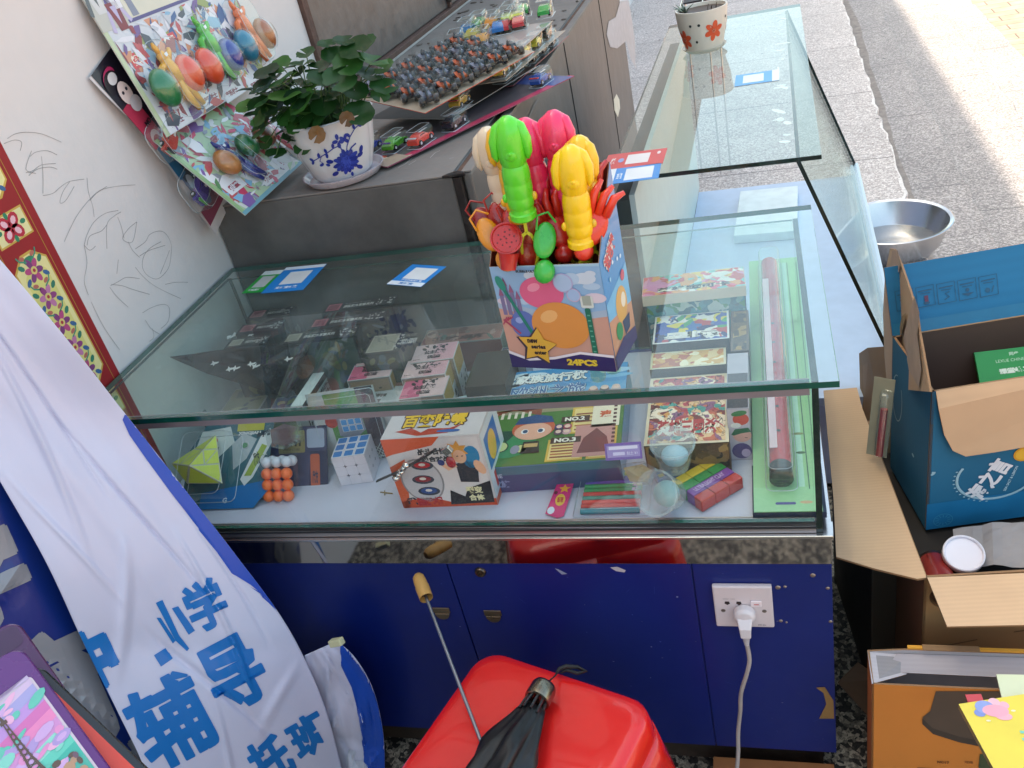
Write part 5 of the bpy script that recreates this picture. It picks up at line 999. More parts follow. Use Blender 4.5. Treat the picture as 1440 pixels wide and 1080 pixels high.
# lower card, leaning with its foot on the cabinet
A2 = at(345, 303, x=-1.0); T2 = at(236, 195, x=-1.118); m2 = frame(A2, (0, 1, .02), T2 - A2); W2 = .27; H2_ = (T2 - A2).length + .02
def d_card2(mb):
    mb.rect(0, 0, W2, H2_, 0, '#a9bf9a'); mb.m = mb.m @ Matrix.Translation((.010, .004, .0001)); comic(mb, W2 - .012, H2_ - .006, 9, ['#a8c49a', '#c9ccc9', '#b8555a', '#7fb0cc', '#dcdcdc', '#7a5a9a', '#c03a5a', '#5a8a5c', '#8a929c', '#9c3f4a', '#dfe2e2'], 260, .005, .024); mb.m = Matrix.Translation((0, 0, .0004))
    mb.poly([(.0, .0), (.010, .0), (.012, H2_), (0, H2_)], .0006, '#8fae7c'); mb.rect(0, -.0, W2, .008, .0007, '#6a9aa8')
    for (px, py) in ((330, 262), (378, 250), (400, 226)):
        x, y = onp(m2, px, py); mb.poly([(x - .03, y - .01), (x + .03, y - .012), (x + .035, y + .022), (x, y + .03), (x - .032, y + .02)], .0009, '#d9dadd'); mb.text('超蛋', x - .02, y - .006, w=.035, h=.014, z=.0012, col='#9a3a4a', bold=.05)
toys2 = [('fig', 332, 232, 10, .66, '#20267c'), ('fig', 388, 196, 10, .66, '#c0305a'), ('egg', 313, 238, .021, .027, 14, '#a5682a'), ('egg', 341, 214, .019, .025, 14, '#1c6a34'), ('egg', 365, 200, .021, .024, 30, '#7a4a2a')]
eggcard('egg_toy_card', 'lower wall card with navy and crimson stretchy figures beside the potted plant', m2, W2, H2_, toys2, d_card2)
# dark card with two racing cars under the two egg cards
A3 = at(303, 330, x=-1.120); T3 = at(127, 107, x=-1.150); v3 = (T3 - A3).normalized(); m3 = frame(A3, v3.cross(Vector((1, 0, .1))), v3); H3 = (T3 - A3).length; W3 = .135
def toycar(mb, s_, col, col2='#16161a', kind=0, wheel='#17171a'):
    """little car along +x, centre at origin, wheels on z = 0"""
    if kind == 2:      # open buggy with roll cage
        mb.box((-.028 * s_, -.010 * s_, .008 * s_), (.030 * s_, .010 * s_, .014 * s_), col2); mb.box((-.012 * s_, -.011 * s_, .0142 * s_), (.024 * s_, .011 * s_, .019 * s_), col)
        mb.tube([(-.020 * s_, 0, .014 * s_), (-.010 * s_, 0, .030 * s_), (.008 * s_, 0, .030 * s_), (.016 * s_, 0, .015 * s_)], .0035 * s_, 6, '#26262b'); mb.ball((-.004 * s_, 0, .029 * s_), (.010 * s_, .008 * s_, .006 * s_), '#2b2d35', n=8, m=6)
        wr, ww = .0105, .0055
    else:
        vs = []; prof = [(-.034, .006), (-.034, .014), (-.026, .0165), (-.016, .0235), (.004, .0235), (.014, .0165), (.031, .0135), (.034, .006)]
        for y in (-.0135, .0135):
            for x, z in prof: vs.append((x * s_, y * s_ * (.8 if z > .02 else 1), z * s_))
        n = len(prof); fs = [tuple(range(n)), tuple(range(2 * n - 1, n - 1, -1))] + [(i + 1 if i < n - 1 else 0, i, i + n, (i + 1 if i < n - 1 else 0) + n) for i in range(n)]
        mb.add(vs, fs, col)
        for sy_ in (-1, 1): mb.add([(q[0] * s_, sy_ * .0121 * s_, q[1] * s_) for q in ((-.017, .0172), (-.013, .0220), (.003, .0222), (.010, .0172))], [(0, 1, 2, 3) if sy_ < 0 else (3, 2, 1, 0)], '#1b1d24')
        mb.add([(.0135 * s_, -.0098 * s_, .0176 * s_), (.0135 * s_, .0098 * s_, .0176 * s_), (.0058 * s_, .0090 * s_, .0236 * s_), (.0058 * s_, -.0090 * s_, .0236 * s_)], [(0, 1, 2, 3)], '#20242c')
        if kind == 1: mb.box((-.036 * s_, -.012 * s_, .020 * s_), (-.030 * s_, .012 * s_, .022 * s_), col2); mb.box((.0, -.003 * s_, .0238 * s_), (.03 * s_, .003 * s_, .0242 * s_), '#e6e0dc')
        wr, ww = .0068, .003
    for sx_ in (-.021, .021):
        for sy_ in (-1, 1):
            b0 = mb.m.copy(); mb.m = b0 @ Matrix.Translation((sx_ * s_, sy_ * (.0125 if kind != 2 else .0165) * s_, wr * s_)) @ Matrix.Rotation(math.radians(90), 4, 'X')
            mb.lathe([(0, -ww * s_), (wr * .95 * s_, -ww * s_), (wr * s_, 0), (wr * .95 * s_, ww * s_), (0, ww * s_)], 12, wheel); mb.lathe([(0, -ww * s_ * 1.1), (wr * .5 * s_, -ww * s_ * 1.1)], 10, '#c9c9cc'); mb.lathe([(wr * .5 * s_, ww * s_ * 1.1), (0, ww * s_ * 1.1)], 10, '#c9c9cc'); mb.m = b0
_C = {}
def carobj(parent, m, s_, col, col2='#16161a', kind=0):
    k = (s_, col, col2, kind)
    if k not in _C:
        mb = MB(); toycar(mb, s_, col, col2, kind); o = mb.build('toy_car', vc(.25, coat=.5, vary=.03), parent); _C[k] = o.data
    else: o = bpy.data.objects.new('toy_car', _C[k]); COL.objects.link(o); o.parent = parent
    o.matrix_local = m; return o
dc = thing('racing_car_card', 'dark wall card with a red and a purple racing car under the egg cards', 'toy card', m3, 'blister toy cards hanging on the white wall')
mb = MB('#b9aeb0'); bend = lambda y: .012 * math.sin(y / H3 * 3.1)
vs = []; fs = []
for j in range(17):
    y = H3 * j / 16; vs += [(-.006 * math.sin(j * .5), y, bend(y)), (W3, y, bend(y))]
for j in range(16): fs.append((2 * j, 2 * j + 1, 2 * j + 3, 2 * j + 2))
def strip(mb, y0, y1, x0, x1, z, col, n=8):
    for j in range(n): a = y0 + (y1 - y0) * j / n; b_ = y0 + (y1 - y0) * (j + 1) / n; mb.add([(x0, a, bend(a) + z), (x1, a, bend(a) + z), (x1, b_, bend(b_) + z), (x0, b_, bend(b_) + z)], [(0, 1, 2, 3)], col)
mb.add(vs, fs, '#cfc4c2'); e = .0006
strip(mb, H3 * .60, H3, .001, W3, e, '#1c1826'); strip(mb, H3 * .56, H3 * .80, .001, .045, 2 * e, '#b0304c'); strip(mb, .0, H3 * .10, 0, W3, e, '#d6cfcf'); strip(mb, H3 * .06, H3 * .16, 0, W3, 2 * e, '#8a3f58'); strip(mb, H3 * .12, H3 * .58, .014, W3, 2 * e, '#2a2c38'); strip(mb, H3 * .36, H3 * .56, .004, .03, 3 * e, '#2f6f96')
def bl(x, y, rx, ry, col, z, rot=0): mb.m = Matrix.Translation((0, 0, bend(y) + z)); mb.ell(x, y, rx, ry, 0, col, 16, rot); mb.m = I4
bl(.030, H3 * .90, .026, .022, '#1a1622', 3 * e); bl(.030, H3 * .93, .024, .014, '#b02a5c', 4 * e, 15); bl(.034, H3 * .92, .014, .010, '#d9d4d4', 5 * e); bl(.036, H3 * .835, .018, .021, '#e2cfc9', 5 * e); bl(.040, H3 * .77, .017, .014, '#c9c4c6', 5 * e); bl(.030, H3 * .845, .0035, .003, '#2b2430', 6 * e); bl(.044, H3 * .845, .0035, .003, '#2b2430', 6 * e)
mb.m = Matrix.Translation((0, 0, bend(H3 * .63) + 6 * e)); mb.text('NO.767', .020, H3 * .66, w=.042, h=.011, z=0, col='#17141c', bold=.06)
mb.m = Matrix.Translation((0, 0, bend(H3 * .4) + 6 * e)); mb.text('极速', .060, H3 * .36, w=.034, h=.014, z=0, col='#2f8aa8', bold=.05); mb.m = Matrix.Translation((0, 0, bend(H3 * .13) + 6 * e)); mb.text('赛车', .065, H3 * .115, w=.034, h=.016, z=0, col='#c9404f', bold=.05); mb.m = I4
bl(.022, H3 * .60, .014, .014, '#c9b4b4', 5 * e); bl(.020, H3 * .59, .010, .008, '#8a2438', 6 * e); bl(.03, H3 * .27, .02, .05, '#5a6a94', 4 * e, 10); bl(.03, H3 * .27, .012, .03, '#c4c4cc', 5 * e, 10)
mb.build('printed_card', CARD, dc, smooth=True)
for (px, py, c_, c2_, sc_) in ((222, 198, '#c03a2c', '#1c1c22', .95), (266, 268, '#4a2a8c', '#5aa83a', .95)):
    x, y = onp(m3, px, py); carobj(dc, Matrix.Translation((x, y, .016)) @ Matrix.Rotation(math.radians(22), 4, 'Z'), sc_, c_, c2_, 1)
    mb = MB(); blister(mb, x - .042, y - .035, x + .045, y + .04, .013, .032, .02); mb.build('blister', [PET2, PETE], dc, smooth=True)
# ---------------------------------------------------------------- toy car cards stacked on the cabinet
def carcard(label, m, w_, h_, cells, edge='#b59a84', top='#9a9088', draw=None, s_=.95, per=True, ph=.034):
    t = thing('toy_car_card', label, 'toy card', m, 'toy car cards stacked on the grey cabinet')
    mb = MB(); mb.slab([(0, 0, 0), (w_, 0, 0), (w_, h_, 0), (0, h_, 0)], .0016, top, side=edge); mb.m = Matrix.Translation((0, 0, .0020))
    if draw: draw(mb)
    mb.m = I4; mb.build('printed_card', CARD, t)
    for (x, y, a, col, col2, kind) in cells:
        carobj(t, Matrix.Translation((x, y, .004)) @ Matrix.Rotation(math.radians(a), 4, 'Z'), s_, col, col2, kind)
    for (x, y, a, *_) in cells:
        mb = MB(); b0 = Matrix.Translation((x, y, 0)) @ Matrix.Rotation(math.radians(a), 4, 'Z'); mb.m = b0; blister(mb, -.036 * s_, -.019 * s_ if _[2] != 2 else -.022 * s_, .036 * s_, .019 * s_ if _[2] != 2 else .022 * s_, .0022, ph, .005, edges=_[2] != 2); mb.m = I4; mb.build('blister', [PETC, PETE], t, smooth=True)
    return t
def pm(o_, u_, v_): return frame(at(*o_[:2], z=o_[2]), at(*u_[:2], z=u_[2]) - at(*o_[:2], z=o_[2]), at(*v_[:2], z=v_[2]) - at(*o_[:2], z=o_[2]))
OR, BK = '#d9622c', '#1d1d22'
# bottom, large card with three cars at its near end
mB = pm((545, 236, .982), (785, 119, .990), (512, 205, .984))
carcard('lowest card of the stack, with blue, green and red racing cars at its near end', mB, .56, .20, [(.055, .135, 20, '#2a3f9c', '#d9622c', 1), (.085, .080, 20, '#4f9c2c', '#4a2a7c', 1), (.120, .035, 18, '#d03a2c', '#c9c9cc', 1), (.22, .04, 18, '#30303a', BK, 1), (.50, .05, 18, '#2c4f9c', '#c9302c', 1)], '#a0506a', '#5c5458', lambda mb: (mb.rect(0, 0, .56, .02, 0, '#c03a5c'), mb.rect(.0, .0, .06, .05, .0002, '#b9a08c'), mb.rect(.49, 0, .555, .19, .0002, '#3a4f8c'), comic(mb, .10, .10, 4, ['#c9553a', '#3a6aa8', '#d9c9b0', '#7a3a5a'], 16, .006, .02)))
mC = pm((634, 168, 1.0), (748, 98, 1.006), (560, 140, 1.010))
carcard('card under the buggies with yellow and red bits showing, white tag on its edge', mC, .36, .24, [(.08, .03, 12, '#c9a03a', '#b02a2c', 1), (.26, .03, 12, '#3a2a2c', BK, 0), (.31, .035, 12, '#8a2a2c', BK, 0)], '#a8a29c', '#3c3634', lambda mb: (mb.rect(.01, -.0, .09, .03, 0, '#cfd0d2'),))
# dark cards under the colour cards, further back
mD = frame(at(722, 121, z=.995), at(803, 48, z=.998) - at(722, 121, z=.995), (-1, .3, .0))
carcard('dark card with black cars under the yellow ones, by the cabinet edge', mD, .46, .14, [(.06, .03, 5, '#1d1d22', BK, 0), (.14, .03, 5, '#23232a', BK, 0), (.22, .03, 5, '#1d1d22', BK, 0), (.30, .03, 5, '#222', BK, 0), (.38, .03, 5, '#26262b', BK, 0)], '#9a4a52', '#55504e')
mE = frame(at(712, 114, z=1.028), at(799, 40, z=1.028) - at(712, 114, z=1.028), (-1, .3, .0))
carcard('card with yellow cars along its edge, second from the top at the back', mE, .46, .14, [(.05, .03, 5, '#cfa82c', BK, 0), (.12, .03, 5, '#8a7a3c', BK, 0), (.21, .03, 5, '#d9c83c', BK, 0), (.30, .03, 5, '#d3c54a', BK, 0), (.38, .03, 5, '#3c3a38', BK, 0)], '#b0a696', '#a89c8c')
mF = frame(at(694, 106, z=1.060), at(781, 27, z=1.062) - at(694, 106, z=1.060), (-1, .3, .0))
cells = []
for (px, py, c_) in ((737, 17, '#2f9c4a'), (720, 22, '#3a3430'), (731, 35, '#c02c34'), (712, 40, '#c0303a'), (728, 28, '#c9c93a'), (703, 42, '#2f74b8'), (694, 36, '#d98a2c'), (676, 36, '#2f8c3c'), (660, 45, '#2c6c9c'), (668, 52, '#b9a83c'), (680, 60, '#dc9424'), (645, 64, '#b8303a'), (768, 18, '#2fa048'), (715, 30, '#a8b83a')):
    x, y = onp(mF, px, py + 5); cells.append((x, y, 8 + (px * 7) % 14, c_, BK, 0))
carcard('top card at the back with green, yellow, blue, orange and red cars', mF, .50, .17, cells, '#9a8c7c', '#a39a92', None, 1.15, ph=.042)
# buggies
mG = pm((598, 160, 1.045), (729, 86, 1.066), (526, 122, 1.078)); mG = mG @ Matrix.Translation((0, 0, 0)); cells = []
ori = mG.inverted()
for i in range(6):
    for j in range(4):
        cells.append((.040 + i * .053, .035 + j * .058, 62 + (i * 5 + j * 3) % 9, OR if (i + j) % 3 else '#8a8ca0', BK, 2))
carcard('nearest card of the stack, black and orange buggies in rows', mG, .345, .250, cells, '#c0503a', '#b9a892', None, .95, ph=.036)
# ---------------------------------------------------------------- potted pennywort
pt = thing('potted_plant', 'white lobed pot with blue peony print holding round leaved pennywort on the grey cabinet', 'potted plant', (-.872, .628, GZ + .0008), None)
mb = MB('#c9bcc0'); mb.lathe([(0, .002), (.070, .002), (.074, .004), (.083, .016), (.084, .018), (.081, .018), (.072, .008), (0, .007)], 40); mb.build('saucer', vc(.25, coat=.5, vary=.03), pt, smooth=True)
lob = lambda a, z: 1 + .045 * abs(math.sin(a * 4)) ** .6 * min(1, z / .05 + .2)
mb = MB('#d4d3d3'); mb.lathe([(0, .008), (.052, .008), (.060, .016), (.074, .06), (.082, .10), (.087, .125), (.089, .127), (.085, .129), (.080, .118), (.070, .10), (0, .10)], 96, ripple=lob); pot = mb.build('pot', vc(.22, coat=.5, vary=.02), pt, smooth=True)
mb = MB('#2b1f17'); mb.lathe([(0, .112), (.076, .110)], 40); mb.build('soil', vc(.95, vary=.4, bump=.6), pt)
# peony print following the pot's wall, facing the camera
def potxy(u_, v_):    # u along the wall (m), v height -> 3D just outside
    a0 = math.atan2(CAM.y - .628, CAM.x + .872) + .10; z = v_; r = np.interp(z, [.008, .016, .06, .10, .125], [.052, .060, .074, .082, .087]); a = a0 + u_ / r; rr = r * lob(a, z) + .0012; return (rr * math.cos(a), rr * math.sin(a), z)
class PotMB(MB):
    pass
mb = MB(); base = MB()
rnd = random.Random(11)
def petal(cx, cy, L_, b_, ang, col): base.ell(cx + L_ * .5 * math.cos(math.radians(ang)), cy + L_ * .5 * math.sin(math.radians(ang)), L_ * .5, b_, 0, col, 10, ang)
for k in range(16): petal(0.004, .048, .020 + rnd.random() * .008, .0048, k * 22.5 + rnd.random() * 8, ['#1d2a86', '#28389a'][k % 2])
for k in range(9): petal(.004, .048, .012, .004, k * 40, '#3a4cb0')
for (x, y, a) in ((.026, .050, 20), (-.016, .034, 200), (.020, .034, -30), (.034, .055, 60), (-.02, .055, 170)): petal(x, y, .014, .004, a, '#1d2a86')
for k in range(8): petal(-.002 + .012 * (k % 2), .086 + .002 * (k % 3), .011, .0034, k * 45, '#22308e')
base.stroke([(.003, .058), (0, .072), (-.002, .084)], .0022, 0, '#22308e'); base.stroke([(.006, .060), (.012, .075), (.022, .088), (.034, .098), (.044, .102)], .0018, 0, '#22308e'); base.stroke([(-.002, .080), (-.014, .078), (-.028, .072), (-.046, .066), (-.058, .062)], .0018, 0, '#22308e')
base.stroke([(.004, .056), (.02, .07), (.03, .074)], .0026, 0, '#22308e'); base.stroke([(-.04, .068), (-.046, .06), (-.04, .054)], .0016, 0, '#22308e')
for (x, y, a) in ((-.028, .072, 100), (-.028, .072, 260), (-.046, .066, 80), (-.058, .062, 150), (-.058, .062, 230), (-.040, .054, 200), (-.036, .052, -20), (.034, .098, 90), (.044, .102, 60), (.044, .102, -20), (.022, .088, 120), (-.014, .078, 80), (.008, .018, 90)): petal(x, y, .009, .0028, a, '#22308e')
vs = [potxy(v.x * 1.0, v.y * 1.12 - .006) for v in base.v]; mb.v = [Vector(v) for v in vs]; mb.f = base.f; mb.c = base.c; mb.mi = base.mi; mb.build('blue_print', vc(.3, coat=.4), pot)
# leaves
def leafmat():
    m, n, L, b = newmat('pennywort_leaf'); a = N(n, 'VertexColor', layer_name='Col'); tc = N(n, 'TexCoord'); no = N(n, 'TexNoise'); no.inputs['Scale'].default_value = 60; L.new(tc.outputs['Object'], no.inputs[0])
    mr = N(n, 'MapRange'); mr.inputs[3].default_value = .75; mr.inputs[4].default_value = 1.25; L.new(no.outputs[0], mr.inputs[0]); mu = N(n, 'VectorMath', operation='SCALE'); L.new(a.outputs[0], mu.inputs[0]); L.new(mr.outputs[0], mu.inputs['Scale']); L.new(mu.outputs[0], b.inputs['Base Color'])
    b.inputs['Roughness'].default_value = .38; b.inputs['Specular IOR Level'].default_value = .4
    tr = N(n, 'BsdfTranslucent'); L.new(mu.outputs[0], tr.inputs[0]); mx_ = N(n, 'MixShader'); mx_.inputs[0].default_value = .25; L.new(b.outputs[0], mx_.inputs[1]); L.new(tr.outputs[0], mx_.inputs[2]); L.new(mx_.outputs[0], n['Material Output'].inputs[0]); return m
LEAF = leafmat()
def roundleaf(mb, p, nrm, r, col, rnd):
    nrm = Vector(nrm).normalized(); u_ = nrm.orthogonal().normalized(); v_ = nrm.cross(u_); a0 = rnd.random() * 6.28; n = 20; vs = [p - nrm * r * .14]
    for ring, q in ((1, .5), (2, 1.0)):
        for i in range(n):
            a = a0 + 2 * math.pi * (i + .5) / n * .985 + .04; w_ = (1 + .05 * math.sin(a * 9) * (q == 1)) * q * r; vs.append(p + (u_ * math.cos(a) + v_ * math.sin(a)) * w_ + nrm * (r * .10 * (q * q) - r * .03 + (.05 * r * math.sin(a * 4) if q == 1 else 0)) - nrm * r * .0)
    fs = [(0, 1 + i, 1 + (i + 1) % n) for i in range(n - 1)] + [(1 + i, 1 + n + i, 1 + n + (i + 1) % n, 1 + (i + 1) % n) for i in range(n - 1)]
    mb.add(vs, fs, col)
lm = MB(); st = MB('#4a6a34'); rnd = random.Random(21); PC = Vector((-.872, .628, GZ)); soil = Vector((0, 0, .11))
spots = []
view = (CAM - PC).normalized()
for (px, py, r_, dd) in ((485,58,.022,.0),(500,68,.030,-.02),(470,78,.024,.02),(490,90,.028,-.03),(523,85,.030,0),(540,122,.026,-.02),(455,112,.030,-.03),(425,145,.030,-.05),(478,112,.030,-.05),(500,128,.024,-.03),(425,90,.024,.02),(395,92,.022,.02),(430,75,.018,0),(375,102,.026,0),(372,118,.026,-.02),(395,115,.028,-.04),(352,125,.024,0),(345,150,.020,.02),(358,160,.022,0),(368,178,.030,-.04),(400,135,.030,-.05),(440,165,.028,-.05),(455,150,.024,-.04),(505,160,.028,-.06),(415,178,.018,-.05),(535,135,.018,0),(520,105,.024,0),(448,95,.026,.01),(410,160,.024,-.03),(385,150,.026,-.03),(470,135,.02,-.02),(540,95,.02,.02),(515,60,.020,.03),(392,165,.022,-.03),(460,62,.018,.03),(437,125,.026,0)):
    p = at(px, py, y=.60 + dd) - PC; spots.append((p, r_ * 1.05))
for k in range(85):
    a = rnd.random() * 6.28; q = math.sqrt(rnd.random()); p = Vector((-.045 + q * .115 * math.cos(a), q * .085 * math.sin(a), .135 + rnd.random() * .10 - .05 * q)); spots.append((p, .014 + rnd.random() * .012))
for i, (p, r_) in enumerate(spots):
    n_ = Vector((rnd.uniform(-.5, .5), rnd.uniform(-.75, .2), 1.0)) + (p - soil) * 2.2; c_ = ['#244a20', '#1f421b', '#305c26', '#1a391b', '#2a5025', '#3c6a2d', '#56803a'][rnd.randrange(7)]
    roundleaf(lm, p, n_, r_, c_, rnd); b_ = soil + Vector((p.x * .42 + rnd.uniform(-.02, .02), p.y * .42 + rnd.uniform(-.02, .02), 0)); b_.x = max(-.062, min(.062, b_.x)); b_.y = max(-.06, min(.06, b_.y))
    mid_ = b_.lerp(p, .55) + Vector((0, 0, .02)); st.tube([b_, mid_, p - Vector(n_).normalized() * r_ * .14], [.0013, .0012, .001], 5)
lf = lm.build('leaves', LEAF, pt, smooth='all'); tag(lf, kind='stuff'); s_ = st.build('stems', vc(.5), pt, smooth=True); tag(s_, kind='stuff')
mb = MB('#8a5f34'); roundleaf(mb, at(446, 190, y=.520) - PC, CAM - PC, .016, '#7a5528', rnd); mb.build('withered_leaf', LEAF, pt); mb = MB(); roundleaf(mb, at(488, 168, y=.52) - PC, CAM - PC, .014, '#6a4a26', rnd); mb.build('withered_leaf', LEAF, pt)
# clear tile under the pot
mb = MB(); P_ = [at(*q, z=GZ + .0004) for q in ((330, 292), (436, 268), (530, 256), (560, 225), (520, 205), (380, 240))]
# ---------------------------------------------------------------- flowered pot on the second counter
p2c = at(991, 70, z=.8445); p2 = thing('small_flower_pot', 'cream pot with orange flower prints and a withered sprout on the empty counter', 'flower pot', (p2c.x, p2c.y, .8442))
mb = MB('#cfc8b8'); mb.lathe([(0, .001), (.050, .001), (.064, .012), (.065, .014), (.061, .014), (.050, .006), (0, .006)], 36); mb.build('saucer', vc(.35, vary=.06), p2, smooth=True)
PR = [(0, .007), (.048, .007), (.055, .012), (.070, .075), (.0745, .118), (.0745, .121), (.070, .121), (.068, .112), (.0, .105)]
mb = MB('#d6cec0'); mb.lathe(PR, 48, cols=['#d6cec0'] * 7 + ['#4a3b30']); pot2 = mb.build('pot', vc(.5, vary=.04, bump=.1), p2, smooth=True)
def pot2xy(u_, v_):
    a0 = math.atan2(CAM.y - p2c.y, CAM.x - p2c.x); r = np.interp(v_, [.012, .075, .118], [.055, .070, .0745]) + .0008; a = a0 + u_ / .068; return Vector((r * math.cos(a), r * math.sin(a), v_))
base = MB()
for (cx, cy, s_) in ((.032, .062, 1), (-.066, .045, 1), (.13, .06, 1)):
    for k in range(6): a = k * 60 + 20; base.ell(cx + .0165 * math.cos(math.radians(a)), cy + .0165 * math.sin(math.radians(a)), .0125, .0078, 0, '#d8532c', 12, a)
    base.ell(cx, cy, .004, .004, 0, '#c25a3a', 10)
for (cx, cy) in ((-.034, .085), (-.010, .085), (-.022, .038), (.078, .09)): base.ell(cx, cy, .004, .004, 0, '#2b2f2c', 10)
mb = MB(); mb.v = [pot2xy(v.x, v.y) for v in base.v]; mb.f = base.f; mb.c = base.c; mb.mi = base.mi; mb.build('flower_print', vc(.5), pot2)
mb = MB('#6a7a6c'); rnd = random.Random(6)
for k in range(7):
    a = rnd.random() * 6.28; mb.tube([(-.045, .02, .106), (-.05 + .012 * math.cos(a), .02 + .012 * math.sin(a), .118), (-.052 + .030 * math.cos(a), .02 + .030 * math.sin(a), .122 + .012 * rnd.random())], [.003, .004, .001], 6, ['#5f7064', '#7d8a78', '#4c5c4e'][k % 3], flat=.5)
for k in range(5): x = .0 + rnd.random() * .05; mb.tube([(x, rnd.uniform(-.03, .03), .105), (x + .004, rnd.uniform(-.03, .03), .122)], .0012, 5, '#3f342a')
mb.build('sprout', vc(.8), p2, smooth=True)
# ---------------------------------------------------------------- bubble wand display box
u_ = Vector((.149, -.030, 0)); BXW = .158; mw_ = frame((-.422, .0655, H + .0006), u_, Vector((0, 0, 1)).cross(u_)); BD = .09
tilt = Matrix.Rotation(math.radians(0), 4, 'X')
HF, HB = .158, .262
bw = thing('bubble_wand_box', 'open printed display box on the front counter, sky scene with a yellow star', 'display box', mw_)
T_ = .0012
mb = MB('#8a3a2a')
def wallq(a, b_, ha, hb, cin, cout):
    a = Vector((*a, 0)); b_ = Vector((*b_, 0)); n_ = (b_ - a).normalized().cross(Vector((0, 0, 1))) * T_
    P_ = [a, b_, b_ + Vector((0, 0, hb)), a + Vector((0, 0, ha))]; mb.add([*P_], [(0, 1, 2, 3)], cout); mb.add([p - n_ for p in P_], [(3, 2, 1, 0)], cin)
    mb.add([P_[3], P_[2], P_[2] - n_, P_[3] - n_], [(0, 1, 2, 3)], '#8a6a50')
FL = .016
wallq((0, 0), (BXW, 0), HF + .0, HF + .004, '#7a3a2c', '#a9c9dc'); wallq((BXW, 0), (BXW, BD), HF + .004, HB, '#7a3226', '#4a8cc4'); wallq((BXW, BD), (0, BD), HB, HB, '#7a3226', '#4a8cc4'); wallq((0, BD), (0, 0), HB, HF, '#7a3a2c', '#a9c9dc'); mb.quad((0, 0, .001), (BXW, 0, .001), (BXW, BD, .001), (0, BD, .001), '#7a3226')
e = .0003; mb.m = frame((0, -.0004, 0), (1, 0, 0), (0, 0, 1)); W_ = BXW
mb.rect(0, 0, W_, HF, 0, '#8fb4d6'); mb.poly([(0, 0), (W_, 0), (W_, .085), (.09, .075), (0, .095)], e, '#c99a88'); mb.poly([(0, .095), (.09, .075), (W_, .085), (W_, .095), (.09, .084), (0, .108)], 1.5 * e, '#a4b8cc')
rnd = random.Random(2)
for k in range(12): mb.ell(rnd.random() * W_ * .9 + .008, .105 + rnd.random() * .045, .007 + rnd.random() * .012, .004 + rnd.random() * .005, 2 * e + k * 1e-6, ['#c9d4e0', '#b0c8de', '#d6c9d4'][k % 3], 14)
for (x, h_) in ((.006, .03), (.014, .045), (.022, .035), (.03, .025)): mb.rect(x, .085, x + .006, .085 + h_, 3 * e, '#7a6f94'); mb.poly([(x - .001, .085 + h_), (x + .007, .085 + h_), (x + .003, .098 + h_)], 3 * e, '#8f5a7c')
# plain soft shapes: big pink and orange balloons, bubbles, a pocket comb and a fork
mb.ell(.070, .120, .032, .024, 4 * e, '#d95f86', 30); mb.ell(.060, .128, .010, .006, 4.4 * e, '#e88fa8', 12, 20); mb.ell(.088, .070, .042, .036, 5 * e, '#d98f42', 34); mb.ell(.074, .084, .014, .009, 5.4 * e, '#e8b06c', 14, 25); mb.ell(.034, .070, .020, .022, 4.5 * e, '#5b6fb0', 24); mb.ell(.028, .077, .006, .005, 4.9 * e, '#93a4d6', 10)
mb.ell(.104, .135, .014, .014, 6 * e, '#b7a9cf', 24); mb.ell(.104, .135, .0125, .0125, 6.3 * e, '#a9bfdc', 24); mb.ell(.116, .117, .010, .010, 6 * e, '#c9a9c4', 20); mb.ell(.116, .117, .0088, .0088, 6.3 * e, '#a0b9da', 20)
mb.rect(.128, .016, .136, .098, 6 * e, '#1f6a54', .003); mb.rect(.124, .098, .142, .116, 6 * e, '#cfd6cf', .003); mb.rect(.127, .102, .139, .116, 6.4 * e, '#a0a89c')
for k in range(9): mb.rect(.130, .022 + k * .008, .134, .024 + k * .008, 6.5 * e, '#5fa88c')
mb.stroke([(.046, .052), (.012, .132)], .005, 6 * e, '#1f7a6a'); mb.ell(.012, .134, .006, .012, 6.2 * e, '#2a8a78', 12, 20); mb.stroke([(.004, .078), (.026, .056)], .003, 6 * e, '#a8405a')
for k in range(4): mb.stroke([(.002 + k * .004, .070 + k * .003), (.010 + k * .003, .082)], .0018, 6.3 * e, '#a8405a')
mb.poly([(0, 0), (W_, 0), (W_, .026), (.11, .030), (.07, .020), (.03, .016), (0, .028)], 7 * e, '#e6dfe4'); mb.poly([(0, 0), (W_, 0), (W_, .022), (.11, .026), (.07, .016), (.03, .012), (0, .023)], 8 * e, '#33265e')
star(mb, .046, .036, .032, .018, 9 * e, '#3a2a3c', 5, 80); star(mb, .048, .037, .030, .016, 10 * e, '#d9a93c', 5, 80)
mb.text('new', .034, .042, w=.016, h=.0065, z=11 * e, col='#2b1c22', bold=.05); mb.text('series', .038, .033, w=.022, h=.0065, z=11 * e, col='#2b1c22', bold=.05); mb.text('enter', .041, .0235, w=.019, h=.0062, z=11 * e, col='#2b1c22', bold=.05)
mb.text('24PCS', .088, .008, w=.045, h=.0105, z=11 * e, col='#e0c43c', bold=.06); mb.text('BUBBLE ULTRA FUN', .040, .151, w=.046, h=.0036, z=11 * e, col='#22262e', bold=.05)
mb.m = frame((BXW + .0004, 0, 0), (0, 1, 0), (0, 0, 1)); mb.poly([(0, 0), (BD, 0), (BD, HB), (0, HF + .004)], 0, '#3f86bf'); mb.poly([(0, .0), (BD, .0), (BD, .060), (0, .075)], e, '#c98f6c'); mb.poly([(0, .075), (BD, .06), (BD, .12), (0, .10)], e, '#6fb0d6'); mb.poly([(0, 0), (BD, 0), (BD, .02), (.04, .03), (0, .022)], 3 * e, '#33265e')
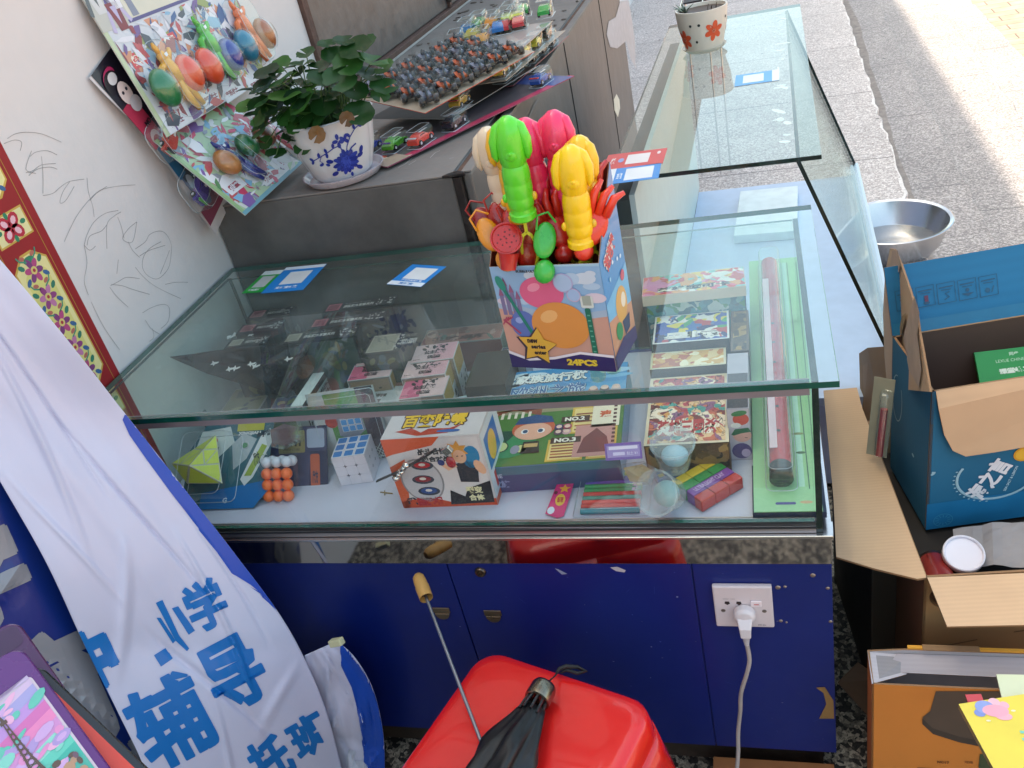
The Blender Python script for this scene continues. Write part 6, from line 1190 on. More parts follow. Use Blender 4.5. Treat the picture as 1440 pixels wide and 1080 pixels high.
mb.ell(.052, .075, .022, .026, 2 * e, '#d9a24a', 22); mb.ell(.06, .078, .009, .011, 2.5 * e, '#e8d9c0', 14); mb.poly([(.045, .052), (.075, .05), (.07, .03), (.05, .028)], 2.6 * e, '#26345a'); mb.ell(.03, .045, .012, .014, 2.8 * e, '#2f8a4c', 14, 30); mb.ell(.07, .11, .008, .008, 3 * e, '#c23a5a', 10)
mb.text('泡泡棒', .022, .135, w=.052, h=.026, z=3 * e, col='#e9dcd8', bold=.16, rot=30); mb.text('泡泡棒', .023, .136, w=.050, h=.024, z=4 * e, col='#c22f3c', bold=.05, rot=30)
for k in range(8): mb.ell(rnd.random() * .07 + .01, .10 + rnd.random() * .08, .003, .003, 3 * e, ['#cfe0ee', '#8fc4e0'][k % 2], 10)
mb.m = I4; mb.build('carton', vc(.32, coat=.3, vary=.03), bw)
# wands: clear tube with a hoop stick inside, ring collar, dog headed handle (local z up)
TUBE = glass((.94, .95, .78), 1.4, .02, .012, 'tube')
def wand(name_label, tip, foot, col, turn=0, tcol='#c9c83a'):
    tip = Vector(tip); foot = Vector(foot); d = (tip - foot).normalized(); Lw = .352; o_ = tip - d * Lw
    z_ = d; x_ = (Vector((1, 0, 0)) - z_ * z_.x).normalized(); y_ = z_.cross(x_); m = Matrix(((x_.x, y_.x, z_.x, o_.x), (x_.y, y_.y, z_.y, o_.y), (x_.z, y_.z, z_.z, o_.z), (0, 0, 0, 1))) @ Matrix.Rotation(math.radians(turn), 4, 'Z') @ Matrix.Diagonal((.82, .82, 1, 1))
    t = thing('bubble_wand', name_label, 'bubble wand', m, 'dog headed bubble wands in the display box'); S_ = 1.0
    mb = MB(col); mb.lathe([(.0, .216), (.0195, .216), (.0215, .218), (.0215, .225), (.0190, .227), (.0185, .232), (.0200, .234), (.0212, .240), (.0214, .247), (.0209, .2485), (.0213, .250), (.0219, .258), (.0217, .266), (.0211, .2675), (.0215, .269), (.0218, .276), (.0212, .283), (.0195, .289), (.016, .295)], 32)
    mb.build('handle', PLASTIC, t, smooth=True)
    mb = MB(col); prof = [(0, .284), (.015, .286), (.0205, .294), (.0230, .308), (.0232, .322), (.0208, .335), (.0150, .346), (.007, .351), (0, .352)]; mb.lathe(prof, 28)
    for s_ in (-1, 1): mb.tube([(s_ * .008, .002, .345), (s_ * .0185, -.001, .337), (s_ * .0245, -.004, .322), (s_ * .0255, -.006, .306), (s_ * .0235, -.006, .298)], [.006, .0095, .0100, .0075, .003], 12, col, flat=.75)
    mb.ball((0, -.0175, .308), (.0105, .0075, .0085), col, n=14, m=10); mb.ball((0, -.0245, .3115), (.0035, .0025, .0025), col, n=8, m=6)
    mb.build('dog_head', PLASTIC, t, smooth='all')
    for s_ in (-1, 1): mb = MB('#2a2118'); mb.ball((s_ * .0075, -.0195, .3215), (.0017, .001, .0024), n=8, m=6); mb.build('eye', vc(.3), t)
    for s_ in (-1, 1):
        mb = MB(col if s_ < 0 else '#e0b52c'); mb.ball((s_ * .0225, -.002, .246), (.005, .005, .006), n=10, m=8); mb.build('paw', PLASTIC, t, smooth=True)
    mb = MB(); mb.lathe([(0, .004), (.0125, .004), (.0135, .008), (.0135, .216)], 20); mb.build('tube', TUBE, t, smooth=True)
    mb = MB('#e2e03a'); mb.tube([(0, 0, .215), (0, 0, .196)], .003, 6)
    for (zc, rr) in ((.168, .011), (.116, .011)): mb.tube([(rr * 1.15 * math.sin(q), 0, zc + .026 * math.cos(q)) for q in [math.radians(30 * i) for i in range(13)]], .0027, 6, cap=False)
    mb.tube([(0, 0, .090), (0, 0, .02)], .0022, 6); mb.build('hoop_stick', vc(.35, coat=.3), t, smooth=True)
    return t
def bxp(u_, v_, z_): return mw_ @ Vector((u_, v_, z_))
Hh = [((711, 163), .050, (.045, .028), '#5fd62c', 'bright green bubble wand, front left in the box'), ((800, 203), .052, (.118, .028), '#f7cb14', 'yellow bubble wand in the front right'),
      ((704, 169), .085, (.040, .045), '#f2b91c', 'yellow bubble wand half hidden behind the green one'), ((682, 178), .12, (.030, .062), '#dccbb0', 'cream bubble wand at the far left, behind the yellow one'),
      ((735, 165), .13, (.070, .062), '#f03468', 'pink bubble wand behind the green one, leaning left'), ((776, 154), .13, (.098, .060), '#f5386c', 'tallest pink bubble wand, upright at the back'), ((812, 190), .10, (.128, .060), '#f0bf18', 'yellow bubble wand peeking from behind the front yellow one')]
for (px, yy, ft, col, lab) in Hh: wand(lab, at(*px, y=yy), bxp(ft[0], ft[1], -.0 + .004), col, turn=random.Random(px[0]).uniform(-25, 25))
# loose plastic whistles and scoops stuck between the wands
def scoop(label, m, col, kind):
    t = thing('bubble_scoop', label, 'bubble scoop', m, 'plastic bubble scoops in the display box'); mb = MB(col)
    if kind == 'sieve':
        mb.lathe([(0, 0), (.019, 0), (.0215, .001), (.0215, .004), (.0195, .004), (.018, .002), (0, .0015)], 28); mb.build('disc', PLASTIC, t, smooth=True); mb = MB('#5a1210')
        for k in range(14): a = k * 2.4; r = .0038 * math.sqrt(k); mb.ell(r * math.cos(a), r * math.sin(a), .0012, .0012, .0019, '#5a1210', 8)
        mb.build('holes', vc(.5), t); mb = MB(col); mb.m = Matrix.Translation((.004, -.030, -.004)) @ Matrix.Rotation(math.radians(-70), 4, 'X'); mb.lathe([(0, -.010), (.010, -.010), (.0135, .010), (.0145, .012), (.012, .012), (.009, -.006)], 20); mb.build('cup', PLASTIC, t, smooth=True)
    elif kind == 'spoon':
        mb.ball((0, 0, 0), (.015, .024, .005), n=18, m=10); mb.ball((.004, -.040, 0), (.014, .016, .010), n=16, m=10); mb.build('bowl', PLASTIC, t, smooth='all'); mb = MB(col)
        mb.tube([(-.012, .012, .003), (-.013, .030, .004), (0, .036, .004), (.012, .024, .003)], .0016, 6); mb.build('loop', PLASTIC, t, smooth=True)
    else:
        mb.ball((0, 0, 0), (.017, .026, .008), n=18, m=10)
        for k in range(3): mb.tube([(-.010 + k * .010, .015, .003), (-.012 + k * .013, .040, .006), (-.008 + k * .016, .058 - k * .004, .004)], [.006, .0055, .003], 8)
        mb.ball((-.004, -.034, 0), (.013, .013, .011), n=14, m=10); mb.build('rake', PLASTIC, t, smooth='all')
    return t
def facing(px, py, y, spin=0, lean=0):
    p = at(px, py, y=y); z_ = (CAM - p).normalized(); x_ = Vector((1, 0, 0)); x_ = (x_ - z_ * x_.dot(z_)).normalized(); y_ = z_.cross(x_)
    return Matrix(((x_.x, y_.x, z_.x, p.x), (x_.y, y_.y, z_.y, p.y), (x_.z, y_.z, z_.z, p.z), (0, 0, 0, 1))) @ Matrix.Rotation(math.radians(spin), 4, 'Z') @ Matrix.Rotation(math.radians(lean), 4, 'X')
scoop('red perforated scoop in front of the green wand', facing(712, 336, .060, -8, -15), '#b8241c', 'sieve')
scoop('amber yellow scoop at the left end of the box', facing(688, 330, .068, 22, 0), '#d98c1c', 'spoon')
scoop('red scoop behind the perforated one', facing(703, 308, .10, 12, 0), '#a8241e', 'spoon'); scoop('dark red scoop at the far left behind the amber one', facing(684, 313, .11, 30, 0), '#9a2420', 'spoon')
scoop('green scoop between the green and the yellow wand', facing(766, 338, .058, -12, 0), '#36b03c', 'spoon')
scoop('red rake shaped scoop at the right end of the box', facing(836, 318, .066, -22, 0), '#e03a24', 'rake'); scoop('dark red rake shaped scoop behind the front yellow wand', facing(832, 285, .10, 0, 0), '#b02420', 'rake'); scoop('deep red scoop between the pink wands', facing(762, 300, .11, 5, 0), '#a51c20', 'rake')

scoop('red heart shaped scoop left of the pink wands', facing(748, 322, .085, -20, 10), '#c3261c', 'spoon'); scoop('small red scoop low behind the perforated one', facing(722, 318, .085, 15, 0), '#b5221c', 'spoon'); scoop('red scoop between the green scoop and the yellow wand', facing(783, 322, .095, 18, 0), '#c9281e', 'rake')
# ================================================================ cartons and basin on the street side
KRAFT = plain('kraft_board', '#b48f6d', .8, vary=.07, vscale=10, bump=.05, bscale=80)
def corr():
    m, n, L, b = newmat('corrugated_board'); tc = N(n, 'TexCoord'); wv = N(n, 'TexWave'); wv.inputs['Scale'].default_value = 45; wv.inputs['Distortion'].default_value = .6; wv.inputs['Detail'].default_value = 2; wv.bands_direction = 'Y'; L.new(tc.outputs['Object'], wv.inputs[0])
    a = N(n, 'VertexColor', layer_name='Col'); mr = N(n, 'MapRange'); mr.inputs[3].default_value = .97; mr.inputs[4].default_value = 1.02; L.new(wv.outputs['Fac'], mr.inputs[0]); mu = N(n, 'VectorMath', operation='SCALE'); L.new(a.outputs[0], mu.inputs[0]); L.new(mr.outputs[0], mu.inputs['Scale'])
    no = N(n, 'TexNoise'); no.inputs['Scale'].default_value = 9; no.inputs['Detail'].default_value = 7; L.new(tc.outputs['Object'], no.inputs[0]); m2 = N(n, 'MapRange'); m2.inputs[3].default_value = .84; m2.inputs[4].default_value = 1.12; L.new(no.outputs[0], m2.inputs[0]); mu2 = N(n, 'VectorMath', operation='SCALE'); L.new(mu.outputs[0], mu2.inputs[0]); L.new(m2.outputs[0], mu2.inputs['Scale'])
    L.new(mu2.outputs[0], b.inputs['Base Color']); b.inputs['Roughness'].default_value = .75
    bp = N(n, 'Bump'); bp.inputs['Strength'].default_value = .08; bp.inputs['Distance'].default_value = .001; L.new(wv.outputs['Fac'], bp.inputs['Height']); L.new(bp.outputs[0], b.inputs['Normal']); return m
CB = corr()
def sheet(mb, pts, th=.004, cin=None, cout=None, edge='#8c6a4a'):
    """bent or flat cardboard sheet: pts counter-clockwise seen from the cout side"""
    P_ = [Vector(p) for p in pts]; k = len(P_); n_ = sum(((P_[i] - P_[0]).cross(P_[(i + 1) % k] - P_[0]) for i in range(k)), Vector()).normalized() * th; Q = [p - n_ for p in P_]
    mb.add(P_, [tuple(range(k))], cout); mb.add(Q, [tuple(range(k - 1, -1, -1))], cin)
    for i in range(k): mb.add([P_[i], Q[i], Q[(i + 1) % k], P_[(i + 1) % k]], [(0, 1, 2, 3)], edge)
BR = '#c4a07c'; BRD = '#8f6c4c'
# ---- stainless basin
bs = thing('steel_basin', 'wide stainless steel basin of water standing on the slabs at the step edge', 'basin', (.352, 2.06, .0005))
mb = MB('#c9c7c6'); mb.lathe([(0, .004), (.105, .004), (.125, .010), (.150, .045), (.176, .118), (.186, .122), (.189, .120), (.1885, .117), (.179, .114), (.153, .042), (.127, .006), (.105, 0), (0, 0)], 72); mb.build('bowl', vc(.22, 1, vary=.06, bump=.03, bscale=20), bs, smooth=True)
mb = MB('#7d858c'); mb.lathe([(0, .040), (.1465, .040)], 60)
m, n, L, b = newmat('water'); b.inputs['Base Color'].default_value = (.25, .28, .31, 1); b.inputs['Roughness'].default_value = .02; b.inputs['Specular IOR Level'].default_value = .8; b.inputs['Alpha'].default_value = .45
mb.build('water_surface', m, bs)
pk = at(1240, 470, z=.05); tag(MB('#d98aa0').box((-.03, -.03, 0), (.05, .03, .05)).build('pink_box', vc(.5), mw=rotz(10, (pk.x + .03, pk.y, 0)), bevel=.004), 'small pink box on the slabs behind the sloping glass', 'box')
# ---- open brown carton (A)
ca_ = at(1300, 812, z=.45); RA = 5.5
cA = thing('cardboard_carton', 'large open brown carton beside the counter, its flaps folded out, holding other goods', 'carton', rotz(RA, (ca_.x, ca_.y, 0)))
AW, AD, AH = .50, .40, .45; mb = MB(BR); T4 = .004
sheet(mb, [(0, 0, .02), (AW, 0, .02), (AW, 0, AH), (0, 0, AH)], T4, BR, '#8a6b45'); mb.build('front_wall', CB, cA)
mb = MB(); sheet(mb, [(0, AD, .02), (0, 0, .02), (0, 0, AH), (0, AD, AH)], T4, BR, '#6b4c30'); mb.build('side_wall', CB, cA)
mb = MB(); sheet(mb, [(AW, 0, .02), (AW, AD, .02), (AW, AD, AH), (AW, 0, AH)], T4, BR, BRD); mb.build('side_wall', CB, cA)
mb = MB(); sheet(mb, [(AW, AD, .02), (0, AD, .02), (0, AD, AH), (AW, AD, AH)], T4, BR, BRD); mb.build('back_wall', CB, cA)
mb = MB('#6b4c30'); mb.box((.003, .003, .018), (AW - .003, AD - .003, .024)); mb.build('floor', CB, cA)
inv = cA.matrix_world.inverted()
def L3(px, py, **k): return inv @ at(px, py, **k)
mb = MB(); zf = AH + .001
sheet(mb, [L3(1302, 814, z=AH), L3(1256, 690, z=AH + .012), L3(1222, 600, z=AH + .018), L3(1208, 548, z=AH + .02), L3(1157, 552, z=AH + .005), L3(1160, 640, z=AH - .004), L3(1178, 745, z=AH - .008), L3(1181, 795, z=AH - .012), L3(1192, 850, z=AH - .018), L3(1240, 862, z=AH - .012), L3(1290, 884 - 60, z=AH - .002)][:0] or [L3(1303, 812, z=AH + .001), L3(1213, 575, z=AH + .004), L3(1205, 545, z=AH + .004), L3(1158, 549, z=AH + .004), L3(1172, 700, z=AH + .004), L3(1176, 783, z=AH + .003), L3(1232, 800, z=AH + .001), L3(1290, 814, z=AH + .001)], .0035, BR, BR)
mb.build('side_flap', CB, cA)
mb = MB(); sheet(mb, [L3(1304, 812, z=AH + .001), L3(1332, 881, z=AH - .012), L3(1480, 878, z=AH - .012), L3(1480, 804, z=AH + .001)], .0035, BRD, '#c9a683'); mb.build('front_flap', CB, cA)
# print on the front wall
mb = MB(); mb.m = frame((0, -.0006, 0), (1, 0, 0), (0, 0, 1)); mb.ell(.22, .27, .075, .022, 0, '#4b4b50', 28); mb.rect(.22, .248, .40, .292, 0, '#4b4b50')
mb.stroke([(.12, .345), (.19, .36), (.19, .335), (.13, .325)], .002, .0001, '#4f3820'); mb.stroke([(.20, .36), (.20, .335)], .004, .0001, '#4f3820'); mb.stroke([(.03, .30), (.08, .312)], .002, .0001, '#5a4228'); mb.build('front_print', vc(.8), cA)
# goods inside: crumpled white paper, cup with white lid, dark bottle
cup_p = at(1355, 779, z=.425)
t = thing('paper_cup', 'paper cup with a flat white lid lying among the goods in the brown carton', 'cup', frame(cup_p, (1, .06, -.02), (0, .95, .42)))
mb = MB('#d6d2da'); mb.lathe([(0, .0), (.026, .0), (.0265, .001), (.0265, .004), (.028, .005), (.0295, .004), (.0300, .0), (.0295, -.008), (.028, -.010)], 40); mb.build('lid', vc(.35, vary=.02, coat=.2), t, smooth=True)
mb = MB('#6b1f1c'); mb.lathe([(.0275, -.008), (.020, -.10), (0, -.10)], 32); mb.build('cup_body', vc(.4), t, smooth=True)
bt = at(1312, 775, z=.41); mb = MB('#2a1614'); mb.m = Matrix.Rotation(math.radians(75), 4, 'X'); mb.lathe([(0, 0), (.022, 0), (.024, .01), (.024, .09), (.012, .12), (.010, .14), (0, .14)], 24, cols=['#2a1614', '#2a1614', '#7a1f1a', '#2a1614', '#2a1614', '#2a1614']); tag(mb.build('dark_bottle', vc(.3, coat=.3), mw=Matrix.Translation((bt.x, bt.y, .385)), smooth=True), 'dark bottle with a red band lying beside the lidded cup', 'bottle')
q = [at(1345, 800, z=.40), at(1450, 800, z=.40), at(1450, 735, z=.42), at(1340, 745, z=.41)]
mb = MB('#8d8888'); vs = []; rnd = random.Random(5)
for j in range(9):
    for i in range(9): u_, v_ = i / 8, j / 8; p = q[0].lerp(q[1], u_).lerp(q[3].lerp(q[2], u_), v_); p.z += .004 * math.sin(u_ * 5) + (.006 if u_ > .45 else 0) + rnd.uniform(-.001, .001); vs.append(p)
mb.add(vs, [(j * 9 + i, j * 9 + i + 1, (j + 1) * 9 + i + 1, (j + 1) * 9 + i) for i in range(8) for j in range(8)]); tag(mb.build('grey_board', vc(.6), solid=.001), 'folded grey board beside the lidded cup in the open brown carton', 'board')
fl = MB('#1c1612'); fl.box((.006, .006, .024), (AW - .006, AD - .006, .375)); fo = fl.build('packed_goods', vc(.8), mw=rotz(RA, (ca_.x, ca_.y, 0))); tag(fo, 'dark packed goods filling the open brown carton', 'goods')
# ---- blue drink carton standing in it
ZB = .66; b0 = at(1311, 551, z=ZB); b1 = at(1440, 531, z=ZB); b3 = at(1297, 466, z=ZB); ub = (b1 - b0); ub.z = 0; mB_ = frame((b0.x, b0.y, 0), ub, Vector((0, 0, 1)).cross(ub)); bi = mB_.inverted()
BD_ = (bi @ b3).y; BW_ = .36; B0 = .385
cB = thing('blue_drink_carton', 'open teal blue drink carton with large white lettering, standing in the brown carton', 'carton', mB_)
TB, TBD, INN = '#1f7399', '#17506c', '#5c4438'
def LB(px, py, **k): return bi @ at(px, py, **k)
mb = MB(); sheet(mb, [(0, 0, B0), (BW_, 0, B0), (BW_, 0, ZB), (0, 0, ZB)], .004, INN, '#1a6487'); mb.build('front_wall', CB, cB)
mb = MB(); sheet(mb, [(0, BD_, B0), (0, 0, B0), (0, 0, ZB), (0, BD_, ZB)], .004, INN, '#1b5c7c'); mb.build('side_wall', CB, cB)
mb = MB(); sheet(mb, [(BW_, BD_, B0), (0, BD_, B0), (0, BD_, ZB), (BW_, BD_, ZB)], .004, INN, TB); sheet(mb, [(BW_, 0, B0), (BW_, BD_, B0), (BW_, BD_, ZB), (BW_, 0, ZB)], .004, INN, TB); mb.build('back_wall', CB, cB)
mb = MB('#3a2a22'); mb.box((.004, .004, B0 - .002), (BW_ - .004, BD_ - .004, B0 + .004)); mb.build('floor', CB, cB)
# back flap rising, with handling marks printed
yb = (mB_ @ Vector((0, BD_, 0))).y
fA, fB = Vector((0.0, BD_ + .001, ZB)), Vector((BW_, BD_ + .001, ZB)); up = Vector((0, .045, .105))
mb = MB(); sheet(mb, [fA, fB, fB + up, fA + up], .004, TB, '#1a6a94'); mb.build('back_flap', CB, cB)
mb = MB(); mb.m = frame(fA + Vector((0, -.0012, 0)), (1, 0, 0), up)
mb.rect(.002, .0, .33, .02, 0, '#1c6b90')
for k in range(5):
    x = .012 + k * .033; mb.stroke([(x, .04), (x + .028, .041), (x + .028, .074), (x, .073), (x, .04)], .0011, .0003, '#184a68')
    mb.stroke([(x + .003, .066), (x + .025, .067)], .0018, .0003, '#184a68'); mb.stroke([(x + .006, .062), (x + .022, .062)], .0012, .0003, '#184a68')
    if k == 0: mb.stroke([(x + .006, .044), (x + .022, .058)], .002, .0003, '#184a68'); mb.stroke([(x + .022, .044), (x + .006, .058)], .002, .0003, '#184a68')
    elif k == 1: mb.rect(x + .012, .044, x + .018, .058, .0003, '#5b2c4a'); mb.ell(x + .015, .046, .005, .002, .0004, '#184a68', 10)
    elif k == 2: mb.stroke([(x + .010, .046), (x + .018, .050), (x + .012, .056), (x + .019, .058)], .0018, .0003, '#184a68')
    elif k == 3: mb.poly([(x + .004, .051), (x + .014, .046), (x + .024, .051)], .0003, '#184a68'); mb.ell(x + .014, .056, .003, .003, .0003, '#184a68', 10)
    else: mb.ell(x + .012, .050, .004, .004, .0003, '#185272', 10); mb.stroke([(x + .018, .046), (x + .022, .056)], .0018, .0003, '#185272')
mb.build('handling_marks', vc(.5), cB)
# near flap folded out and down, kraft side up
fpl = mB_ @ frame((0, -.010, 0), (1, 0, 0), (0, 0, 1))
def FP(px, py, o_=-.010): q = onp(fpl, px, py); return Vector((q[0], o_, q[1]))
mb = MB(); sheet(mb, [Vector((.005, -.0006, ZB + .001)), FP(1320, 575), FP(1328, 612), FP(1340, 634), FP(1358, 642), FP(1400, 636), FP(1480, 622), Vector((BW_, -.0006, ZB + .001))], .003, '#174f6a', '#c9a582'); mb.build('front_flap', CB, cB)
# left flap standing up, torn
LX = .004
def LF(px, py, dx=0): q_ = at(px, py, x=(mB_ @ Vector((LX, .1, 0))).x + dx); return bi @ q_
mb = MB(); pts = [LF(*q) for q in ((1311, 551), (1296, 468), (1292, 440), (1283, 410), (1270, 372), (1260, 350), (1254, 349), (1247, 385), (1244, 440), (1246, 500), (1250, 545))]
sheet(mb, pts[::-1], .003, '#b3967a', '#1f5c7c'); mb.build('side_flap', CB, cB)
mb = MB(); A_ = [LF(*q, -.005) for q in ((1296, 520), (1290, 470), (1293, 440), (1286, 416), (1279, 440), (1270, 475), (1278, 520), (1292, 545))]; mb.add(A_, [tuple(range(8))], '#a58f80'); A_ = [LF(*q, -.005) for q in ((1255, 352), (1262, 352), (1267, 372), (1258, 400), (1251, 425), (1248, 395))]; mb.add(A_, [tuple(range(6))], '#a58f80'); A_ = [LF(*q, -.006) for q in ((1268, 445), (1274, 440), (1268, 470), (1262, 478))]; mb.add(A_, [tuple(range(4))], '#8c7350'); mb.build('torn_paper', vc(.8, vary=.15), cB)
# print on the near and the left walls
mb = MB(); mb.m = frame((0, -.0006, 0), (1, 0, 0), (0, 0, 1)); mp = mB_ @ mb.m
def NW(px, py): return onp(mp, px, py)
mb.rect(.0, B0, BW_, B0 + .055, .0002, '#1c6f9c')
cx, cy = NW(1402, 668)
for k in range(3): a0_ = [(cx + (.060 + .0014 * k) * math.cos(math.radians(a)), cy + (.046 + .0012 * k) * math.sin(math.radians(a))) for a in range(150, 345, 8)]; mb.stroke(a0_, .0018 - .0004 * k, .0005 + k * .0001, '#9fc0cc')
for a in range(160, 260, 9): mb.ell(cx + .066 * math.cos(math.radians(a)), cy + .052 * math.sin(math.radians(a)), .002, .0014, .0006, '#8fb6c6', 8)
x, y = NW(1382, 704); mb.heavy('海之言', x, y, .080, .036, .0008, '#e3e0e4', .0008, rot=58); x, y = NW(1414, 690); mb.text('SEA SALT & LEMON', x, y, w=.050, h=.0045, z=.0008, col='#a9c6d2', bold=.03, rot=72)
x, y = NW(1440, 638); mb.ell(x, y, .016, .014, .0007, '#d99a2c', 20); mb.ell(x, y, .013, .011, .0009, '#e8b23c', 18)
x, y = NW(1326, 731)
for k in range(12): a = k * 30; mb.stroke([(x + .007 * math.cos(math.radians(a)), y + .006 * math.sin(math.radians(a))), (x + .013 * math.cos(math.radians(a)), y + .011 * math.sin(math.radians(a)))], .001, .0006, '#3f8fb0')
mb.stroke([(x + .015 * math.cos(math.radians(a)), y + .013 * math.sin(math.radians(a))) for a in range(0, 361, 20)], .001, .0006, '#3f8fb0'); x, y = NW(1312, 666); mb.ell(x, y, .005, .0025, .0006, '#8fb2c0', 8, 40); mb.ell(x, y + .002, .003, .002, .0007, '#8fb2c0', 8, -40)
mb.build('front_print', vc(.45), cB)
mb = MB(); mb.m = frame((-.0006, BD_, 0), (0, -1, 0), (0, 0, 1)); mp = mB_ @ mb.m; c_ = NW(1262, 560); 
mb.stroke([(c_[0] + .022 * math.cos(math.radians(a)), c_[1] + .045 * math.sin(math.radians(a))) for a in range(90, 400, 14)], .002, .0003, '#7fa0ac'); c_ = NW(1284, 640); mb.ell(c_[0], c_[1], .005, .003, .0003, '#8fb2c0', 8); mb.build('side_print', vc(.45), cB)
# green book in the blue carton
g = [at(1378, 538, z=.57), at(1450, 530, z=.57), at(1450, 500, z=.60), at(1371, 504, z=.60)]
gm = frame(g[0], g[1] - g[0], g[3] - g[0]); gw = (g[1] - g[0]).length + .1; gh = (g[3] - g[0]).length + .01
mb = MB('#1f8c3c'); mb.box((0, -.07, -.006), (gw, gh, 0)); mb.m = Matrix.Translation((0, 0, .0003)); mb.text('课堂练习册', .032, gh - .042, w=.06, h=.010, z=0, col='#d9e6d4', bold=.06); mb.text('LEXUE CHINESE', .03, gh - .022, w=.05, h=.005, z=0, col='#b9d6b4'); mb.text('同步', .052, gh - .012, w=.014, h=.006, z=0, col='#b9d6b4', bold=.03)
tag(mb.build('green_book', CARD, mw=gm), 'green exercise book lying inside the blue drink carton', 'book')
# brown upright piece and blister pack between the flap and the blue carton
mb = MB(); P4 = [at(1211, 600, x=.118), at(1252, 640, x=.150), at(1247, 487, x=.150), at(1220, 489, x=.128), at(1208, 497, x=.122)]
sheet(mb, P4, .003, BRD, '#8b6a48'); tag(mb.build('cardboard_piece', CB), 'upright brown cardboard piece between counter glass and blue carton', 'cardboard')
bp_ = frame(at(1228, 640, z=.47), at(1238, 642, z=.47) - at(1228, 640, z=.47) + Vector((.02, -.01, 0)), (-.10, .22, .55))
t = thing('hanging_blister_pack', 'worn blister pack with a red toy standing between brown flap and blue carton', 'blister pack', bp_)
mb = MB('#8f8a74'); mb.box((-.012, 0, -.0015), (.022, .14, 0)); mb.build('card', MATTE, t)
mb = MB('#8a1f26'); mb.tube([(.012, .005, .009), (.012, .09, .009)], .006, 8); mb.build('toy', vc(.3, coat=.4), t, smooth=True); mb = MB(); blister(mb, .002, .002, .022, .12, .0004, .018, .004); mb.build('blister', PET2, t, smooth=True)
# ---- dark carton and black sheet below the flap, scrap on the ground
t1 = rotz(8, (.075, .19, 0)); mb = MB('#3f3a30'); mb.box((0, 0, .001), (.045, .30, .33)); tag(mb.build('dark_carton', MATTE, mw=t1, bevel=.003), 'dark olive carton standing under the brown flap', 'carton')
P_ = [at(1178, 960, z=.10), at(1206, 932, z=.12), at(1240, 955, z=.10), at(1262, 1010, z=.05), at(1225, 1012, z=.03), at(1200, 985, z=.05)]
mb = MB(); sheet(mb, P_[::-1], .003, '#4a3828', '#5a4330'); tag(mb.build('cardboard_scrap', CB), 'small folded brown cardboard scrap by the foot of the blue cabinet', 'cardboard')
# ---- orange carton with hats, in front
zy = .36; y0_ = at(1226, 962, z=zy); y1_ = at(1440, 972, z=zy); uy = y1_ - y0_; uy.z = 0; mY = frame((y0_.x, y0_.y, 0), uy, Vector((0, 0, 1)).cross(uy)); yi = mY.inverted()
cY = thing('orange_carton', 'open orange carton printed with dark hat shapes, nearest to the camera on the right', 'carton', mY)
YW, YD = .34, .062; OY = '#c47a30'
mb = MB(); sheet(mb, [(0, 0, .01), (YW, 0, .01), (YW, 0, zy), (0, 0, zy)], .003, '#a9a3a6', OY); mb.build('front_wall', CB, cY)
mb = MB(); sheet(mb, [(0, YD, .01), (0, 0, .01), (0, 0, zy), (0, YD, zy)], .003, '#a9a3a6', '#b06428'); mb.build('side_wall', CB, cY)
mb = MB(); sheet(mb, [(YW, YD, .01), (0, YD, .01), (0, YD, zy), (.05, YD, zy + .006), (YW, YD, zy + .006)], .003, '#a9a3a6', OY); mb.build('back_wall', CB, cY)
mb = MB(); sheet(mb, [(.0, YD, zy), (.0, .0, zy + .0005), (.05, .03, zy - .012), (.06, YD, zy - .004)], .002, '#8f8a8c', '#b9b2b6'); sheet(mb, [(.02, YD * .5, zy - .01), (YW, YD * .5, zy - .012), (YW, YD - .004, zy + .001), (.04, YD - .004, zy - .001)], .002, '#8f8a8c', '#a29a9e'); mb.build('inner_flap', CB, cY)
mb = MB('#cf8a2c'); mb.box((.055, YD - .001, zy + .003), (YW, YD + .004, zy + .009), '#dc9c34'); mb.box((.075, YD - .006, zy + .0095), (.15, YD + .004, zy + .0115), '#8a6a4a'); mb.build('rim_edge', CB, cY)
mb = MB(); mb.m = frame((0, -.0006, 0), (1, 0, 0), (0, 0, 1)); mp = mY @ mb.m
for (off, col) in ((0, '#4f4238'), ):
    H_ = [NW(*q) for q in ((1316, 972), (1308, 1000), (1298, 1008), (1297, 1018), (1312, 1030), (1350, 1042), (1392, 1052), (1440, 1056), (1440, 972))]; mb.poly(H_, .0002, col)
H_ = [NW(*q) for q in ((1297, 1010), (1312, 1024), (1350, 1036), (1392, 1044), (1392, 1052), (1350, 1044), (1312, 1032), (1297, 1018))]; mb.poly(H_, .0004, '#3c332c')
H_ = [NW(*q) for q in ((1378, 1060), (1440, 1062), (1440, 1080), (1376, 1080))]; mb.poly(H_, .0004, '#3f4a30'); x, y = NW(1318, 1073); mb.text('NO17', x, y, w=.016, h=.006, z=.0005, col='#4a2a14', bold=.03); x, y = NW(1356, 1073); mb.text('规格', x, y, w=.012, h=.006, z=.0005, col='#4a2a14')
x, y = NW(1290, 1079); mb.stroke([(x, y), (x + .09, y)], .0012, .0005, '#5a3a24')
mb.build('front_print', vc(.6), cY)
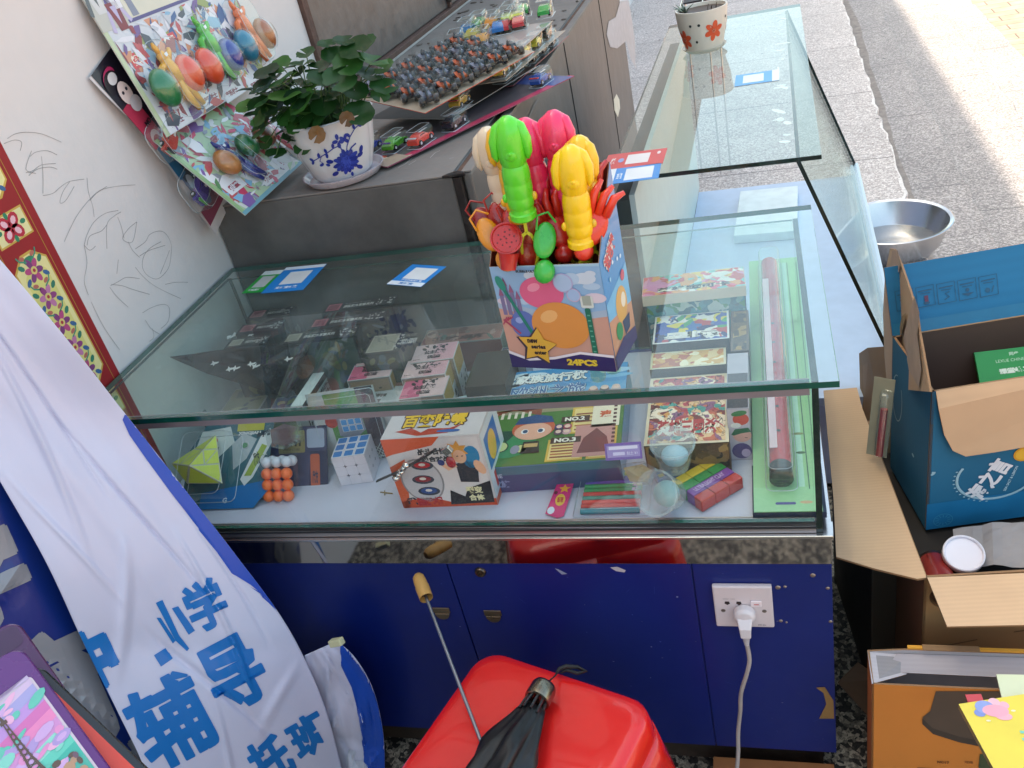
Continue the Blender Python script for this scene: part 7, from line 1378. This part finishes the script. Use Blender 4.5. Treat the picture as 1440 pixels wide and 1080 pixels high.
# books on it
def book(px4, z_, th, label, cols, draw=None):
    P_ = [at(px, py, z=zz) for (px, py), zz in zip(px4, z_)]; m = frame(P_[0], P_[1] - P_[0], P_[3] - P_[0]); mi = m.inverted(); Q = [mi @ p for p in P_]
    t = MB(cols[0]); t.slab([(q.x, q.y, 0) for q in Q], -th, cols[0], side=cols[1]); t.m = Matrix.Translation((0, 0, .0004))
    if draw: draw(t, m)
    return tag(t.build('picture_book', CARD, mw=m), label, 'book')
def dbk(t, m):
    def Q(px, py): return onp(m, px, py)
    for (px, py, rx, ry, c_) in ((1385, 995, .012, .011, '#8a9ad0'), (1378, 1003, .007, .006, '#7a8ac8'), (1400, 1000, .016, .010, '#e6a0b0'), (1398, 988, .007, .007, '#eab4c0'), (1412, 992, .006, .006, '#e8aab8'), (1401, 1001, .006, .005, '#e2607a'), (1412, 1008, .010, .006, '#e9a9b6')):
        x, y = Q(px, py); t.ell(x, y, rx, ry, .0002 + rx * .01, c_, 18)
    for (px, py) in ((1438, 1030), (1441, 1040)): x, y = Q(px, py); t.rect(x - .003, y - .002, x + .02, y + .002, .0004, '#7cc4b0')
    for (px, py) in ((1390, 1014), (1425, 1000)): x, y = Q(px, py); t.ell(x, y, .003, .0015, .0004, '#e9e2c0', 8)
book([(1400, 1086), (1520, 1086), (1480, 968), (1348, 990)], [.405, .40, .395, .40], .008, 'bright yellow picture book with a pink and blue shape on top of the orange carton', ['#dfcb45', '#7a7458'], dbk)
book([(1409, 982), (1500, 978), (1500, 950), (1401, 948)], [.385, .385, .385, .385], .004, 'pale green sheet sticking out behind the yellow picture book', ['#cfd6b4', '#a9a890'])
mb = MB('#c9404a'); mb.box((0, 0, 0), (.02, .012, .003)); tag(mb.build('red_slip', CARD, mw=frame(at(1361, 989, z=.372), (1, .1, 0), (0, 1, 0))), 'small red slip peeking from under the yellow picture book', 'slip')
# floor level bits before the plinth
mb = MB('#6a2a1c'); mb.box((0, 0, 0), (.20, .03, .055), cols=['#6a2a1c', '#8a5a34', '#5a241a', '#6a4a30', '#333', '#333']); mb.m = frame((0, -.0005, 0), (1, 0, 0), (0, 0, 1)); mb.rect(.02, .03, .09, .05, 0, '#a03a26'); mb.rect(.12, .012, .19, .045, 0, '#7a6a48'); tag(mb.build('flat_red_carton', MATTE, mw=Matrix.Translation((-.205, -.034, .001))), 'low red brown carton on the floor before the cabinet plinth', 'carton')
# ================================================================ stool, umbrella, rod, plug, banners, phone cases
ZS = .45
s0 = at(640, 914, z=ZS); us = Vector((.948, -.312, 0)).normalized(); vs_ = Vector((.312, .948, 0))
crn = at(668, 905, z=ZS)
SC_ = Vector((-.425, -.287, 0))
mS = frame((SC_.x, SC_.y, 0), us, vs_)
REDP = vc(.22, coat=.45, vary=.03, sss=.06)
st_ = thing('plastic_stool', 'bright red plastic stool standing in front of the blue cabinet doors', 'stool', mS)
def rsq(h, r, z, n=7):
    out = []
    for cx, cy, a in ((h - r, -h + r, -90), (h - r, h - r, 0), (-h + r, h - r, 90), (-h + r, -h + r, 180)):
        for i in range(n): t_ = math.radians(a + 90 / (n - 1) * i); out.append((cx + r * math.cos(t_), cy + r * math.sin(t_), z))
    return out
rings = [rsq(.010, .009, ZS - .003), rsq(.10, .035, ZS - .003), rsq(.125, .036, ZS - .001), rsq(.1385, .038, ZS - .004), rsq(.1445, .040, ZS - .011), rsq(.1475, .041, ZS - .030), rsq(.149, .041, ZS - .052)]
k = len(rings[0]); V_ = sum(rings, []); F_ = [(j * k + i, (j + 1) * k + i, (j + 1) * k + (i + 1) % k, j * k + (i + 1) % k) for j in range(len(rings) - 1) for i in range(k)]
F_ = [f[::-1] for f in F_] + [tuple(range(k))]
mb = MB('#df1f1c'); mb.add(V_, F_); mb.build('seat', REDP, st_, smooth='all')
# skirt with arched openings, one leg at each corner
for q in range(4):
    a0 = q * 90; mb = MB('#d41d1b'); M_ = Matrix.Rotation(math.radians(a0), 4, 'Z')
    def skin(hh, hz):      # outline of a quarter: half sides meeting at the corner
        return None
    zt_ = ZS - .045; n_ = 9; outer = []; 
    def Hf(z): return .148 + (zt_ - z) * .125
    cols_ = []
    # corner leg as an L profile that widens upwards into the arch
    for z in [zt_, zt_ - .044, zt_ - .046, zt_ - .055, zt_ - .07, zt_ - .09, zt_ - .12, zt_ - .16, zt_ - .205, zt_ - .26, zt_ - .32, .004]:
        h = Hf(z); t_ = (zt_ - z); wl = h if t_ < .045 else max(.058, h * (1 - min(1, (t_ - .045) / .16) ** .5 * .70)); r = .038
        prof = [(h - wl, -h), (h - r - .001, -h)] + [(h - r + r * math.cos(math.radians(a)), -h + r + r * math.sin(math.radians(a))) for a in (-90, -79, -68, -56, -45, -34, -22, -11, 0)] + [(h, -h + r + .001), (h, -h + wl)]
        cols_.append([(x, y, z) for x, y in prof])
    m_ = len(cols_[0]); vs = sum(cols_, []); fs = [(j * m_ + i, (j + 1) * m_ + i, (j + 1) * m_ + i + 1, j * m_ + i + 1) for j in range(len(cols_) - 1) for i in range(m_ - 1)]
    mb.m = M_; mb.add(vs, fs); mb.build('leg', REDP, st_, smooth=True, solid=.003)
# folded black umbrella lying on the seat
ua = at(766, 965, z=ZS + .022); ub_ = at(703, 1080, z=ZS + .030); du = (ub_ - ua).normalized(); mu_ = frame(ua, Vector((0, 0, 1)).cross(du), (0, 0, 1)); 
zz = du; xx = Vector((0, 0, 1)).cross(zz).normalized(); yy = zz.cross(xx); mU = Matrix(((xx.x, yy.x, zz.x, ua.x), (xx.y, yy.y, zz.y, ua.y), (xx.z, yy.z, zz.z, ua.z), (0, 0, 0, 1)))
um = thing('folded_umbrella', 'black folding umbrella with a metal end cap lying on the red stool', 'umbrella', mU)
mb = MB('#8f8474'); mb.lathe([(0, -.004), (.012, -.004), (.0165, -.001), (.0185, .004), (.0190, .022), (.0185, .026), (.016, .027), (.0, .020)], 36); mb.build('end_cap', vc(.25, 1, vary=.1), um, smooth=True)
mb = MB('#111114')
for q in range(10): a = q * 36; c, s2 = math.cos(math.radians(a)), math.sin(math.radians(a)); mb.tube([(.012 * c, .012 * s2, .02), (.0150 * c, .0150 * s2, .035), (.0165 * c, .0165 * s2, .052)], .0022, 6)
mb.build('rib_tips', vc(.35, coat=.3), um, smooth=True)
CL = vc(.42, vary=.2, bump=.25, bscale=60, coat=.1)
mb = MB('#0f0f12'); vs = []; nz = 26; na = 48; rnd = random.Random(4)
for j in range(nz):
    z = .040 + j * .0125; g = min(1, (j + 1.2) / 7); 
    for i in range(na):
        a = 2 * math.pi * i / na; r = (.013 + .019 * g) * (1 + .20 * math.sin(a * 5 + j * .22) * g + .07 * math.sin(a * 11 - j * .5)); vs.append((r * math.cos(a) * 1.12, r * math.sin(a) * .80 - .002, z))
fs = [(j * na + i, j * na + (i + 1) % na, (j + 1) * na + (i + 1) % na, (j + 1) * na + i) for j in range(nz - 1) for i in range(na)] + [tuple(range(na - 1, -1, -1)), tuple((nz - 1) * na + i for i in range(na))]
mb.add(vs, fs); mb.build('canopy', CL, um, smooth='all')
inu = mU.inverted(); mb = MB('#101013'); mb.tube([inu @ at(772, 958, z=ZS + .03), inu @ at(781, 950, z=ZS + .012), inu @ at(786, 941, z=ZS + .010), inu @ at(796, 937, z=ZS + .012), inu @ at(812, 938, z=ZS + .004), inu @ at(824, 944, z=ZS + .002), inu @ at(812, 947, z=ZS + .002), inu @ at(797, 942, z=ZS + .006), inu @ at(788, 946, z=ZS + .004)], [.0012, .0012, .003, .0035, .003, .0028, .0028, .003, .0012], 8); mb.build('wrist_strap', vc(.6), um, smooth=True)
# rod with wooden handle
ra = at(587, 808, y=-.03); rb_ = at(609, 866, y=-.048); rc = at(686, 1068, z=ZS + .012)
rd = thing('wooden_handled_rod', 'thin steel rod with a turned wooden handle leaning from the stool to the cabinet', 'rod', ra)
d_ = (rc - ra).normalized(); hl = .098; zz = -d_; xx = zz.orthogonal().normalized(); yy = zz.cross(xx); mR = Matrix(((xx.x, yy.x, -zz.x, 0), (xx.y, yy.y, -zz.y, 0), (xx.z, yy.z, -zz.z, 0), (0, 0, 0, 1)))
tt = (rb_ - ra).dot(d_)
mb = MB('#c9964f'); mb.m = mR; mb.lathe([(0, 0), (.006, .001), (.0095, .006), (.0105, .018), (.0098, .034), (.0108, .050), (.0112, tt * .75), (.0092, tt * .93), (.0085, tt * .99), (0, tt)], 24); mb.build('handle', plain('turned_wood', '#c79852', .45, vary=.12, vscale=30, coat=.2), rd, smooth=True)
mb = MB('#7a4a3a'); mb.m = mR; mb.lathe([(.0090, tt * .96), (.0096, tt * .98), (.0096, tt * 1.07), (.006, tt * 1.09), (0, tt * 1.09)], 20); mb.build('ferrule', vc(.4, .7), rd, smooth=True)
mb = MB('#8d8f94'); mb.m = mR; mb.tube([(0, 0, tt), (0, 0, (rc - ra).length)], .0026, 10); mb.build('rod', vc(.35, .9), rd, smooth=True)
# plug and cable
pp_ = at(1047, 870, y=-.03)
pl = thing('power_plug', 'white plug and grey cable in the wall type socket of the blue cabinet', 'plug', (pp_.x, -.0158, pp_.z))
mb = MB('#cfc9cc'); mb.m = Matrix.Rotation(math.radians(90), 4, 'X'); mb.lathe([(0, 0), (.0155, 0), (.0165, .003), (.016, .012), (.012, .016), (0, .017)], 28); mb.m = I4
mb.add([(-.012, -.014, .004), (.012, -.014, .004), (.0085, -.026, -.012), (-.0085, -.026, -.012), (-.012, -.004, -.004), (.012, -.004, -.004), (.0075, -.016, -.030), (-.0075, -.016, -.030), (.0075, -.027, -.030), (-.0075, -.027, -.030)], [(0, 3, 2, 1), (3, 9, 8, 2), (0, 4, 7, 9, 3), (1, 2, 8, 6, 5), (4, 5, 6, 7), (7, 6, 8, 9), (0, 1, 5, 4)]); mb.build('plug_body', vc(.35, coat=.2, vary=.03), pl, bevel=.0015)
mb = MB('#bdb6b8')
for q in range(5): mb.tube([(0, -.021, -.030 - q * .004), (0, -.021, -.0325 - q * .004)], .0058 - q * .0005, 12)
mb.build('strain_relief', vc(.5), pl, smooth=True)
L_ = [Vector((pp_.x, -.0368, pp_.z - .046))] + [at(*q, y=yy_) for q, yy_ in (((1054, 928), -.040), ((1050, 948), -.043), ((1042, 975), -.045), ((1041, 1000), -.045), ((1038, 1030), -.046), ((1038, 1060), -.05), ((1036, 1085), -.06))]
sm_ = []
for i in range(len(L_) - 1):
    p0, p1, p2, p3 = L_[max(i - 1, 0)], L_[i], L_[i + 1], L_[min(i + 2, len(L_) - 1)]
    for t_ in (0, .25, .5, .75): sm_.append(.5 * ((2 * p1) + (-p0 + p2) * t_ + (2 * p0 - 5 * p1 + 4 * p2 - p3) * t_ * t_ + (-p0 + 3 * p1 - 3 * p2 + p3) * t_ ** 3))
sm_ += [L_[-1], Vector((-.14, -.075, .01)), Vector((-.10, -.05, .005))]
mb = MB('#a39a96'); mb.m = Matrix.Translation(Vector((-pp_.x, .0158, -pp_.z))); mb.tube(sm_, .0034, 10); mb.build('cable', vc(.5, vary=.12), pl, smooth=True)
# ---------------------------------------------------------------- banners
from mathutils.bvhtree import BVHTree
CREASE = [(.35, .30, .8, .6, .025, .35, 2.2), (.62, .42, .9, -.45, .02, .30, -2.0), (.25, .58, .5, .85, .02, .30, 2.4), (.70, .62, .95, .3, .018, .28, 2.2), (.48, .75, .6, -.8, .02, .30, -2.2), (.80, .80, .3, .95, .016, .26, 2.4), (.55, .20, .97, .2, .02, .30, -1.8), (.15, .45, .7, -.7, .02, .22, 2.0), (.88, .55, .98, .15, .02, .25, -2.0), (.40, .90, .9, .4, .018, .25, 2.0)]
def cloth(name, label, cat, rows, mat, nu=46, nv=70, amp=.006, seed=1, th=.0012, base='#c9c8d6', group=None):
    """draped vinyl sheet; rows: (left px, left y, right px, right y) down its length"""
    def pt_(px, y_):
        q = at(*px, y=y_)
        return q if q.x > WX + .03 else at(*px, x=WX + .03)
    R_ = [(pt_(a, ya), pt_(b_, yb)) for a, ya, b_, yb in rows]; rnd = random.Random(seed); ph = [rnd.random() * 6.28 for _ in range(12)]
    def cr(Ls, t_):
        i = min(int(t_), len(Ls) - 2); f = t_ - i; p0, p1, p2, p3 = Ls[max(i - 1, 0)], Ls[i], Ls[i + 1], Ls[min(i + 2, len(Ls) - 1)]
        return .5 * ((2 * p1) + (-p0 + p2) * f + (2 * p0 - 5 * p1 + 4 * p2 - p3) * f * f + (-p0 + 3 * p1 - 3 * p2 + p3) * f ** 3)
    A_, B_ = [r[0] for r in R_], [r[1] for r in R_]; vs = []
    for j in range(nv):
        t_ = j / (nv - 1) * (len(rows) - 1); a, b_ = cr(A_, t_), cr(B_, t_); s_ = j / (nv - 1)
        for i in range(nu):
            u = i / (nu - 1); p = a.lerp(b_, u); n_ = (CAM - p).normalized()
            w_ = math.sin(u * 5.5 + s_ * 5 + ph[0]) * .9 + math.sin(u * 9 - s_ * 7 + ph[1]) * .5 + math.sin(u * 3 + s_ * 16 + ph[2]) * .45 + math.sin(u * 17 + s_ * 23 + ph[3]) * .22 + math.sin(u * 31 - s_ * 13 + ph[4]) * .10
            w_ += 1.4 * math.exp(-((u - .30 - .25 * s_) / .06) ** 2) * (.3 + s_) + 1.2 * math.exp(-((u - .75 + .2 * s_) / .05) ** 2) * s_ - .9 * math.exp(-((s_ - .62 - .1 * u) / .03) ** 2) + sum(a_ * max(0, 1 - abs((u - u0) * c_ + (s_ - s0) * d_) / w0) * max(0, 1 - ((u - u0) ** 2 + ((s_ - s0) * 1.5) ** 2) / r0 ** 2) for u0, s0, c_, d_, w0, r0, a_ in CREASE)
            w_ *= (1 - u ** 8) * (1 - (1 - u) ** 10)
            vs.append(p + n_ * amp * w_)
    fs = [(j * nu + i, (j + 1) * nu + i, (j + 1) * nu + i + 1, j * nu + i + 1) for j in range(nv - 1) for i in range(nu - 1)]
    mb = MB(base); mb.add(vs, fs); o = mb.build(name, mat, smooth='all', solid=th); tag(o, label, cat, group)
    return o, BVHTree.FromPolygons([tuple(v) for v in vs], fs)
def pxdecal(parent, bvh, mb2, name, mat, off=.0017, maxe=4):
    """lay flat lettering drawn in the photograph's pixels onto the cloth surface itself"""
    bm = bmesh.new()
    lay = bm.loops.layers.float_color.new('Col')
    for f, c in zip(mb2.f, mb2.c):
        vsx = [bm.verts.new(mb2.v[i]) for i in f]
        try: ff = bm.faces.new(vsx)
        except Exception: continue
        for l in ff.loops: l[lay] = (*c, 1)
    bmesh.ops.remove_doubles(bm, verts=bm.verts, dist=.01); bmesh.ops.triangulate(bm, faces=bm.faces[:])
    for _ in range(7):
        es = [e_ for e_ in bm.edges if e_.calc_length() > maxe]
        if not es: break
        bmesh.ops.subdivide_edges(bm, edges=es, cuts=1); bmesh.ops.triangulate(bm, faces=[f for f in bm.faces if len(f.verts) > 3])
    dead = []; last = 1.2
    for v in bm.verts:
        d = Vector(RW.T @ np.array([(v.co.x - 720) / FPX, (-v.co.y - 540) / FPX, 1.0])).normalized(); h = bvh.ray_cast(CAM, d)
        if h[0] is None:
            t_ = last; q = CAM + d * t_; nr = bvh.find_nearest(q)
            if nr[0] is None or (nr[0] - q).length > .10: dead.append(v); continue
            v.co = nr[0] - d * (off + v.co.z * .00003); continue
        last = (h[0] - CAM).length
        n_ = h[1] if h[1].dot(d) < 0 else -h[1]; v.co = h[0] + n_ * (off + v.co.z * .00003)
    bmesh.ops.delete(bm, geom=dead, context='VERTS')
    me = bpy.data.meshes.new(name); bm.to_mesh(me); bm.free(); me.materials.append(mat); o = bpy.data.objects.new(name, me); COL.objects.link(o); o.parent = parent; return o
def vinyl(k):
    m, n, L, b = newmat('creased_vinyl'); a = N(n, 'VertexColor', layer_name='Col'); L.new(a.outputs[0], b.inputs['Base Color']); tc = N(n, 'TexCoord'); b.inputs['Roughness'].default_value = .38; b.inputs['Coat Weight'].default_value = .1
    n1 = N(n, 'TexNoise'); n1.noise_type = 'RIDGED_MULTIFRACTAL'; n1.inputs['Scale'].default_value = 2.6; n1.inputs['Detail'].default_value = 3; n1.inputs['Distortion'].default_value = .5; L.new(tc.outputs['Object'], n1.inputs[0])
    n2 = N(n, 'TexNoise'); n2.inputs['Scale'].default_value = 26; n2.inputs['Detail'].default_value = 5; L.new(tc.outputs['Object'], n2.inputs[0])
    b1 = N(n, 'Bump'); b1.inputs['Strength'].default_value = .9; b1.inputs['Distance'].default_value = .030; L.new(n1.outputs[0], b1.inputs['Height'])
    b2 = N(n, 'Bump'); b2.inputs['Strength'].default_value = .35; b2.inputs['Distance'].default_value = .003; L.new(n2.outputs[0], b2.inputs['Height']); L.new(b1.outputs[0], b2.inputs['Normal']); L.new(b2.outputs[0], b.inputs['Normal']); return m
VIN = vinyl(0); INK = VIN
# back banner: navy with pale lettering
rows2 = [((-150, 470), -.10, (60, 520), -.05), ((-170, 650), -.14, (160, 640), -.06), ((-180, 820), -.18, (240, 800), -.07), ((-180, 980), -.24, (330, 990), -.09), ((-150, 1180), -.30, (380, 1160), -.12)]
nb, nbv = cloth('navy_banner', 'navy blue banner with pale grey characters hanging behind the white one', 'banner', rows2, VIN, seed=4, base='#0b2c7a', amp=.004)
d2 = MB('#9a9aa0')
# pixel drawing space: x = px, y = -py
GL_ = '#8d8f96'
d2.heavy('学', -62, -905, 130, 150, 1, GL_, 5, rot=24); d2.heavy('育', 66, -1075, 130, 170, 1, GL_, 5, rot=24); d2.heavy('培', 170, -1190, 120, 130, 1, GL_, 4, rot=24)
pxdecal(nb, nbv, d2, 'lettering', INK)
# white banner in front
rows1 = [((-200, 345), -.17, (-30, 330), -.10), ((-128, 465), -.19, (85, 466), -.10), ((-55, 585), -.21, (181, 588), -.075), ((10, 694), -.23, (262, 691), -.075), ((68, 797), -.25, (332, 781), -.08), ((120, 910), -.27, (392, 862), -.085), ((165, 1000), -.29, (430, 930), -.09), ((205, 1085), -.31, (462, 1010), -.095), ((235, 1180), -.34, (490, 1120), -.105)]
wbn, wbv = cloth('white_banner', 'creased white vinyl banner with bright blue characters, draped over the left end of the counter', 'banner', rows1, VIN, seed=2, base='#cfcfe4', amp=.0040, nu=90, nv=140)
d1 = MB('#0f6cc0'); CY = '#1474c0'; DB = '#0d4ab4'
def pq(*P_): return [(x, -y) for x, y in P_]
d1.poly(pq((176, 580), (200, 612), (222, 642), (258, 684), (300, 730), (345, 785), (395, 862), (384, 848), (352, 822), (326, 806), (305, 775), (272, 735), (238, 690), (205, 645), (182, 612), (172, 590)), 0, DB)
d1.heavy('中', 118, -978, 62, 80, 1, CY, 4.5, rot=26); d1.rect(0, 0, 1, 1, 0, CY)
d1.poly(pq((216, 921), (232, 911), (242, 926), (226, 937)), 1, CY)
for P_ in ([(219, 847), (228, 843), (252, 893), (266, 911), (263, 915), (247, 900)], [(241, 855), (250, 852), (274, 886), (265, 892)], [(220, 868), (226, 868), (247, 900), (243, 904)]): d1.poly(pq(*P_), 1, CY)
d1.heavy('学', 278, -892, 54, 68, 1, CY, 1.3, rot=24)
d1.heavy('辅', 220, -1090, 106, 118, 1, CY, 1.7, rot=28); d1.heavy('导', 318, -1008, 78, 98, 1, CY, 1.6, rot=28)
d1.heavy('托', 372, -1108, 54, 62, 1, CY, 1.6, rot=30); d1.heavy('班', 424, -1070, 54, 54, 1, CY, 1.4, rot=30)
pxdecal(wbn, wbv, d1, 'lettering', INK, maxe=3.6)
rows3 = [((428, 922), -.085, (474, 901), -.075), ((434, 948), -.082, (500, 926), -.075), ((438, 985), -.078, (524, 968), -.075), ((446, 1030), -.075, (537, 1020), -.08), ((455, 1080), -.075, (541, 1070), -.085), ((462, 1150), -.075, (540, 1150), -.09)]
fo_, fov = cloth('banner_fold', None, None, rows3, VIN, seed=12, base='#cfcfe4', amp=.007, nu=26, nv=40); fo_.parent = wbn
d3 = MB(DB); d3.poly(pq((478, 898), (500, 925), (524, 965), (540, 1005), (546, 1050), (548, 1160), (505, 1160), (512, 1060), (506, 1010), (494, 965), (480, 935)), 0, DB); d3.heavy('6', 500, -1100, 26, 44, 2, '#cdd0de', 1.5, rot=30); pxdecal(fo_, fov, d3, 'blue_edge', INK, off=.0020, maxe=3.6)
mb = MB('#c9c49a'); cp_ = at(470, 903, y=-.118); mb.m = frame(cp_, (1, -.1, .35), (0, .3, 1)); mb.box((-.006, -.006, -.004), (.020, .006, .008)); tag(mb.build('clip', vc(.5), bevel=.002), 'small cream clip pinching the top fold of the white banner', 'clip')
# ---------------------------------------------------------------- phone cases on a display block at the left
def pcase(label, m, w_, h_, col, rim, draw, th=.010, grp='phone cases leaning at the lower left'):
    t = thing('phone_case', label, 'phone case', m, grp); mb = MB(col)
    def rr(x0, y0, x1, y1, r, z, n=7):
        out = []
        for cx, cy, a in ((x1 - r, y0 + r, -90), (x1 - r, y1 - r, 0), (x0 + r, y1 - r, 90), (x0 + r, y0 + r, 180)):
            for i in range(n): q = math.radians(a + 90 / (n - 1) * i); out.append((cx + r * math.cos(q), cy + r * math.sin(q), z))
        return out
    A_ = rr(0, 0, w_, h_, .013, -th); B_ = rr(0, 0, w_, h_, .013, -.002); C_ = rr(.0015, .0015, w_ - .0015, h_ - .0015, .0118, 0); kk = len(A_)
    mb.add(A_ + B_ + C_, [(i, (i + 1) % kk, kk + (i + 1) % kk, kk + i) for i in range(kk)] + [(kk + i, kk + (i + 1) % kk, 2 * kk + (i + 1) % kk, 2 * kk + i) for i in range(kk)] + [tuple(2 * kk + i for i in range(kk)), tuple(range(kk - 1, -1, -1))], col); mb.build('shell', vc(.25, coat=.5, vary=.04), t, smooth=True)
    if draw: mb = MB(); mb.m = Matrix.Translation((0, 0, .0004)); draw(mb); mb.build('print', vc(.3, coat=.5, vary=.04), t)
    return t
def tower(mb):
    e = .00005; W_, Hh_ = .075, .150; mb.rect(.004, .004, .068, .122, 0, '#c9b8c4', .004); x0, y0, x1, y1 = .006, .006, .066, .120
    bands = ['#3fae9a', '#5fc2ac', '#8fd0c0', '#c98ac0', '#dd7fb0', '#c96aa8', '#b58ac9', '#9f9ac9', '#c9b0cc', '#b9a6c6']; n_ = len(bands)
    for k_, c_ in enumerate(bands):
        a, b_ = y0 + (y1 - y0) * (.25 + .75 * k_ / n_), y0 + (y1 - y0) * (.25 + .75 * (k_ + 1) / n_); mb.poly([(x0, a), (x1, a + (.012 if k_ else 0)), (x1, min(y1, b_ + .012)), (x0, b_)], e * (k_ + 1), c_)
    mb.rect(x0, y0, x1, y0 + .036, e * 12, '#4aa896')
    r_ = random.Random(7)
    for k_ in range(46): mb.ell(x0 + .003 + r_.random() * (x1 - x0 - .006), y0 + .03 + r_.random() * (y1 - y0 - .036), .003 + r_.random() * .008, .0015 + r_.random() * .003, e * 13 + k_ * 3e-6, r_.choice(['#d88abb', '#c6a0d0', '#7fc9b8', '#e0a8c8', '#a890c6', '#5fb8a4']), 10, r_.random() * 30)
    for k_ in range(60): mb.ell(x0 + .004 + r_.random() * (x1 - x0 - .008), y0 + .003 + r_.random() ** 1.5 * .040, .002 + r_.random() * .004, .0015 + r_.random() * .003, e * 18 + k_ * 3e-6, r_.choice(['#7a5a4a', '#9c7a60', '#5c4638', '#b08a6c', '#6a4f5c']), 8)
    c_ = '#5a4436'; cx = .034; z2 = e * 24
    mb.poly([(cx - .0145, y0 + .008), (cx - .0085, y0 + .008), (cx - .0045, y0 + .030), (cx - .0015, y0 + .060), (cx - .0005, y0 + .094), (cx + .0005, y0 + .094), (cx + .0015, y0 + .060), (cx + .0045, y0 + .030), (cx + .0085, y0 + .008), (cx + .0145, y0 + .008), (cx + .0075, y0 + .032), (cx + .003, y0 + .062), (cx + .0012, y0 + .098), (cx, y0 + .104), (cx - .0012, y0 + .098), (cx - .003, y0 + .062), (cx - .0075, y0 + .032)], z2, c_)
    mb.rect(cx - .010, y0 + .026, cx + .010, y0 + .030, z2 + e, c_); mb.rect(cx - .0055, y0 + .044, cx + .0055, y0 + .047, z2 + e, c_); mb.rect(cx - .0028, y0 + .094, cx + .0028, y0 + .097, z2 + e, c_)
    for k_ in range(12): yy_ = y0 + .032 + k_ * .005; w2 = .0058 - k_ * .0004; mb.stroke([(cx - w2, yy_), (cx + w2, yy_ + .004)], .0008, z2 + e, c_); mb.stroke([(cx + w2, yy_), (cx - w2, yy_ + .004)], .0008, z2 + e, c_)
# the purple case's right edge runs from px (24,917) to (118,1037)
CZ = Vector(at(120, 1040, z=.93)); nn_ = (CAM - CZ).normalized()
def casem(tr, br, back=0.0, h_=.150, w_=.075):
    """frame whose right edge runs along the two pixels, facing the camera, 'back' metres further off"""
    pl_o = CZ - nn_ * back; n2 = (nn_ + Vector((0, 0, .25))).normalized()
    def hit(px, py): r = Vector(RW.T @ np.array([(px - 720) / FPX, (py - 540) / FPX, 1.0])); return CAM + r * ((pl_o - CAM).dot(n2) / r.dot(n2))
    T_, B_ = hit(*tr), hit(*br); v_ = (T_ - B_).normalized(); u_ = v_.cross(n2); return frame(T_ - v_ * h_ - u_ * w_, u_, v_)
pcase('purple phone case printed with an iron lattice tower before a pink and teal sky', casem((27, 905), (122, 1034)), .075, .150, '#5a2470', None, lambda mb: tower(mb))
pcase('dark purple phone case at the back of the group', casem((22, 868), (92, 968), .035), .075, .150, '#4a1a50', None, lambda mb: (mb.rect(.004, .126, .071, .146, 0, '#3c1442', .006), mb.ell(.056, .110, .010, .010, 0, '#3a6f94', 18), mb.ell(.056, .110, .0075, .0075, .0001, '#2a5a80', 18)))
pcase('black phone case with a red orange back behind the purple one', casem((52, 930), (142, 1016), .022), .075, .150, '#17171a', None, lambda mb: mb.rect(.003, .003, .068, .147, 0, '#d9432c', .008))
pcase('pale green phone case with a round white figure behind the black one', casem((110, 1000), (152, 1050), .034), .075, .150, '#8fb5a0', None, lambda mb: (mb.rect(.003, .003, .072, .147, 0, '#9fc2ac', .008), mb.ell(.058, .10, .010, .016, .0001, '#e2e4e2', 18), mb.ell(.060, .103, .002, .003, .0002, '#2b2b2b', 8)))
for (a_, b2, bk, c_, lab) in (((8, 905), (30, 960), .030, '#2f9cc0', 'sky blue phone case edge at the far left'), ((14, 915), (20, 990), .032, '#5a2c1c', 'brown red phone case edge beside the sky blue one')): pcase(lab, casem(a_, b2, bk), .072, .145, c_, None, None, .008)
allz = []
bpy.context.view_layer.update()
for o_ in list(COL.objects):
    if o_.name.startswith('phone_case'): allz += [o_.matrix_world @ Vector((x_, y_, -.01)) for x_ in (0, .075) for y_ in (0, .15)]
bc = sum(allz, Vector()) / len(allz); mb = MB('#2b2c33'); mb.box((-.05, -.05, 0), (.05, .05, min(q.z for q in allz) - .002)); tag(mb.build('display_block', MATTE, mw=rotz(30, (bc.x, bc.y, 0)), bevel=.004), 'plain dark display block carrying the phone cases', 'display stand')
